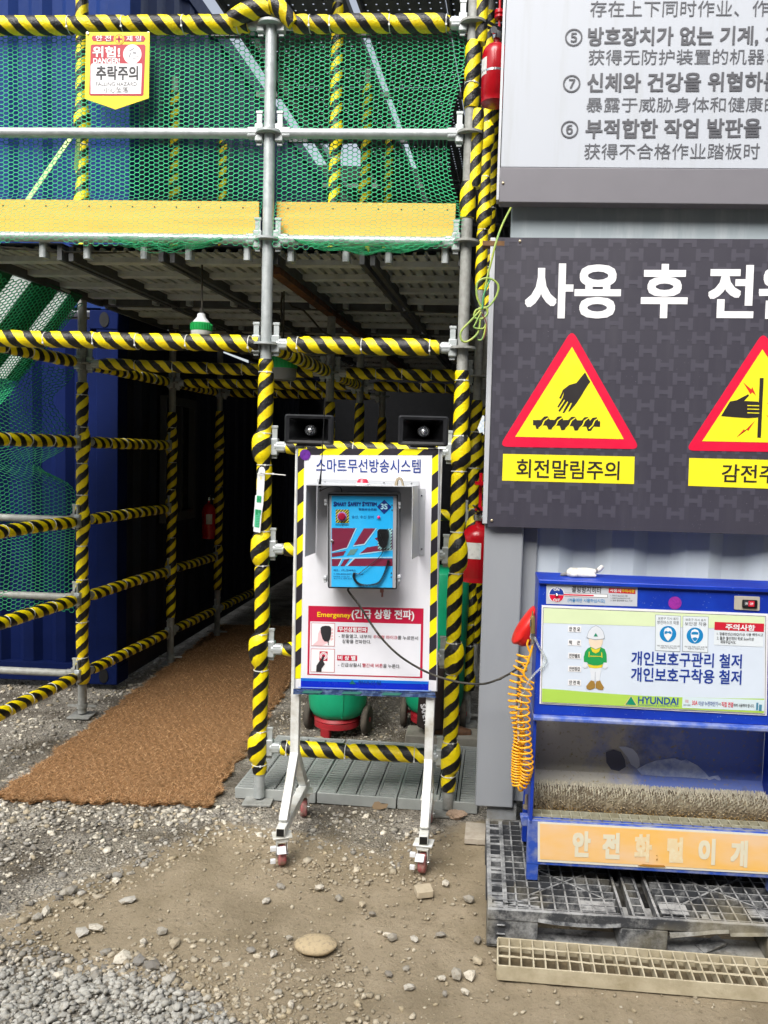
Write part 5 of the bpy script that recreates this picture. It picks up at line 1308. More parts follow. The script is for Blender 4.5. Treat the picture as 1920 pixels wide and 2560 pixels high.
st.polys('pictogram_hand', [[B8(395, y), B8(425, y - 6), B8(430, y + 14), B8(400, y + 28)] for y in (425, 465, 500, 535)], PINK, z3, parent=pn)
st.poly('pictogram_microphone', [B8(282, 415), B8(300, 395), B8(340, 388), B8(385, 392), B8(405, 410), B8(405, 480), B8(392, 545), B8(375, 570), B8(378, 612), B8(370, 612), B8(365, 572), B8(330, 570), B8(305, 540), B8(285, 470)], BLK, z3 + .0006, parent=pn)
st.poly('pictogram_button', [B8(272, 682), B8(365, 686), B8(362, 795), B8(268, 790)], EMR, z3, parent=pn)
st.disc('pictogram_button', B8(318, 736), 9.5, WHITEP, z3 + .0005, parent=pn, inner=0.8); st.disc('pictogram_button', B8(318, 736), 6.4, WHITEP, z3 + .0006, parent=pn, inner=0.7)
st.poly('pictogram_finger', [B8(232, 918), B8(235, 850), B8(275, 790), B8(310, 735), B8(326, 742), B8(312, 792), B8(332, 832), B8(295, 880), B8(292, 918)], BLK, z3 + .001, parent=pn)
st.poly('tag', [B8(480, 396), B8(826, 404), B8(823, 468), B8(476, 460)], EMR, z2, parent=pn); st.text('무선상황전파', B8(490, 428), B8(815, 437), 54 * .217, WHITEP, 0.03, z3, parent=pn)
st.poly('tag', [B8(476, 724), B8(705, 731), B8(703, 795), B8(473, 788)], EMR, z2, parent=pn); st.text('비 상 벨', B8(488, 756), B8(685, 763), 52 * .217, WHITEP, 0.03, z3, parent=pn)
for body, a, c, h, m_ in (('- 문을열고, 내부의', (492, 506), (865, 516), 46, BLK), ('주먹형 마이크', (890, 517), (1168, 525), 44, EMR), ('를 누르면서', (1172, 525), (1405, 533), 46, BLK), ('상황을 전파한다.', (532, 566), (863, 576), 46, BLK), ('- 긴급상황시', (484, 836), (745, 844), 46, BLK), ('빨간색 버튼', (764, 843), (1000, 850), 46, EMR), ('을 누른다.', (1004, 851), (1200, 858), 46, BLK)):
    st.text(body, B8(*a), B8(*c), h * .217, m_, 0.004, z3, parent=pn)
# blue foot of the print, the logo hidden under glossy tape, tape wrapped under the edge
st.poly('blue_band', [B8(58, 990), B8(1530, 1030), B8(1528, 1062), B8(56, 1022)], mat('band_light_blue', S('#0a6fd8'), 0.35), z1, parent=pn)
st.poly('blue_band', [B8(56, 1022), B8(1528, 1062), B8(1525, 1160), B8(52, 1122)], mat('band_deep_blue', S('#0a2bc4'), 0.25), z1, parent=pn)
st.poly('logo_mark', [B8(648, 1015), B8(690, 1062), B8(612, 1060)], mat('logo_dim_green', S('#1b6a6a'), 0.4), z2, parent=pn); st.text('현대건설', B8(715, 1040), B8(980, 1047), 40 * .217, mat('logo_dim_blue', S('#0c3f9e'), 0.4), 0.01, z2, parent=pn)
TAPEB = mat('clear_blue_tape', S('#31446f'), 0.18, 0, S('#6f86a8'), 40, 0.6, 0.5, 45)
b = MB(True); n = 40; P_ = []
l0, r0, l1, r1 = lp(B8(-25, 1108)), lp(B8(1600, 1146)), lp(B8(-30, 1172)), lp(B8(1612, 1215))
for i in range(n):
    t0, t1 = i / n, (i + 1) / n
    for j in range(4):
        q = []
        for (t, s_) in ((t0, j / 4), (t1, j / 4), (t1, (j + 1) / 4), (t0, (j + 1) / 4)):
            a = l0.lerp(r0, t); c = l1.lerp(r1, t); p = a.lerp(c, s_); q.append((p.x, p.y + 0.0025 * noise.noise((t * 23, s_ * 2, 4)), PZ + 0.004 + 0.003 * noise.noise((t * 30, s_ * 3, 1)) + (0.003 if t in (0, 1) else 0)))
        b.face(q[::-1])
b.build('wrapping_tape', TAPEB, pn, 60)
st.polys('tape_gleam', [[B8(x, y), B8(x + w_, y + w_ * 0.024), B8(x + w_ * .96, y + 14 + w_ * 0.024), B8(x + 8, y + 9)] for x, y, w_ in ((20, 1092, 700), (700, 1112, 870))], mat('tape_sheen', S('#7f9fe0'), 0.2), PZ + 0.009, parent=pn)
HAZ2 = mat('taped_green', S('#3f7d74'), 0.25); 
for x in (95, 550, 1010): st.poly('tape_print', [B8(x, 1132 + x * 0.025), B8(x + 215, 1137 + x * 0.025), B8(x + 180, 1168 + x * 0.025), B8(x - 30, 1163 + x * 0.025)], HAZ2, PZ + 0.0085, parent=pn)

# ---- control box under its grey hood
cb = Board('control_box', 'grey control box with blue face and clear lid under a grey sheet hood', 'control box', st.M @ Vector((0, 0.9, PZ + .001)), -0.05)
cb.o = st.M @ Vector((0, 0.9, PZ + .001))
BZ = 0.105
def rect_pts(bd, q, z): return [tuple(bd.lp(B7(*p), z)) for p in q]
o4 = rect_pts(cb, [(362, 368), (1182, 380), (1168, 1492), (362, 1478)], BZ)
b = MB(True); b.prism(rounded(o4, 0.012), 0.0, BZ); enc = b.build('enclosure', GREY, cb.root, bevel=0.004)
f4 = rect_pts(cb, [(410, 412), (1120, 420), (1112, 1470), (408, 1460)], BZ)
cb.poly('face_plate', f4, mat('face_cyan', S('#22aeee'), 0.35, 0, S('#4cc0f4'), 3, 0.6), BZ + 0.0012, raw=True)
zf = BZ + 0.002
# dark gasket line round the lid
for (p, q) in ((0, 1), (1, 2), (2, 3), (3, 0)):
    g4 = rect_pts(cb, [(378, 396), (1168, 404), (1156, 1480), (378, 1468)], BZ)
    b = MB(True); b.bar((*g4[p], BZ + 0.001), (*g4[q], BZ + 0.001), 0.0045, 0.004, up=(0, 0, 1)); b.build('gasket', BLACKP, enc)
MAR = mat('print_maroon', S('#7c2440'), 0.4); PALEB = mat('print_pale_blue', S('#aadcf0'), 0.4); NVB = mat('print_dark_blue', S('#10307f'), 0.4)
cb.polys('maroon_panel', [[B7(413, 783), B7(688, 785), B7(585, 1010), B7(413, 1055)], [B7(782, 787), B7(915, 787), B7(785, 965), B7(660, 985)], [B7(905, 905), B7(1113, 800), B7(1113, 1030), B7(735, 1078), B7(820, 1005), B7(1000, 980)], [B7(413, 1075), B7(575, 1045), B7(545, 1100), B7(413, 1118)], [B7(413, 1140), B7(530, 1125), B7(483, 1222), B7(413, 1222)], [B7(555, 1148), B7(620, 1138), B7(560, 1222), B7(510, 1222)], [B7(680, 1134), B7(1112, 1135), B7(1112, 1222), B7(590, 1222)]], MAR, zf)
cb.polys('pale_line', [[B7(688, 785), B7(700, 785), B7(597, 1010), B7(585, 1010)], [B7(413, 1055), B7(590, 1008), B7(592, 1018), B7(413, 1066)], [B7(660, 985), B7(785, 965), B7(918, 787), B7(930, 787), B7(792, 978), B7(655, 997)], [B7(735, 1078), B7(1113, 1030), B7(1113, 1040), B7(728, 1092)], [B7(483, 1222), B7(530, 1125), B7(542, 1122), B7(495, 1222)], [B7(575, 1222), B7(660, 1134), B7(680, 1134), B7(592, 1222)], [B7(413, 1128), B7(1112, 1115), B7(1112, 1127), B7(413, 1140)]], PALEB, zf + .0004)
cb.poly('grey_patch', [B7(628, 1030), B7(718, 1020), B7(668, 1090), B7(585, 1098)], mat('print_dull_green', S('#5f9292'), 0.4), zf + .0005)
for t_, x0, x1, h in (('S', 432, 462, 56), ('MART', 462, 580, 44), ('S', 598, 625, 56), ('AFETY', 625, 750, 44), ('S', 762, 790, 56), ('YSTEM', 790, 930, 44)):
    cb.text(t_, B7(x0, 506 + (56 - h) * .2), B7(x1, 508 + (56 - h) * .2), h * .217, NVB, 0.05, zf + .001)
cb.text('智能安全系統', B7(722, 567), B7(930, 570), 30 * .217, NVB, 0.01, zf + .001)
cb.poly('diamond', [B7(1018, 458), B7(1100, 540), B7(1014, 622), B7(932, 538)], NVB, zf + .0008); cb.text('3S', B7(975, 535), B7(1055, 537), 66 * .217, PALEB, 0.03, zf + .0016)
HZS = hazard_flat('hazard_stripes_small', 0.011, 0.011, 0.0, S('#c9c24a'), S('#1b1d22'))
cb.poly('button_plate', [B7(458, 570), B7(610, 572), B7(608, 726), B7(456, 723)], HZS, zf + .0008)
C = cb.lp(B7(532, 650), zf); b = MB(True); b.lathe([(0.0185, 0.001), (0.0185, 0.004)], Matrix.Translation((C.x, C.y, zf)), 24); b.build('button_ring', mat('ring_violet', S('#a58ad0'), 0.4), cb.root)
b = MB(True); b.lathe([(0.0145, 0.004), (0.0145, 0.012), (0.011, 0.016), (0.0, 0.017)], Matrix.Translation((C.x, C.y, zf)), 24, caps=False); b.build('emergency_button', mat('button_red', S('#a01535'), 0.35), cb.root)
cb.text('Emergency', B7(458, 745), B7(608, 746), 20 * .217, BLK, 0.02, zf + .001)
cb.text('송신, 수신 장비', B7(642, 657), B7(895, 658), 38 * .217, NVB, 0.0, zf + .001)
C = cb.lp(B7(953, 660), zf); b = MB(True); b.lathe([(0.006, 0), (0.005, 0.004), (0.0, 0.006)], Matrix.Translation((C.x, C.y, zf)), 14, caps=False); b.build('indicator', mat('indicator_pink', S('#f0107c'), 0.3), cb.root)
cb.text('POWER', B7(928, 690), B7(985, 690), 11 * .217, BLK, 0, zf + .001)
cb.text('제조 :  (주) 한국에스', B7(432, 1270), B7(690, 1272), 26 * .217, NVB, 0.01, zf + .001); cb.text('T. 000-0000-0000   000-0000', B7(432, 1312), B7(775, 1313), 17 * .217, NVB, 0, zf + .001); cb.text('무선방송 시스템 전문', B7(432, 1342), B7(618, 1343), 17 * .217, NVB, 0, zf + .001); cb.text('송신 수신 설치 문의', B7(432, 1364), B7(640, 1365), 17 * .217, NVB, 0, zf + .001)
cb.poly('microphone_plate', [B7(935, 800), B7(1110, 790), B7(1100, 1035), B7(945, 1030)], hazard_flat('hazard_stripes_pale', 0.012, 0.012, 0.3, S('#a9d8d6'), S('#2b2f3a')), zf + .001)
cb.poly('microphone_plate', [B7(952, 815), B7(1094, 806), B7(1086, 1018), B7(960, 1014)], mat('mic_plate_pale', S('#9fd3dd'), 0.4), zf + .0016)
mp = [tuple(cb.lp(B7(*p), zf + .02)) for p in [(938, 812), (955, 798), (1045, 798), (1066, 815), (1068, 880), (1048, 975), (1030, 1012), (992, 1014), (962, 985), (938, 900)]]
b = MB(True); b.prism(rounded(mp, 0.004, 3), zf + .003, zf + .024); mc = b.build('microphone', BLACKP, cb.root, bevel=0.004)
b = MB(True)
for i in range(5):
    p = cb.lp(B7(1002, 845 + i * 16), zf + .025); b.box((p.x, p.y, zf + .0245), (0.016, 0.0016, 0.002))
b.build('grille_slots', mat('slot', S('#060607'), 0.8), mc)
def curve_px(bd, pts, z, n=8):
    P = [Vector((*bd.lp(B7(*p), z[i] if isinstance(z, list) else z), z[i] if isinstance(z, list) else z)) for i, p in enumerate(pts)]; Q = []
    for i in range(len(P) - 1):
        p0, p1, p2, p3 = P[max(i - 1, 0)], P[i], P[i + 1], P[min(i + 2, len(P) - 1)]
        for s_ in range(n):
            t = s_ / n; Q.append(0.5 * ((2 * p1) + (p2 - p0) * t + (2 * p0 - 5 * p1 + 4 * p2 - p3) * t * t + (3 * p1 - p0 - 3 * p2 + p3) * t ** 3))
    return Q + [P[-1]]
b = MB(True); b.tube(curve_px(cb, [(1008, 1014), (1000, 1060), (960, 1120), (870, 1195), (790, 1260), (720, 1310), (680, 1300)], zf + .008), 0.0016, 6); b.build('cord', BLACKP, mc)
ax_ = curve_px(cb, [(672, 1300), (665, 1345), (700, 1410), (770, 1442), (880, 1440), (960, 1410), (1015, 1320), (1050, 1220), (1068, 1155)], zf + .008, 40)
Q = []; ph = 0
for i, p in enumerate(ax_):
    t = (ax_[min(i + 1, len(ax_) - 1)] - ax_[max(i - 1, 0)]).normalized(); n1 = t.cross(Vector((0, 0, 1))).normalized(); n2 = Vector((0, 0, 1)); ph += 1.15; Q.append(p + n1 * 0.0042 * math.cos(ph) + n2 * 0.0042 * math.sin(ph))
b = MB(True); b.tube(Q, 0.0014, 5); b.build('coiled_cord', BLACKP, mc)
LATCH = mat('clear_latch', S('#c2c6ca'), 0.25)
for (x, y) in ((352, 480), (1195, 520), (345, 1365), (1192, 1355)):
    p = cb.lp(B7(x, y), 0.08); b = MB(True); b.box((p.x, p.y, 0.085), (0.011, 0.028, 0.03), bev=0.003); b.box((p.x, p.y + 0.006, 0.098), (0.012, 0.012, 0.012)); b.build('latch', LATCH, cb.root, bevel=0.002)
p = cb.lp(B7(418, 932), zf); b = MB(True); b.lathe([(0.0055, 0), (0.0055, 0.006), (0.003, 0.008)], Matrix.Translation((p.x, p.y, zf)), 14); b.build('lock_knob', CHROME, cb.root)
for (x, y) in ((1105, 520), (1105, 575), (1098, 1302), (1098, 1348)):
    p = cb.lp(B7(x, y), zf); b = MB(True); b.lathe([(0.0028, 0), (0.0024, 0.002)], Matrix.Translation((p.x, p.y, zf)), 10); b.build('rivet', CHROME, cb.root)
# clear lid
LID = NT('clear_lid'); tr0 = LID.n('BsdfTransparent'); gl0 = LID.n('BsdfGlossy', _Roughness=0.06); mx0 = LID.n('MixShader'); mx0.inputs[0].default_value = 0.05; LID.l(tr0.outputs[0], mx0.inputs[1]); LID.l(gl0.outputs[0], mx0.inputs[2]); LID.l(mx0.outputs[0], LID.t.nodes['Material Output'].inputs[0])
l4 = rect_pts(cb, [(386, 402), (1160, 410), (1150, 1476), (386, 1464)], BZ + .03)
b = MB(True); q = [(p[0], p[1], BZ + 0.030) for p in l4]; b.face(q[::-1] if (l4[1][0] - l4[0][0]) * (l4[2][1] - l4[1][1]) - (l4[1][1] - l4[0][1]) * (l4[2][0] - l4[1][0]) < 0 else q); b.build('lid', LID.m, cb.root)
# hood: top plate, two cheeks with outward flanges
HD = 0.165
pa = cb.lp(B7(120, 292), HD); pb = cb.lp(B7(1345, 310), HD); qa = cb.lp(B7(240, 262), 0.004); qb = cb.lp(B7(1418, 270), 0.004)
lb = cb.lp(B7(105, 1115), HD); lb2 = cb.lp(B7(225, 1070), 0.004); rb = cb.lp(B7(1335, 1145), HD); rb2 = cb.lp(B7(1420, 1100), 0.004)
def sheet(name, P, th=0.0022):
    b = MB(True); P = [Vector(p) for p in P]; nrm = (P[1] - P[0]).cross(P[2] - P[0]).normalized() * th
    b.add(P + [p + nrm for p in P], [[3, 2, 1, 0], [4, 5, 6, 7]] + [[i, (i + 1) % 4, 4 + (i + 1) % 4, 4 + i] for i in range(4)]); return b.build(name, GREYH, hood)
hb = MB(True); P = [(pa.x, pa.y, HD), (pb.x, pb.y, HD), (qb.x, qa.y, 0.004), (qa.x, qa.y, 0.004)]
P = [Vector(p) for p in P]; up_ = Vector((0, 0.0025, 0)); hb.add(P + [p + up_ for p in P], [[3, 2, 1, 0], [4, 5, 6, 7]] + [[i, (i + 1) % 4, 4 + (i + 1) % 4, 4 + i] for i in range(4)])
hood = hb.build('hood', GREYH, cb.root)
sheet('cheek', [(pa.x, pa.y, HD), (qa.x, qa.y, 0.004), (lb2.x, lb2.y, 0.004), (lb.x, lb.y, HD)]); sheet('cheek', [(pb.x, pb.y, HD), (qb.x, qa.y, 0.004), (rb2.x, rb2.y, 0.004), (rb.x, rb.y, HD)])
fl2 = cb.lp(B7(1490, 310), 0.003); fl3 = cb.lp(B7(1480, 1115), 0.003)
sheet('flange', [(qb.x, qa.y - .01, 0.002), (fl2.x, qa.y - .01, 0.002), (fl3.x, rb2.y, 0.002), (rb2.x, rb2.y, 0.002)], 0.0015)
sheet('flange', [(qa.x, qa.y, 0.002), (qb.x, qa.y, 0.002), (qb.x, cb.lp(B7(1418, 245), 0).y, 0.002), (qa.x, cb.lp(B7(240, 218), 0).y, 0.002)], 0.0015)
for q_ in ((335, 256), (1015, 262), (1330, 268), (1448, 408), (1448, 1025)):
    p = cb.lp(B7(*q_), 0.004); b = MB(True); b.lathe([(0.004, 0.0035), (0.003, 0.0055)], Matrix.Translation((p.x, p.y, 0)), 10); b.build('screw', CHROME, hood)
# siren lamp, bracket and antenna on the hood
p = cb.lp(B7(768, 290), 0.10); sy = pa.y + 0.004; zc = 0.10
MY = lambda x, y, z: Matrix.Translation((x, y, z)) @ Matrix.Rotation(R(-90), 4, 'X')
b = MB(True); b.lathe([(0.026, 0), (0.026, 0.008), (0.024, 0.010)], MY(p.x, sy, zc), 24); al = b.build('alarm_lamp', WHITE, cb.root)
b = MB(True); b.lathe([(0.0235, 0.0095), (0.021, 0.016), (0.017, 0.024), (0.012, 0.026)], MY(p.x, sy, zc), 24); b.build('dome', mat('red_lens', S('#d42c48'), 0.25), al)
p = cb.lp(B7(1190, 275), 0.07); b = MB(True)
pts = [(-0.018, 0), (-0.017, 0.012), (-0.012, 0.030), (-0.004, 0.036), (0.006, 0.034), (0.013, 0.024), (0.018, 0.004), (0.024, 0), (0.012, 0), (0.008, 0.020), (0.0, 0.026), (-0.006, 0.02), (-0.006, 0)]
b.prism(pts, 0.05, 0.08, Matrix.Translation((p.x, sy, 0))); b.build('cable_clamp', mat('beige_clamp', S('#a89a80'), 0.6), cb.root, bevel=0.002)
an = MB(True); z_ = 0.12; a0 = cb.lp(B7(275, 275), z_); pt = [Vector((a0.x, sy, z_)), Vector((a0.x, sy + 0.012, z_))]
an.tube([(a0.x, sy - 0.012, z_), (a0.x, sy + 0.01, z_)], 0.0055, 10); an.tube([(a0.x + .001, sy + 0.01, z_), (a0.x + 0.004, sy + 0.05, z_)], [0.0048, 0.0026], 10)
tp = cb.lp(A5(490, 1022), z_); an.tube([(a0.x + 0.004, sy + 0.045, z_), ((a0.x + tp.x) / 2 + 0.002, (sy + tp.y) / 2, z_), (tp.x, tp.y, z_)], 0.0018, 8)
an.build('antenna', BLACKP, cb.root)
b = MB(True); b.tube(curve_px(cb, [(285, 335), (275, 360), (330, 330), (410, 308), (500, 312), (525, 345), (528, 375)], 0.10), 0.0016, 6); b.build('antenna_lead', BLACKP, cb.root)
p = cb.lp(B7(990, 1500), 0.06)
b = MB(True); b.box((p.x, p.y, 0.06), (0.014, 0.018, 0.014)); b.box((p.x + 0.002, p.y - 0.016, 0.062), (0.008, 0.022, 0.005)); b.build('socket', mat('socket_pink', S('#9c6a62'), 0.5), cb.root, bevel=0.002)
# power lead from the box across to the grey container
pl = [at(*p, y) for p, y in ((B7(605, 1480), 3.10), (B8(610, 0), 3.10), (B8(740, 170), 3.09), (B8(860, 360), 3.09), (B8(1010, 560), 3.08), (B8(1200, 740), 3.07), (B8(1430, 885), 3.06), (B8(1640, 975), 3.04), (A8(1270, 1512), 3.0), (A8(1400, 1520), 2.97), (A8(1500, 1490), 2.94), (B1(110, 1032), 2.92), (B1(185, 992), 2.9), (B1(260, 940), 2.95))]
b = MB(); Q = []
for i in range(len(pl) - 1):
    p0, p1, p2, p3 = pl[max(i - 1, 0)], pl[i], pl[i + 1], pl[min(i + 2, len(pl) - 1)]
    for s_ in range(8):
        t = s_ / 8; Q.append(0.5 * ((2 * p1) + (p2 - p0) * t + (2 * p0 - 5 * p1 + 4 * p2 - p3) * t * t + (3 * p1 - p0 - 3 * p2 + p3) * t ** 3))
b.tube(Q + [pl[-1]], 0.0042, 8); tag(b.build('power_cable', BLACKR), 'black power lead drooping from the control box to the grey container', 'cable')

# ---- horn speakers on the stand
def speaker(pxr, label):
    x0, y0, x1, y1 = pxr; y_ = at(x0, y0, 3.15)
    bd = Board('horn_speaker', label, 'speaker', st.M @ Vector((0, 1.62, 0.045)), -0.05, group='horn speakers')
    a, c = bd.lp((x0, y0)), bd.lp((x1, y1)); cx, cy, w_, h_ = (a.x + c.x) / 2, (a.y + c.y) / 2, abs(c.x - a.x), abs(a.y - c.y)
    def ring(w, h, z, r, n=4):
        return [Vector((p[0], p[1], z)) for p in rounded([(cx - w / 2, cy - h / 2), (cx + w / 2, cy - h / 2), (cx + w / 2, cy + h / 2), (cx - w / 2, cy + h / 2)], r, n)]
    def loft(rings, name, m, par=None, endcap=False):
        b = MB(True); n = len(rings[0])
        for A, B_ in zip(rings[:-1], rings[1:]):
            for i in range(n): b.face([A[i], A[(i + 1) % n], B_[(i + 1) % n], B_[i]])
        if endcap: b.face(rings[-1])
        o = b.build(name, m, par or bd.root, 50); 
        return o
    HS = mat('speaker_black', S('#121317'), 0.4, 0, S('#1f2023'), 30, 0.4); HI = mat('horn_inner', S('#08080a'), 0.35)
    rg = [(w_ * .80, h_ * .74, 0.004, .006), (w_ * .93, h_ * .90, 0.006, .008), (w_, h_, 0.0, .012), (w_, h_, -0.022, .012), (w_ * .93, h_ * .92, -0.03, .012), (w_ * .6, h_ * .62, -0.12, .02), (w_ * .42, h_ * .6, -0.17, .025)]
    loft([ring(*q) for q in rg][::-1], 'housing', HS, endcap=False)
    b = MB(True); b.face(ring(w_ * .42, h_ * .6, -0.17, .025)[::-1]); b.build('back_cap', HS, bd.root)
    loft([ring(w_ * .82, h_ * .76, 0.004, .006), ring(w_ * .62, h_ * .6, -0.03, .01), ring(w_ * .34, h_ * .5, -0.075, .015), ring(w_ * .22, h_ * .36, -0.10, .018)][::-1], 'horn', HI, endcap=False)
    b = MB(True); b.face(ring(w_ * .22, h_ * .36, -0.10, .018)); b.build('throat', HI, bd.root)
    b = MB(True); b.lathe([(0.0235, -0.09), (0.0235, -0.03), (0.019, -0.022), (0.018, -0.026), (0.014, -0.026)], Matrix.Translation((cx, cy - h_ * 0.02, 0)), 24, caps=False); b.lathe([(0.014, -0.028), (0.0125, -0.018), (0.007, -0.012), (0.0, -0.010)], Matrix.Translation((cx, cy - h_ * 0.02, 0)), 20, caps=False); b.build('driver_tip', CHROME, bd.root, 50)
    b = MB(True); b.box((cx, cy - h_ / 2 - 0.004, -0.02), (w_ * .5, 0.008, 0.03)); b.build('foot_bracket', BLACKP, bd.root)
speaker((*A5(258, 1117), *A5(536, 1296)), 'black horn speaker on top of the broadcast board above the purple sticker')
speaker((*A5(913, 1124), *A5(1197, 1304)), 'black horn speaker on top of the broadcast board next to the padded right post')

# ---- white hanging tag tied to the bright front post
tg = Board('tag', 'white inspection tag with green lettering tied to the bright front post', 'tag', at(650, 1300, PL.y - 0.055), -0.12, roll=-0.10)
ZT = zoom(620, 1150, 140 / 885)
tg.poly('card', [ZT(*p) for p in [(165, 180), (180, 125), (210, 105), (245, 115), (268, 160), (262, 300), (240, 700), (215, 860), (192, 1150), (85, 1130), (90, 1055), (76, 1050), (95, 835), (100, 775), (115, 560), (135, 550), (150, 230)]], WHITE, 0.0, 0.003)
TGG = mat('tag_green', S('#1c9a5c'), 0.5)
tg.polys('green_field', [[ZT(110, 775), ZT(205, 800), ZT(172, 1072), ZT(100, 1058)], [ZT(140, 560), ZT(210, 568), ZT(200, 672), ZT(135, 665)]], mat('tag_green_pale', S('#56c094'), 0.5), 0.0008)
tg.text('점검', ZT(140, 618), ZT(208, 624), 16, TGG, 0.05, 0.0016); tg.text('합격', ZT(118, 815), ZT(205, 826), 13, TGG, 0.05, 0.0016)
tg.polys('writing', [[ZT(125, y), ZT(185, y + 8), ZT(184, y + 16), ZT(124, y + 8)] for y in range(860, 1050, 26)], TGG, 0.0016)
tg.polys('arrow', [[ZT(206, 180), ZT(218, 212), ZT(194, 212)]], BLK, 0.0016); tg.polys('drop', [[ZT(204, 245), ZT(212, 285), ZT(204, 322), ZT(195, 285)]], SYEL, 0.0016)
b = MB(); p0_, p1_ = at(*ZT(265, 215), 3.50), at(*ZT(595, 240), 3.44); b.tube([p0_, p0_.lerp(p1_, .4) + Z3 * .001, p1_], 0.0022, 6); b.box(at(*ZT(398, 218), 3.49), (0.008, 0.006, 0.008)); b.tube([at(*ZT(150, 215), 3.5), at(*ZT(200, 200), 3.49), at(*ZT(265, 215), 3.50)], 0.002, 6)
b.build('tie_strap', TIE, tg.root)
# ================================================================ SHOE CLEANING MACHINE
fo = gr(1342, 2203, 0.135); MS = -0.058
mc_ = Board('shoe_cleaner', 'blue powered shoe cleaning machine with brush roller standing on the black pallet', 'machine', (fo.x + 0.002, fo.y, 0.135), MS)
L_ = lambda p, z=0.0: mc_.lp(p, z)
yT = L_((1343, 1447)).y; yHB = L_(B1(318, 1235)).y; x0 = L_((1341, 1600)).x; x1 = L_((2010, 1640)).x
DUSTB = mat('dusty_blue_edge', S('#3d5cb4'), 0.6, 0, S('#a9aebb'), 16, 0.8, 0.1, 60)
def speckled():
    N = NT('speckled_blue_paint'); P = N.pos(); v = N.n('TexVoronoi', _Scale=95, _Randomness=1.0); N.l(P, v.inputs['Vector'])
    s = N.math('MULTIPLY', N.math('LESS_THAN', v.outputs['Distance'], 0.13), N.ramp(N.noise(P, 11, 4), 0.48, 0.6))
    c = N.mix(N.ramp(N.noise(P, 5, 4), 0.4, 0.7), S('#0f2f9e'), S('#1440b6')); N.col(N.mix(s, c, S('#7d92cc'))); N.rough(0.38)
    return N.m
BSP = speckled()
b = MB(True); b.box2((x0, yHB, -0.16), (x1, yT - 0.012, 0.0)); b.build('header', BSP, mc_.root, bevel=0.003)
b = MB(True); b.box2((x0 - 0.001, yT - 0.015, -0.17), (x1, yT, 0.012)); b.build('top_lip', BSP, mc_.root, bevel=0.003)
b = MB(True); yl = L_(B1(318, 1262)).y; b.box2((x0 - 0.002, yHB - (yHB - yl), -0.16), (x1, yHB, 0.022)); b.build('bottom_lip', DUSTB, mc_.root, bevel=0.005)
ySB = L_(B2(335, 930)).y; ySTop = L_(B2(335, 702)).y; zb_ = -0.275
for xx, nm in ((x0, 0), (x1 - 0.012, 1)):
    b = MB(True); b.box2((xx, ySTop - 0.01, zb_), (xx + 0.012, yl, 0.0)); b.build('side_panel', BLUEM, mc_.root, bevel=0.002)
BACKM = NT('muddy_blue_back'); P = BACKM.obj(); sp = BACKM.n('SeparateXYZ'); BACKM.l(P, sp.inputs[0])
xw = x1 - x0
g = BACKM.math('ADD', BACKM.math('DIVIDE', BACKM.math('SUBTRACT', sp.outputs[0], x0), xw), BACKM.math('MULTIPLY', BACKM.math('SUBTRACT', BACKM.noise(P, 9, 6, 0.7), 0.5), 0.9))
c = BACKM.mix(BACKM.ramp(g, 0.28, 0.62), S('#c9c4b6'), S('#6d84d0'))
c = BACKM.mix(BACKM.ramp(BACKM.noise(P, 70, 4, 0.7), 0.58, 0.68), c, S('#a89b70')); c = BACKM.mix(BACKM.ramp(BACKM.noise(P, 5, 5, 0.6), 0.60, 0.76), c, S('#6a6a70'))
BACKM.col(c); BACKM.rough(0.6)
ybk = L_(B2(345, 400), zb_).y
b = MB(True); b.box2((x0 + 0.012, ybk, zb_ - 0.01), (x1 - 0.012, yHB, zb_)); b.build('back_panel', BACKM.m, mc_.root)
yr = L_(B2(345, 470), -0.170).y; RR = 0.076; yc = yr - RR
b = MB(True); q = [(x0 + 0.012, ybk, zb_), (x1 - 0.012, ybk, zb_), (x1 - 0.012, yc + 0.02, -0.225), (x0 + 0.012, yc + 0.02, -0.225)]; b.face(q[::-1]); b.build('sloping_plate', BACKM.m, mc_.root)
SPL = mat('dried_splash', S('#d3defa'), 0.5, 0, S('#7f98dc'), 30, 0.7)
def back_splash(pts, m, z): mc_.poly('splash_mark', [B2(*p) for p in pts], m, z)
back_splash([(800, 268), (840, 268), (880, 282), (905, 310), (918, 340), (920, 378), (905, 395), (870, 372), (850, 330), (825, 300)], mat('splash_pale', S('#dce2f2'), 0.5), zb_ + 0.003)
back_splash([(905, 398), (960, 368), (1010, 350), (1070, 340), (1120, 335), (1160, 350), (1190, 340), (1215, 358), (1250, 375), (1295, 415), (1320, 445), (1300, 455), (1180, 445), (1050, 440), (930, 430)], SPL, zb_ + 0.003)
back_splash([(1300, 448), (1340, 438), (1372, 434), (1388, 455), (1380, 478), (1355, 480), (1370, 462), (1350, 452), (1320, 462)], SPL, zb_ + 0.0035)
back_splash([(725, 300), (770, 285), (812, 300), (835, 345), (840, 385), (800, 410), (755, 400), (728, 360)], mat('wet_dark_mark', S('#55586e'), 0.4), zb_ + 0.003)
# roller
bx0, bx1 = x0 + 0.018, L_(B2(1648, 560), -0.170).x
rl = MB(True); MR = Matrix.Translation((0, yc, -0.170)) @ Matrix.Rotation(R(90), 4, 'Y')
rl.lathe([(0.02, bx0), (RR * 0.86, bx0), (RR * 0.86, bx1), (0.02, bx1)], MR, 40)
ro = rl.build('brush_roller', mat('brush_core', S('#5a5040'), 0.95, 0, S('#8d836c'), 30, 0.6, 0.6, 120), mc_.root)
nb = 9000; ii = np.arange(nb); turns = 150
xx = bx0 + (bx1 - bx0) * RNG.random(nb); th = (np.round(((xx * 90) + RNG.random(nb) * 40)) * 2.399 + RNG.normal(0, 0.05, nb)) % 6.283
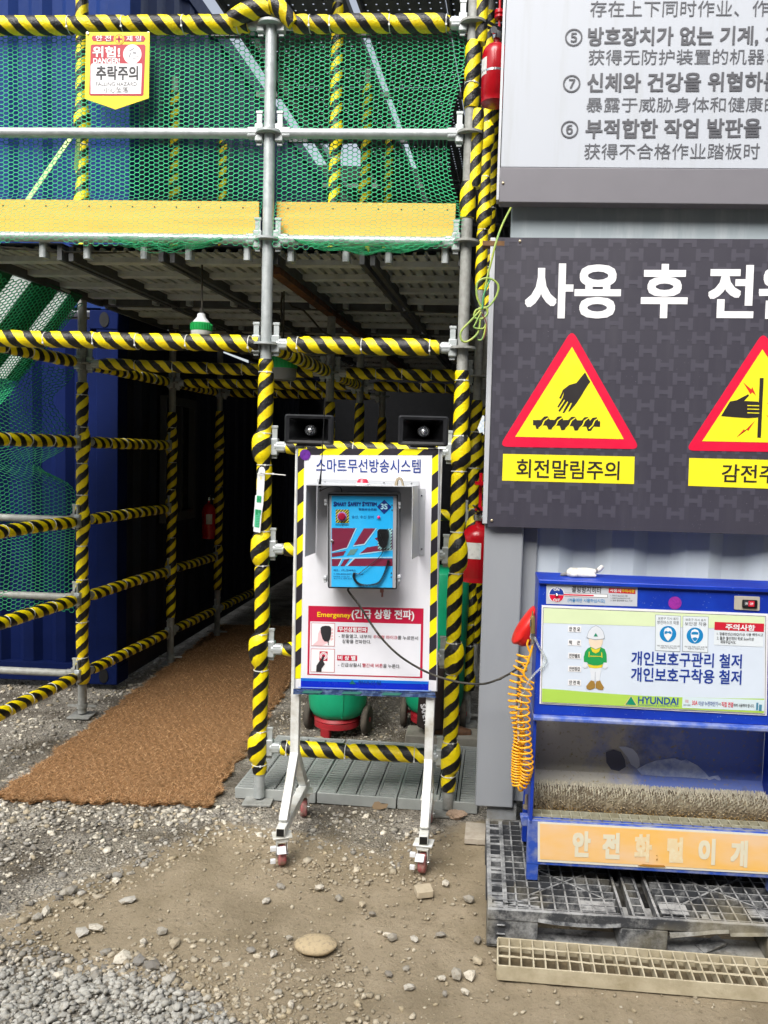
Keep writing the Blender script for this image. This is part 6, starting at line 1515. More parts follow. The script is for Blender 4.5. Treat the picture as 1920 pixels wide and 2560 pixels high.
# tufts: quantise to a helical lattice
lat_x = np.round(xx / 0.0095) * 0.0095; kx = np.round(xx / 0.0095).astype(int); nth = 34
kt = RNG.integers(0, nth, nb); th = (kt + 0.5 * (kx % 2)) * 2 * math.pi / nth + RNG.normal(0, 0.022, nb); px_ = lat_x + RNG.normal(0, 0.0011, nb)
r0_, r1_ = RR * 0.82, RR * RNG.uniform(0.95, 1.06, nb)
th2 = th + RNG.normal(0.05, 0.05, nb); px2 = px_ + RNG.normal(0.0015, 0.002, nb)
toW = lambda x, r, t: np.stack([x, yc + r * np.sin(t), -0.170 + r * np.cos(t)], -1)
Pb, Qb = toW(px_, r0_, th), toW(px2, r1_, th2)
Mw = np.array(mc_.M); Pb = Pb @ Mw[:3, :3].T + Mw[:3, 3]; Qb = Qb @ Mw[:3, :3].T + Mw[:3, 3]
VB, FB = strands(Pb, Qb, 0.0022, 3, 0.0012)
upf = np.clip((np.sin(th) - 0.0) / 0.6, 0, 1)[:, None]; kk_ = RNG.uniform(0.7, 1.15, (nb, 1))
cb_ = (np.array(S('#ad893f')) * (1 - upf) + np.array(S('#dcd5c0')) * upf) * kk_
BRM = NT('bristle'); a_ = BRM.n('Attribute', attribute_name='tone'); BRM.col(a_.outputs['Color']); BRM.rough(0.9)
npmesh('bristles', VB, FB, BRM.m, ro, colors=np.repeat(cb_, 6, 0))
# tray grating in front of the roller
TRAYM = mat('muddy_galvanised', S('#a9a793'), 0.75, 0.1, S('#8c8468'), 20, 0.8, 0.3, 90)
yg = ySTop + 0.006; tr_ = MB(True); ncell = int((x1 - x0) / 0.0345)
for i in range(ncell + 1): tr_.box((x0 + 0.012 + i * 0.0345, yg - 0.018, -0.048), (0.004, 0.036, 0.075))
for zz in (-0.012, -0.048, -0.085): tr_.box(((x0 + x1) / 2, yg - 0.018, zz), (x1 - x0 - 0.02, 0.037, 0.004))
tr_.build('tray_grating', TRAYM, mc_.root)
b = MB(True); b.box2((x0 + 0.012, yg - 0.06, -0.30), (x1 - 0.012, yg - 0.056, -0.03)); b.build('sludge_tray', mat('sludge', S('#4a3d28'), 0.8, 0, S('#6a5a3c'), 20, 0.6, 0.3), mc_.root)
# front beam and its orange name plate
b = MB(True); b.box2((x0 - 0.004, ySB - 0.012, -0.03), (x1, ySTop + 0.006, 0.0)); b.build('front_beam', BLUED, mc_.root, bevel=0.003)
mc_.poly('name_plate', [B2(333, 702), B2(1700, 776), B2(1700, 1006), B2(333, 931)], mat('plate_white', S('#e6e2d2'), 0.5), 0.003, 0.0025)
ORP = NT('orange_plate'); P = ORP.obj(); sp = ORP.n('SeparateXYZ'); ORP.l(P, sp.inputs[0])
f = ORP.noise(ORP.scale(P, (1, 2.2, 1)), 3.2, 4, 0.55); ORP.col(ORP.mix(ORP.ramp(f, 0.38, 0.64), S('#f3bf68'), S('#ecc79c'))); ORP.rough(0.5)
mc_.poly('plate_field', [B2(345, 712), B2(1700, 787), B2(1700, 994), B2(345, 917)], ORP.m, 0.0042)
for ch, xa, xb, y, h, m_ in (('안', 533, 637, 828, 150, 0), ('전', 705, 806, 838, 152, 0), ('화', 890, 990, 850, 160, 1), ('털', 1078, 1172, 862, 148, 1), ('이', 1258, 1356, 872, 152, 0), ('개', 1444, 1542, 884, 155, 0)):
    mc_.text(ch, B2(xa, y), B2(xb, y + 4), h * k, mat('worn_white', S('#e9e2c8'), 0.6) if not m_ else mat('faded_white', S('#e8d3a8'), 0.6, 0, S('#e9e2c8'), 60, 0.5), 0.05, 0.0056)
mc_.polys('rust_stain', [[B2(905, 955), B2(940, 945), B2(1000, 950), B2(1060, 952), B2(1070, 963), B2(985, 962)], [B2(1014, 895), B2(1022, 893), B2(1021, 902)], [B2(1016, 915), B2(1024, 913), B2(1022, 925), B2(1015, 924)]], mat('rust_mark', S('#b27b26'), 0.8), 0.0062)
for xx in (x0 + 0.012, x1 - 0.05):
    ft = L_(B2(330, 1062))
    b = MB(True); b.box2((xx - 0.014, 0.002, -0.045), (xx + 0.026, ySB + 0.0, -0.001)); b.build('leg', BLUED, mc_.root, bevel=0.002)
b = MB(True); b.box2((x0 + 0.03, ySB - 0.03, -0.30), (x1 - 0.03, ySB - 0.025, -0.04)); b.build('bottom_plate', NAVYD, mc_.root)
for zz in (-0.30,):
    for xx in (x0 + 0.012, x1 - 0.05):
        b = MB(True); b.box2((xx - 0.014, 0.002, zz - 0.02), (xx + 0.026, ySTop, zz + 0.02)); b.build('leg', BLUEM, mc_.root)
# small blue bracket and bolt at the left foot of the side panel
b = MB(True); pp = [L_(B2(*p), -0.05) for p in ((232, 668), (300, 672), (300, 730), (240, 728))]; b.prism([tuple(p) for p in pp], -0.08, -0.05); b.build('foot_bracket', BLUED, mc_.root, bevel=0.003)
b = MB(True); p = L_(B2(268, 590), -0.10); b.lathe([(0.012, -0.012), (0.012, 0.0), (0.007, 0.002), (0.007, 0.035), (0.004, 0.04)], Matrix.Translation((p.x, p.y - .01, -0.10)) @ Matrix.Rotation(R(-90), 4, 'X'), 12); b.build('drain_valve', mat('dull_brass', S('#9b8f78'), 0.6, 0.3), mc_.root)
# ---- prints on the header
pz = 0.0015
mc_.poly('info_panel', [B1(356, 606), B1(1660, 656), B1(1652, 1242), B1(343, 1174)], WHITEP, pz + .002, 0.0025)
pz += .003
PALE = mat('panel_pale_blue', S('#dbe6f4'), 0.32); LGR = mat('panel_pale_green', S('#e0efc2'), 0.32); GRN = mat('panel_green', S('#b3da5a'), 0.35)
mc_.poly('panel_field', [B1(368, 622), B1(1640, 672), B1(1636, 1228), B1(356, 1163)], PALE, pz)
mc_.poly('green_band', [B1(368, 622), B1(1640, 672), B1(1638, 748), B1(366, 708)], LGR, pz + .0006)
mc_.poly('green_wave', [B1(358, 1086), B1(480, 1094), B1(620, 1106), B1(780, 1118), B1(950, 1128), B1(1150, 1136), B1(1400, 1142), B1(1638, 1144), B1(1636, 1228), B1(356, 1163)], GRN, pz + .0006)
for (p, q) in (((364, 618), (1643, 668)), ((1643, 668), (1639, 1231)), ((1639, 1231), (352, 1166)), ((352, 1166), (364, 618))):
    a, c = L_(B1(*p)), L_(B1(*q)); b = MB(True); b.bar((a.x, a.y, pz + .0004), (c.x, c.y, pz + .0004), 0.0012, 0.0008, up=(0, 0, 1)); b.build('panel_line', GREYP, mc_.root)
T = lambda body, a, c, h, m, bo=0.0, z=0.0012, parent=None: mc_.text(body, B1(*a), B1(*c), h * k, m, bo, pz + z)
T('개인보호구관리 철저', (872, 910), (1508, 930), 82, BLUEP, 0.018); T('개인보호구착용 철저', (870, 1003), (1506, 1023), 82, BLUEP, 0.018)
mc_.poly('logo_triangle', [B1(870, 1124), B1(910, 1186), B1(828, 1182)], mat('logo_gold', S('#d8cf86'), 0.4), pz + .001); mc_.poly('logo_triangle', [B1(870, 1131), B1(900, 1182), B1(838, 1179)], GREENL, pz + .0015)
T('HYUNDAI', (910, 1152), (1143, 1160), 42, mat('logo_blue', S('#1c4f9e'), 0.4), 0.02); T('ENGINEERING & CONSTRUCTION', (910, 1181), (1143, 1188), 10, mat('logo_blue', S('#1c4f9e'), 0.4))
mc_.poly('sticker', [B1(1167, 1136), B1(1642, 1152), B1(1637, 1216), B1(1164, 1197)], mat('sticker_pale', S('#d9eaf0'), 0.4), pz + .0012); ST = 0.0020
T('주의', (1182, 1160), (1200, 1161), 20, SR2, 0, ST); T('차단기용량', (1172, 1181), (1212, 1182), 10, BLK, 0, ST); T('30A', (1221, 1168), (1253, 1169), 26, SRED, 0.01, ST); T('이상 누전차단기', (1259, 1172), (1370, 1175), 28, BLUEP, 0.01, ST); T('에', (1373, 1176), (1386, 1177), 16, BLK, 0, ST); T('직접 연결', (1391, 1177), (1458, 1180), 30, SRED, 0.015, ST); T('하여 사용해야 합니다.', (1461, 1182), (1580, 1187), 20, BLK, 0.01, ST)
mc_.polys('sticker_picture', [[B1(1592, 1168), B1(1604, 1168), B1(1602, 1210), B1(1590, 1210)], [B1(1608, 1178), B1(1624, 1179), B1(1622, 1215), B1(1606, 1214)]], mat('sticker_teal', S('#4a8aa6'), 0.4), pz + .002)
def ppe(q, circ, title, parts):
    mc_.poly('instruction_sign', [B1(*p) for p in q], mat('sign_outline', S('#8d98a5'), 0.5), pz + .0008)
    cx = sum(p[0] for p in q) / 4; cy = sum(p[1] for p in q) / 4
    mc_.poly('instruction_field', [B1(cx + (p[0] - cx) * .965, cy + (p[1] - cy) * .975) for p in q], mat('sign_face', S('#e6eef4'), 0.4), pz + .0013)
    w0, w1 = q[0][0] + 12, q[1][0] - 12
    T('보호구 지시 표지', (w0 + 4, q[0][1] + 21), (w1 - 4, q[0][1] + 24), 15, GREYP, 0, .0019); T(title, (w0, q[0][1] + 44), (w1, q[0][1] + 48), 22, GREYP, 0, .0019)
    mc_.disc('sign_disc', B1(*circ), 48 * k, mat('mandatory_blue', S('#1488c8'), 0.4), pz + .0018)
    for pl, m_ in parts: mc_.poly('pictogram', [B1(circ[0] + p[0], circ[1] + p[1]) for p in pl], m_, pz + .0024 + 0.0004 * (m_ is not WHITEP))
    T('해당 작업 취급시 상기 보호구를', (w0 - 2, q[2][1] - 36), (w1 + 4, q[2][1] - 32), 10, GREYP, 0, .0019); T('착용하고 작업하십시오', (w0 + 18, q[2][1] - 24), (w1 - 12, q[2][1] - 21), 10, GREYP, 0, .0019)
MBL = mat('mandatory_blue', S('#1488c8'), 0.4)
head_ = [(-24, -12), (-18, -30), (0, -38), (18, -30), (25, -12), (22, 10), (10, 30), (0, 40), (-10, 30), (-22, 10)]
ppe([(1010, 660), (1158, 668), (1153, 875), (1008, 868)], (1083, 772), '방진마스크 착용', [(head_, WHITEP), ([(-20, -14), (-10, -18), (0, -14), (10, -18), (20, -12), (20, 2), (8, -2), (0, -8), (-8, -2), (-20, 0)], MBL)])
ppe([(1168, 668), (1317, 672), (1313, 880), (1165, 873)], (1238, 781), '보안경 착용', [(head_, WHITEP), ([(-20, -18), (-8, -22), (8, -22), (20, -18), (20, -6), (-20, -6)], MBL), ([(-16, 16), (-4, 10), (4, 10), (16, 16), (8, 28), (0, 33), (-8, 28)], MBL)])
mc_.poly('caution_sticker', [B1(1352, 702), B1(1637, 712), B1(1630, 846), B1(1347, 834)], mat('sign_face', S('#e6eef4'), 0.4), pz + .001); mc_.poly('caution_header', [B1(1352, 702), B1(1637, 712), B1(1635, 760), B1(1350, 748)], mat('caution_red', S('#cf2138'), 0.4), pz + .0016)
T('주의사항', (1414, 730), (1585, 738), 36, WHITEP, 0.03, .0022); T('1. 정품전선(2.0SQ)이상 사용 해주시고', (1365, 771), (1630, 779), 20, BLK, 0.005, .0018); T('2. 물은 열선히터 위로 5cm이상', (1365, 795), (1578, 802), 20, BLK, 0.005, .0018); T('채워주십시오.', (1385, 817), (1475, 820), 20, BLK, 0.005, .0018)
# a plain figure naming the protective clothing
ZW = zoom(1400, 1560, 160 / 1659); W = lambda pts: [ZW(*p) for p in pts]
SK = mat('figure_skin', S('#f0dcc4'), 0.5); GRJ = mat('figure_green', S('#1f9e52'), 0.5); WTR = mat('figure_white', S('#e4e9f0'), 0.5); OL = mat('figure_outline', S('#9aa3b0'), 0.5); BTS = mat('figure_boots', S('#a5803a'), 0.5); YV = mat('figure_yellow', S('#e6d234'), 0.5)
def wp(pts, m, z, nm='figure'): mc_.poly(nm, W(pts), m, pz + z)
wp([(745, 380), (1115, 385), (1105, 500), (1060, 600), (925, 655), (800, 600), (755, 500)], SK, .0014)
wp([(690, 350), (705, 290), (740, 180), (820, 90), (900, 50), (930, 32), (965, 52), (1050, 95), (1120, 190), (1155, 300), (1160, 380), (1100, 400), (920, 415), (760, 385), (700, 370)], OL, .0016)
wp([(702, 345), (715, 290), (750, 185), (825, 100), (900, 60), (930, 45), (962, 62), (1045, 105), (1110, 195), (1143, 300), (1148, 360), (1098, 385), (920, 400), (765, 372)], WTR, .0020); wp([(925, 232), (985, 326), (870, 324)], GREENL, .0024)
wp([(800, 590), (925, 655), (1055, 600), (1160, 650), (1205, 780), (1215, 1000), (1130, 1000), (1110, 1040), (925, 1090), (730, 1030), (700, 985), (620, 980), (615, 860), (650, 720), (720, 630)], GRJ, .0014)
wp([(795, 615), (925, 665), (1050, 620), (1010, 720), (925, 762), (840, 720)], YV, .0020); wp([(705, 1040), (860, 1075), (990, 1078), (1115, 1045), (1085, 1130), (925, 1150), (760, 1130)], YV, .0019)
for pl in ([(745, 715), (770, 720), (762, 860), (740, 855)], [(1065, 730), (1090, 735), (1100, 880), (1078, 878)], [(780, 820), (1070, 830), (1070, 850), (780, 842)]): wp(pl, YV, .0022)
wp([(755, 1135), (925, 1152), (1080, 1135), (1050, 1280), (1020, 1480), (925, 1490), (912, 1260), (905, 1490), (810, 1470), (800, 1300)], WTR, .0017); wp([(908, 1240), (918, 1240), (912, 1490), (903, 1490)], OL, .0022)
for pl in ([(600, 985), (700, 1000), (712, 1120), (650, 1150), (590, 1110)], [(1130, 1000), (1215, 1005), (1240, 1110), (1170, 1170), (1110, 1140)]): wp(pl, WTR, .0018)
wp([(800, 1460), (880, 1480), (915, 1560), (905, 1660), (790, 1705), (690, 1680), (680, 1610), (730, 1545)], BTS, .0018); wp([(950, 1480), (1040, 1465), (1075, 1540), (1140, 1640), (1110, 1710), (1000, 1700), (920, 1650), (925, 1540)], BTS, .0018)
for y, t in ((742, '안 전 모'), (820, '턱     끈'), (896, '안전벨트'), (971, '안전장갑'), (1050, '안 전 화')):
    mc_.poly('label_box', [B1(508, y - 17), B1(583, y - 14), B1(582, y + 20), B1(506, y + 17)], WHITEP, pz + .0012); T(t, (514, y), (576, y + 3), 24, BLK, 0.02, .0018)
# heater sticker, purple sticker, switch
hz0 = 0.0014
def H(p): return B1(*p)
mc_.poly('heater_sticker', [H((383, 486)), H((908, 498)), H((905, 613)), H((381, 598))], mat('sticker_silver', S('#c9ced6'), 0.35), hz0)
def T2(body, a, c, h, m, bo=0.0, z=0.001): mc_.text(body, B1(*a), B1(*c), h * k, m, bo, hz0 + z)
mc_.disc('dial', H((441, 545)), 46 * k, WHITEP, hz0 + .0006); 
cc0 = L_(H((441, 545))); rr0 = 41 * k / FPX * 2.72
for a0, m_ in ((0, BLUEP), (math.pi, SRED)):
    mc_.poly('dial_half', [(cc0.x + rr0 * math.cos(a0 + math.pi * i / 16), cc0.y + rr0 * math.sin(a0 + math.pi * i / 16) + (0.0008 if a0 == 0 else -0.0008)) for i in range(17)], m_, hz0 + .0011, raw=True)
T2('ON', (424, 514), (457, 515), 18, WHITEP, 0.03, .0018); T2('OFF', (422, 576), (460, 577), 18, WHITEP, 0.03, .0018)
b = MB(True); b.lathe([(0.006, 0), (0.005, 0.004), (0.003, 0.005), (0.003, 0.014), (0.0, 0.016)], Matrix.Translation((cc0.x, cc0.y, hz0 + .001)), 12, caps=False); b.build('toggle', CHROME, mc_.root)
mc_.poly('gauge_bar', [H((482, 535)), H((735, 543)), H((735, 563)), H((482, 555))], GREYP, hz0 + .0005); mc_.poly('gauge_bar', [H((482, 537)), H((733, 545)), H((733, 561)), H((482, 553))], WHITEP, hz0 + .0008); mc_.poly('gauge_bar', [H((482, 541)), H((655, 547)), H((655, 554)), H((482, 549))], SRED, hz0 + .0012)
T2('결빙방지히터', (528, 513), (696, 520), 36, BLK, 0.01); T2('(겨울에만 사용하십시오)', (505, 578), (720, 583), 26, mat('print_sky', S('#1b8fd2'), 0.4), 0.005)
mc_.poly('caution_header', [H((742, 507)), H((896, 513)), H((895, 541)), H((741, 534))], mat('caution_red', S('#cf2138'), 0.4), hz0 + .0006); T2('사용시', (748, 520), (812, 523), 20, WHITEP, 0.02, .0012); T2('주의사항', (816, 523), (890, 526), 20, YV, 0.02, .0012)
for y, t in ((550, '1. 히터기 4kw이상 사용'), (565, '2. 정품전선(2.0SQ)이상 사용'), (578, '3. 물은 열선위로 5cm 이상')): T2(t, (752, y), (850 + (y - 550), y + 3), 10, BLK, 0, .001)
mc_.disc('purple_sticker', H((1123, 593)), 38 * k, mat('purple_sticker_pink', S('#9a2f9c'), 0.4, 0, S('#6e1f80'), 90, 0.6, 0.4, 120), hz0)
sp_ = rounded([tuple(L_(H(p))) for p in ((1464, 551), (1611, 557), (1609, 638), (1462, 630))], 0.004)
b = MB(True); b.prism(sp_, 0.0, 0.004); sw = b.build('switch_plate', mat('switch_beige', S('#b9b2a4'), 0.45), mc_.root, bevel=0.001)
b = MB(True); b.prism(rounded([tuple(L_(H(p))) for p in ((1508, 572), (1594, 575), (1592, 622), (1506, 618))], 0.004), 0.004, 0.009); b.build('switch_frame', BLACKP, sw)
mc_.poly('rocker', [H((1520, 580)), H((1548, 581)), H((1547, 613)), H((1519, 612))], mat('rocker_dark', S('#3a3a3e'), 0.4), 0.011, 0.002, parent=sw); mc_.poly('rocker', [H((1548, 581)), H((1582, 583)), H((1580, 615)), H((1547, 613))], mat('rocker_red', S('#d3223a'), 0.35), 0.013, 0.004, parent=sw)
mc_.text('ON', H((1527, 596)), H((1542, 597)), 14 * k, WHITEP, 0.02, 0.0118, parent=sw); mc_.text('OFF', H((1555, 598)), H((1574, 599)), 14 * k, WHITEP, 0.02, 0.0138, parent=sw)

# ---- work gloves on top
GV = mat('white_glove_leather', S('#cfccc4'), 0.8, 0, S('#a8a498'), 30, 0.6, 0.3, 80); GVD = mat('glove_cuff_grey', S('#7c7a78'), 0.85)
yq = mc_.root.matrix_world @ Vector((0, yT, 0))
gl = thing('work_glove', 'crumpled white work glove lying on top of the blue machine', 'glove', at(*B1(590, 445), 2.75)); GZ = lambda x, y, dy=0.0: at(*B1(x, y), 2.77 + dy)
blob('palm', GV, [([GZ(500, 418), GZ(520, 412), GZ(550, 420), GZ(590, 422), GZ(640, 418), GZ(668, 412)], [0.008, 0.013, 0.013, 0.012, 0.012, 0.009]), ([GZ(520, 405), GZ(560, 405, .02), GZ(610, 402, .02), GZ(660, 408)], [0.010, 0.009, 0.008, 0.007]), ([GZ(560, 430, -.02), GZ(610, 434, -.02), GZ(668, 437, -.015)], [0.009, 0.008, 0.006]), ([GZ(508, 425), GZ(530, 430, -.02), GZ(560, 434, -.03)], [0.009, 0.010, 0.006])], 0.0024, gl, 3)
blob('fingertip', GVD, [([GZ(512, 425), GZ(490, 427), GZ(462, 432)], [0.009, 0.007, 0.005]), ([GZ(662, 414), GZ(680, 402)], [0.007, 0.008])], 0.0022, gl, 2)
blob('cuff', GV, [([GZ(668, 415), GZ(690, 398), GZ(708, 380)], [0.006, 0.009, 0.007])], 0.0022, gl, 2)

# ---- air gun with coiled hose, red cover and clear tube at the machine's left side
C7 = zoom(1240, 1420, 180 / 1106)
def smooth(P, n=10):
    Q = []
    for i in range(len(P) - 1):
        p0, p1, p2, p3 = P[max(i - 1, 0)], P[i], P[i + 1], P[min(i + 2, len(P) - 1)]
        for s_ in range(n):
            t = s_ / n; Q.append(0.5 * ((2 * p1) + (p2 - p0) * t + (2 * p0 - 5 * p1 + 4 * p2 - p3) * t * t + (3 * p1 - p0 - 3 * p2 + p3) * t ** 3))
    return Q + [P[-1]]
ag = thing('air_gun', 'brass air gun on a bright orange coiled hose hanging beside the machine', 'air gun', at(*C7(565, 1000), 2.70))
GY = 2.69
b = MB(); b.tube([at(*C7(562, 660), GY), at(*C7(562, 735), GY)], [0.002, 0.0038], 12); b.tube([at(*C7(562, 735), GY), at(*C7(564, 760), GY), at(*C7(566, 1000), GY)], [0.006, 0.0085, 0.0085], 14)
b.build('barrel', mat('brass', S('#a08a55'), 0.4, 0.5, S('#7d6d48'), 40, 0.6), ag)
b = MB(); b.tube([at(*C7(565, 1000), GY), at(*C7(566, 1060), GY), at(*C7(566, 1110), GY), at(*C7(566, 1150), GY), at(*C7(564, 1195), GY)], [0.0085, 0.0105, 0.0085, 0.007, 0.006], 8); b.build('coupling', CHROME, ag)
b = MB(); b.bar(at(*C7(530, 800), GY - .004), at(*C7(525, 900), GY - .012), 0.004, 0.008); b.build('trigger', BLACKP, ag)
ORH = mat('orange_hose', S('#fbb422'), 0.35)
S2 = lambda pts: [(x, y) for x, y in pts]
axis = [C7(430, 1310), C7(400, 1470), C7(345, 1600), C7(310, 1780), C7(290, 1960), C7(300, 2140), B2(228, 200), B2(215, 300), B2(212, 400), B2(213, 455), B2(222, 492), B2(243, 480), B2(262, 430), B2(270, 380), B2(266, 320), B2(258, 250), B2(252, 180), B2(248, 90), C7(400, 2140), C7(430, 1980), C7(460, 1840), C7(485, 1740)]
dep_ = [0.0] * 10 + [0.0, -0.004, -0.008] + [-0.022] * 9
AX = smooth([at(*p, GY + 0.012 + d_) for p, d_ in zip(axis, dep_)], 60)
cum = [0.0]
for a_, c_ in zip(AX[:-1], AX[1:]): cum.append(cum[-1] + (c_ - a_).length)
Q = []; ph = 0.0
for i in range(len(AX)):
    s_ = cum[i] / cum[-1]; t = (AX[min(i + 1, len(AX) - 1)] - AX[max(i - 1, 0)]).normalized()
    n1 = t.cross(Vector((0, 1, 0))).normalized(); n2 = t.cross(n1)
    mid = math.exp(-((s_ - 0.47) / 0.20) ** 2); pitch = 0.0235 - 0.0145 * mid
    rad = 0.0225 - 0.005 * mid
    if i: ph += (cum[i] - cum[i - 1]) / pitch * 2 * math.pi
    Q.append((i, AX[i] + (n1 * math.cos(ph) + n2 * math.sin(ph)) * rad + t * 0.003 * math.cos(ph)))
# resample so that every turn has about 18 points
b = MB(); b.tube([q for _, q in Q], 0.0034, 7); b.build('coiled_hose', ORH, ag, 60)
b = MB(); b.tube(smooth([at(*p, GY - 0.012) for p in (C7(560, 1195), C7(535, 1300), C7(470, 1500), C7(425, 1620), C7(480, 1710), C7(580, 1770))], 8), 0.0036, 8); b.tube(smooth([at(*p, GY + .004) for p in (C7(520, 1290), C7(480, 1180), C7(500, 1100))], 6), 0.0036, 8); b.build('hose_end', ORH, ag)
CLR = NT('clear_tube'); CLR.b.inputs['Base Color'].default_value = (0.82, 0.86, 0.84, 1); CLR.b.inputs['Transmission Weight'].default_value = 0.75; CLR.b.inputs['Roughness'].default_value = 0.2; CLR.b.inputs['IOR'].default_value = 1.2
b = MB(); b.tube(smooth([at(*p, GY - 0.018) for p in (C7(595, 1060), C7(640, 1170), C7(720, 1310), C7(768, 1400), C7(720, 1500), C7(580, 1640), C7(500, 1750), C7(420, 1900), C7(350, 2120), B2(222, 240))], 8), 0.0036, 8)
tag(b.build('clear_tube', CLR.m), 'clear plastic tube looping from the air gun over the panel edge', 'tube')
RC = mat('red_vinyl', S('#d8261f'), 0.35, 0, S('#c01a18'), 20, 0.6, 0.2, 30)
rcp = [C7(*p) for p in [(605, 575), (622, 640), (612, 1190), (470, 1205), (370, 1205), (330, 1170), (250, 1172), (243, 1125), (300, 965), (380, 840), (480, 700)]]
import bmesh
bm = bmesh.new(); RY = 2.80; P3 = [at(*p, RY) for p in rcp]; cen = sum(P3, Vector()) / len(P3); N_ = len(P3); rings = []
for f, d_ in ((1.0, 0.0), (0.9, -0.018), (0.62, -0.032), (0.3, -0.038)): rings.append([bm.verts.new(cen + (p - cen) * f + Vector((0, d_ + 0.006 * noise.noise(p * 60 + Vector((f * 9, 0, 0))), 0.004 * noise.noise(p * 40)))) for p in P3])
rings.insert(0, [bm.verts.new(p + Vector((0, 0.03, 0))) for p in P3])
for A_, B_ in zip(rings[:-1], rings[1:]):
    for i in range(N_): bm.faces.new([A_[i], A_[(i + 1) % N_], B_[(i + 1) % N_], B_[i]])
bm.faces.new(rings[-1]); bmesh.ops.recalc_face_normals(bm, faces=bm.faces)
me = bpy.data.meshes.new('red_cover'); bm.to_mesh(me); bm.free(); me.materials.append(RC); me.polygons.foreach_set('use_smooth', [True] * len(me.polygons))
o = bpy.data.objects.new('red_cover', me); COL.objects.link(o); s_ = o.modifiers.new('Sub', 'SUBSURF'); s_.levels = s_.render_levels = 2
tag(o, 'red vinyl cover flap hanging behind the air gun at the machine side', 'cover')

# ================================================================ BLACK PALLET UNDER THE MACHINE
def pallet_mat():
    N = NT('muddy_black_plastic'); P = N.obj(); W_ = N.pos()
    sp = N.n('SeparateXYZ'); N.l(P, sp.inputs[0])
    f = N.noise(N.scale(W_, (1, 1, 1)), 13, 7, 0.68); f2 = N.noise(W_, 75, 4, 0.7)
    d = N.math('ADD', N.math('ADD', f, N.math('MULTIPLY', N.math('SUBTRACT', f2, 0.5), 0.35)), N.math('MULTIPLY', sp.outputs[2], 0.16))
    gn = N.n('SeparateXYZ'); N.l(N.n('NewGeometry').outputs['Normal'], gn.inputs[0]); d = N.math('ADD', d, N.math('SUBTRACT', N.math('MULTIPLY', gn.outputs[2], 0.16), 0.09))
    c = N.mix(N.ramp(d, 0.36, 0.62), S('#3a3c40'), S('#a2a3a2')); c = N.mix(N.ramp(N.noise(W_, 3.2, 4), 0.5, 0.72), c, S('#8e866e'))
    N.col(c); N.rough(0.75); N.bump(f2, 0.3, 0.003); return N.m
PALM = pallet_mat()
pf = gr(1216, 2368, 0.0)
pa_ = Board('pallet', 'cracked muddy black plastic pallet under the blue shoe cleaning machine', 'pallet', pf, -0.055)
PWd, PD, PH = 1.05, 0.66, 0.13
b = MB(True)
def rib(x0_, z0_, x1_, z1_, y0=PH - 0.035, y1=PH, w_=0.005):
    b.bar((x0_, (y0 + y1) / 2, z0_), (x1_, (y0 + y1) / 2, z1_), w_, y1 - y0, up=(0, 1, 0))
for x in np.arange(0.012, PWd, 0.042):
    if abs(x - 0.50) < 0.07: continue
    rib(x, -0.01, x, -PD + 0.01, w_=0.006)
for i, z in enumerate(np.arange(0.02, PD, 0.042)): 
    rib(0.01, -z, 0.43, -z, w_=0.004); rib(0.57, -z, PWd, -z, w_=0.004)
for x in (0.44, 0.475, 0.515, 0.555): rib(x, -0.01, x, -PD + 0.01, w_=0.008)
for z in np.arange(0.03, PD, 0.045): rib(0.475, -z, 0.515, -z, w_=0.005)
for cx in (0.27, 0.78):
    rib(cx - 0.13, -0.10, cx + 0.13, -0.30, w_=0.007); rib(cx + 0.13, -0.10, cx - 0.13, -0.30, w_=0.007)
rib(0.05, -0.03, 0.17, -0.09, w_=0.01); rib(0.02, -0.045, 0.17, -0.03, w_=0.012)
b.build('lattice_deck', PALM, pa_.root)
b = MB(True)
b.box2((0.0, 0.0, -0.012), (PWd, 0.012, -0.0)) if False else None
b.boxm(Matrix.Translation((PWd / 2, PH - 0.018, -0.008)), PWd, 0.036, 0.014); b.boxm(Matrix.Translation((PWd / 2, PH - 0.018, -PD + 0.008)), PWd, 0.036, 0.014)
# left edge: a rim broken by slots
b.boxm(Matrix.Translation((0.006, PH - 0.018, -PD / 2)), 0.012, 0.036, PD - 0.03); b.boxm(Matrix.Translation((0.062, PH - 0.018, -PD / 2)), 0.010, 0.036, PD - 0.03)
for z in (0.035, 0.075, 0.10, 0.165, 0.24, 0.27, 0.33, 0.36, 0.45, 0.52, 0.58): b.boxm(Matrix.Translation((0.034, PH - 0.012, -z)), 0.05, 0.022, 0.018)
b.build('rim', PALM, pa_.root, bevel=0.002)
b = MB(True)
for (xa, xb, za, zb2, yy) in ((0.31, 0.42, 0.03, 0.09, PH - 0.004), (0.57, 0.66, 0.04, 0.10, PH - 0.004), (0.70, 0.76, 0.03, 0.07, PH - 0.01), (0.86, 0.95, 0.05, 0.10, PH - 0.004), (0.07, 0.15, 0.30, 0.38, PH - 0.02), (0.18, 0.42, 0.32, 0.60, PH - 0.03), (0.58, 1.0, 0.32, 0.60, PH - 0.03)):
    b = MB(True); b.boxm(Matrix.Translation(((xa + xb) / 2, yy, -(za + zb2) / 2)), xb - xa, 0.004, zb2 - za); b.build('deck_plate', PALM, pa_.root)
for (xa, xb) in ((0.0, 0.165), (0.43, 0.585), (0.90, 1.05)):
    for (za, zb2) in ((0.004, 0.13), (0.27, 0.40), (0.52, 0.65)):
        b = MB(True); b.boxm(Matrix.Translation(((xa + xb) / 2, (PH - 0.036) / 2 + 0.004, -(za + zb2) / 2)), xb - xa, PH - 0.044, zb2 - za)
        if xa == 0.0 and za < 0.01:
            for yy in (0.022, 0.048, 0.078): b.boxm(Matrix.Translation((0.045, yy, 0.0)), 0.028, 0.006, 0.008)
        b.build('block', PALM, pa_.root, bevel=0.006)
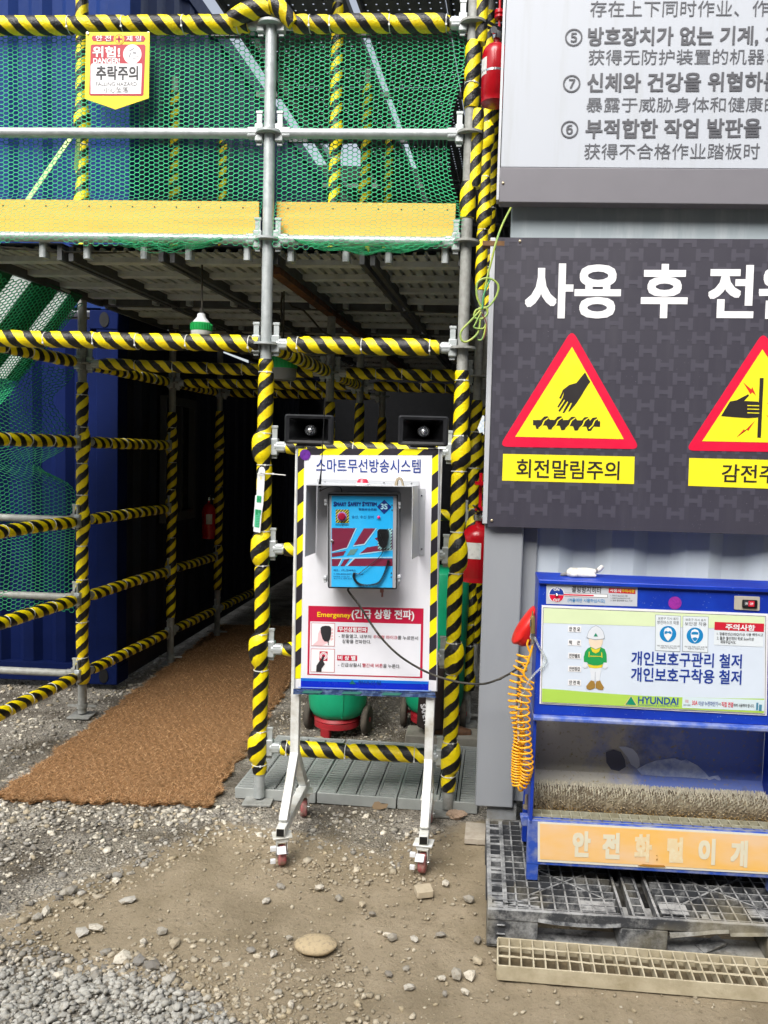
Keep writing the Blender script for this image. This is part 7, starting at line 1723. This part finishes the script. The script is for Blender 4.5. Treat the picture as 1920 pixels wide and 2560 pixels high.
b = MB(True)
for z in (0.06, 0.33, 0.58): b.boxm(Matrix.Translation((PWd / 2, 0.006, -z)), PWd, 0.012, 0.10)
b.build('bottom_runner', PALM, pa_.root)
# the cracked front lip, sagging and torn
b = MB(True)
def torn(pts, y0, y1):
    for (xa, ya), (xb, yb) in zip(pts[:-1], pts[1:]): b.add([(xa, ya, 0.004), (xb, yb, 0.004), (xb, yb + 0.012, -0.002), (xa, ya + 0.012, -0.002), (xa, ya, -0.05), (xb, yb, -0.05), (xb, yb + 0.012, -0.05), (xa, ya + 0.012, -0.05)], [[0, 1, 2, 3], [3, 2, 6, 7], [5, 4, 7, 6], [1, 0, 4, 5], [0, 3, 7, 4], [1, 5, 6, 2]])
torn([(0.165, 0.098), (0.22, 0.092), (0.30, 0.090), (0.38, 0.092), (0.43, 0.098)], 0, 0); b.build('torn_lip', PALM, pa_.root); b = MB(True); torn([(0.59, 0.072), (0.65, 0.082), (0.72, 0.094), (0.775, 0.100)], 0, 0); b.build('torn_lip', PALM, pa_.root); b = MB(True); torn([(0.78, 0.090), (0.84, 0.094), (0.90, 0.098)], 0, 0)
b.build('torn_lip', PALM, pa_.root)
b = MB(True); b.boxm(Matrix.Translation((0.74, 0.02, -0.06)) @ Matrix.Rotation(0.4, 4, 'Y') @ Matrix.Rotation(0.2, 4, 'Z'), 0.09, 0.006, 0.05); b.build('broken_shard', PALM, pa_.root)

# ---- step grating leaning on the ground before the pallet
SG = mat('mud_caked_grating', S('#c3b99f'), 0.85, 0, S('#a09478'), 14, 0.8, 0.4, 80)
gf = gr(1243, 2449, 0.0)
sg = Board('step_grating', 'mud caked steel step grating lying in front of the pallet', 'grating', gf, -0.082)
SGW, SGD, SGH = 1.0, 0.142, 0.048
b = MB(True)
for zz in (0.0, -SGD): b.boxm(Matrix.Translation((SGW / 2, SGH / 2, zz)), SGW, SGH, 0.005)
for zz in (0.0, SGW): b.boxm(Matrix.Translation((zz, SGH / 2, -SGD / 2)), 0.005, SGH, SGD - 0.006)
b.build('frame', SG, sg.root, bevel=0.0015)
b = MB(True); n = 27
for i in range(1, n): b.boxm(Matrix.Translation((SGW * i / n + random.uniform(-.001, .001), SGH - 0.019, -SGD / 2)) @ Matrix.Rotation(random.uniform(-.04, .04), 4, 'Z'), 0.0045, 0.036, SGD - 0.006)
for f in (0.36, 0.70): 
    P_ = [(SGW * i / 60, SGH - 0.004 + random.uniform(-.0012, .0012), -SGD * f + random.uniform(-.001, .001)) for i in range(61)]
    b.tube(P_, [0.0032 + random.uniform(-.0006, .001) for _ in P_], 6)
b.build('bars', SG, sg.root)
b = MB(True); b.boxm(Matrix.Translation((SGW / 2, 0.004, -SGD / 2)), SGW - 0.02, 0.006, SGD - 0.02); b.build('mud_filling', mat('mud_fill', S('#5e5340'), 0.95, 0, S('#74674e'), 25, 0.7, 0.6, 50), sg.root)

# ================================================================ GREEN TROLLEYS BEHIND THE STAND
GB = mat('green_tarpaulin', S('#12a878'), 0.45, 0, S('#0e9468'), 5, 0.6, 0.12, 18); RB = mat('red_painted_base', S('#a81f2b'), 0.5, 0, S('#8d3a38'), 18, 0.7); TY = mat('grey_tyre', S('#4c4740'), 0.9, 0, S('#6e665a'), 20, 0.6)
def cart(cx, cy, s, label, turn):
    o = thing('trolley', label, 'trolley', (cx, cy, 0), group='green bag trolleys'); M = Matrix.Translation((cx, cy, 0)) @ Matrix.Rotation(turn, 4, 'Z') @ Matrix.Diagonal((s, s, s, 1))
    b = MB(); n = 36; prof = [(0.05, 0.10), (0.115, 0.104), (0.143, 0.12), (0.160, 0.15), (0.168, 0.20), (0.172, 0.30), (0.178, 0.5), (0.182, 0.75), (0.178, 0.93), (0.165, 0.95)]
    vs, fs = [], []
    for r, z in prof:
        for j in range(n):
            an = 2 * math.pi * j / n; f = 1 + 0.03 * noise.noise((math.cos(an) * 2, math.sin(an) * 2, z * 3 + cx)) + (0.02 * math.sin(an * 9 + z * 4) * max(0, z - 0.4))
            vs.append(M @ Vector((r * f * 1.02 * math.cos(an), r * f * 0.92 * math.sin(an), z)))
    for i in range(len(prof) - 1):
        for j in range(n): fs.append([i * n + j, i * n + (j + 1) % n, (i + 1) * n + (j + 1) % n, (i + 1) * n + j])
    fs.append(list(range(n))[::-1]); fs.append([(len(prof) - 1) * n + j for j in range(n)]); b.add(vs, fs); b.build('bag', GB, o, 60)
    b = MB(); b.tube([M @ Vector((0.176 * f_ * math.cos(-1.12), 0.163 * f_ * math.sin(-1.12), z)) for z, f_ in ((0.125, .86), (0.20, .99), (0.5, 1.04), (0.92, 1.04))], 0.0025, 6); b.build('seam', GB, o)
    b = MB(); b.lathe([(0.122, 0.108), (0.136, 0.092), (0.128, 0.086), (0.134, 0.083), (0.134, 0.052), (0.12, 0.052), (0.12, 0.088)], M, 36, caps=False); b.build('base_ring', RB, o)
    b = MB(); b.boxm(M @ Matrix.Translation((-0.035, -0.13, 0.028)), 0.045, 0.012, 0.056); b.boxm(M @ Matrix.Translation((-0.012, -0.11, 0.028)), 0.012, 0.045, 0.056); b.build('foot', RB, o)
    b = MB(); b.tube([M @ Vector((-0.19, 0.02, 0.086)), M @ Vector((0.19, 0.02, 0.086))], 0.008, 8); b.build('axle', RB, o)
    for s_ in (-1, 1):
        MW = M @ Matrix.Translation((s_ * 0.175, 0.02, 0.086)) @ Matrix.Rotation(R(90), 4, 'Y')
        b = MB(); b.lathe([(0.060, -0.018), (0.076, -0.018), (0.086, -0.009), (0.086, 0.009), (0.076, 0.018), (0.060, 0.018)], MW, 32); wh = b.build('wheel', TY, o, 50)
        b = MB(); b.lathe([(0.05, -0.012), (0.062, -0.014), (0.062, 0.014), (0.05, 0.012)], MW, 28, caps=False); b.lathe([(0.014, -0.022), (0.014, 0.022)], MW, 12)
        for i in range(5): b.boxm(MW @ Matrix.Rotation(i * 2 * math.pi / 5, 4, 'Z') @ Matrix.Translation((0.032, 0, 0)), 0.045, 0.014, 0.012)
        b.build('rim', RB, wh)
    return o
c1_ = at(843, 1800, 4.50); cart(c1_.x, 4.50, 0.97, 'green tarpaulin trolley on red wheeled base, left one behind the stand', -0.18)
c2_ = at(1083, 1800, 4.62); cart(c2_.x, 4.62, 1.0, 'green tarpaulin trolley behind the work boot and right stand leg', -0.05)
# concrete block, boot and gaiter
bf = gr(1014, 1868, 0.0)
b = MB(); b.boxm(Matrix.Translation((bf.x + 0.21, bf.y + 0.075, 0.034)) @ Matrix.Rotation(-0.06, 4, 'Z'), 0.42, 0.17, 0.066); tag(b.build('concrete_block', CONC, bevel=0.006), 'grey concrete block on the ground carrying the brown work boot', 'block')
BROWN = mat('brown_boot_leather', S('#4a3020'), 0.6, 0, S('#6b4a2e'), 30, 0.7, 0.3, 60); SOLE = mat('tan_boot_sole', S('#6a4527'), 0.8, 0, S('#4a3220'), 40, 0.7); GAI = mat('dark_gaiter_cloth', S('#241a17'), 0.85, 0, S('#332520'), 20, 0.5, 0.2, 50)
by = bf.y + 0.06; bt_ = lambda px, py, dy=0.0: at(px, py, by + dy)
bo_ = thing('work_boot', 'muddy brown work boot with dark gaiter reading SAFETY standing on the concrete block', 'boot', bt_(1120, 1850))
blob('upper', BROWN, [([bt_(1062, 1815), bt_(1085, 1818), bt_(1120, 1826), bt_(1150, 1832), bt_(1178, 1836)], [0.045, 0.047, 0.040, 0.036, 0.028]), ([bt_(1080, 1760), bt_(1082, 1800)], [0.055, 0.050])], 0.006, bo_, 5)
blob('sole', SOLE, [([bt_(1058, 1846), bt_(1090, 1850), bt_(1120, 1854), bt_(1150, 1857), bt_(1182, 1856)], [0.020, 0.021, 0.022, 0.021, 0.016]), ([bt_(1065, 1846, .05), bt_(1120, 1852, .05), bt_(1172, 1853, .04)], [0.018, 0.02, 0.016])], 0.006, bo_, 3)
blob('gaiter', GAI, [([bt_(1078, 1815), bt_(1080, 1770), bt_(1086, 1720), bt_(1096, 1680), bt_(1100, 1660)], [0.082, 0.080, 0.086, 0.092, 0.088])], 0.007, bo_, 3)
gb_ = Board('x', '', '', bt_(1064, 1780, -0.088), 0.0, root=None); gb_r = gb_.root
me_o = gb_.text('SAFETY', (1057, 1760), (1068, 1816), 13, WHITEP, 0.03, 0.0); 
# move the lettering under the boot
mw = gb_.M.copy(); me_o.data.transform(ROOT[bo_.name].inverted() @ mw); me_o.parent = bo_; bpy.data.objects.remove(gb_r)
# litter: dry leaf on the grating, crumpled lump at the right post foot
lf = [at(*B4(x, y), 3.50) for x, y in ((875, 845), (890, 818), (915, 815), (935, 830), (970, 828), (960, 852), (920, 862), (885, 858))]
b = MB(); cen = sum(lf, Vector()) / 8 + Vector((0, 0, 0.012))
for i in range(8): b.face([lf[i], lf[(i + 1) % 8], cen])
tag(b.build('dry_leaf', mat('leaf_brown', S('#9a8468'), 0.8), sharp=80), 'curled dry brown leaf against the front edge of the floor grating', 'leaf')
stone_obj('clay_lump', *B4(1360, 905), 42, 24, 91, S('#a9917c'), 'crumbly pinkish lump of clay at the foot of the right front post', 'lump', sub=3, rough=0.5)
stone_obj('pebble', *B4(575, 470), 21, 19, 92, S('#b3a88e'), 'round beige pebble by the red foot of the left trolley', 'pebble', sub=3, rough=0.08)
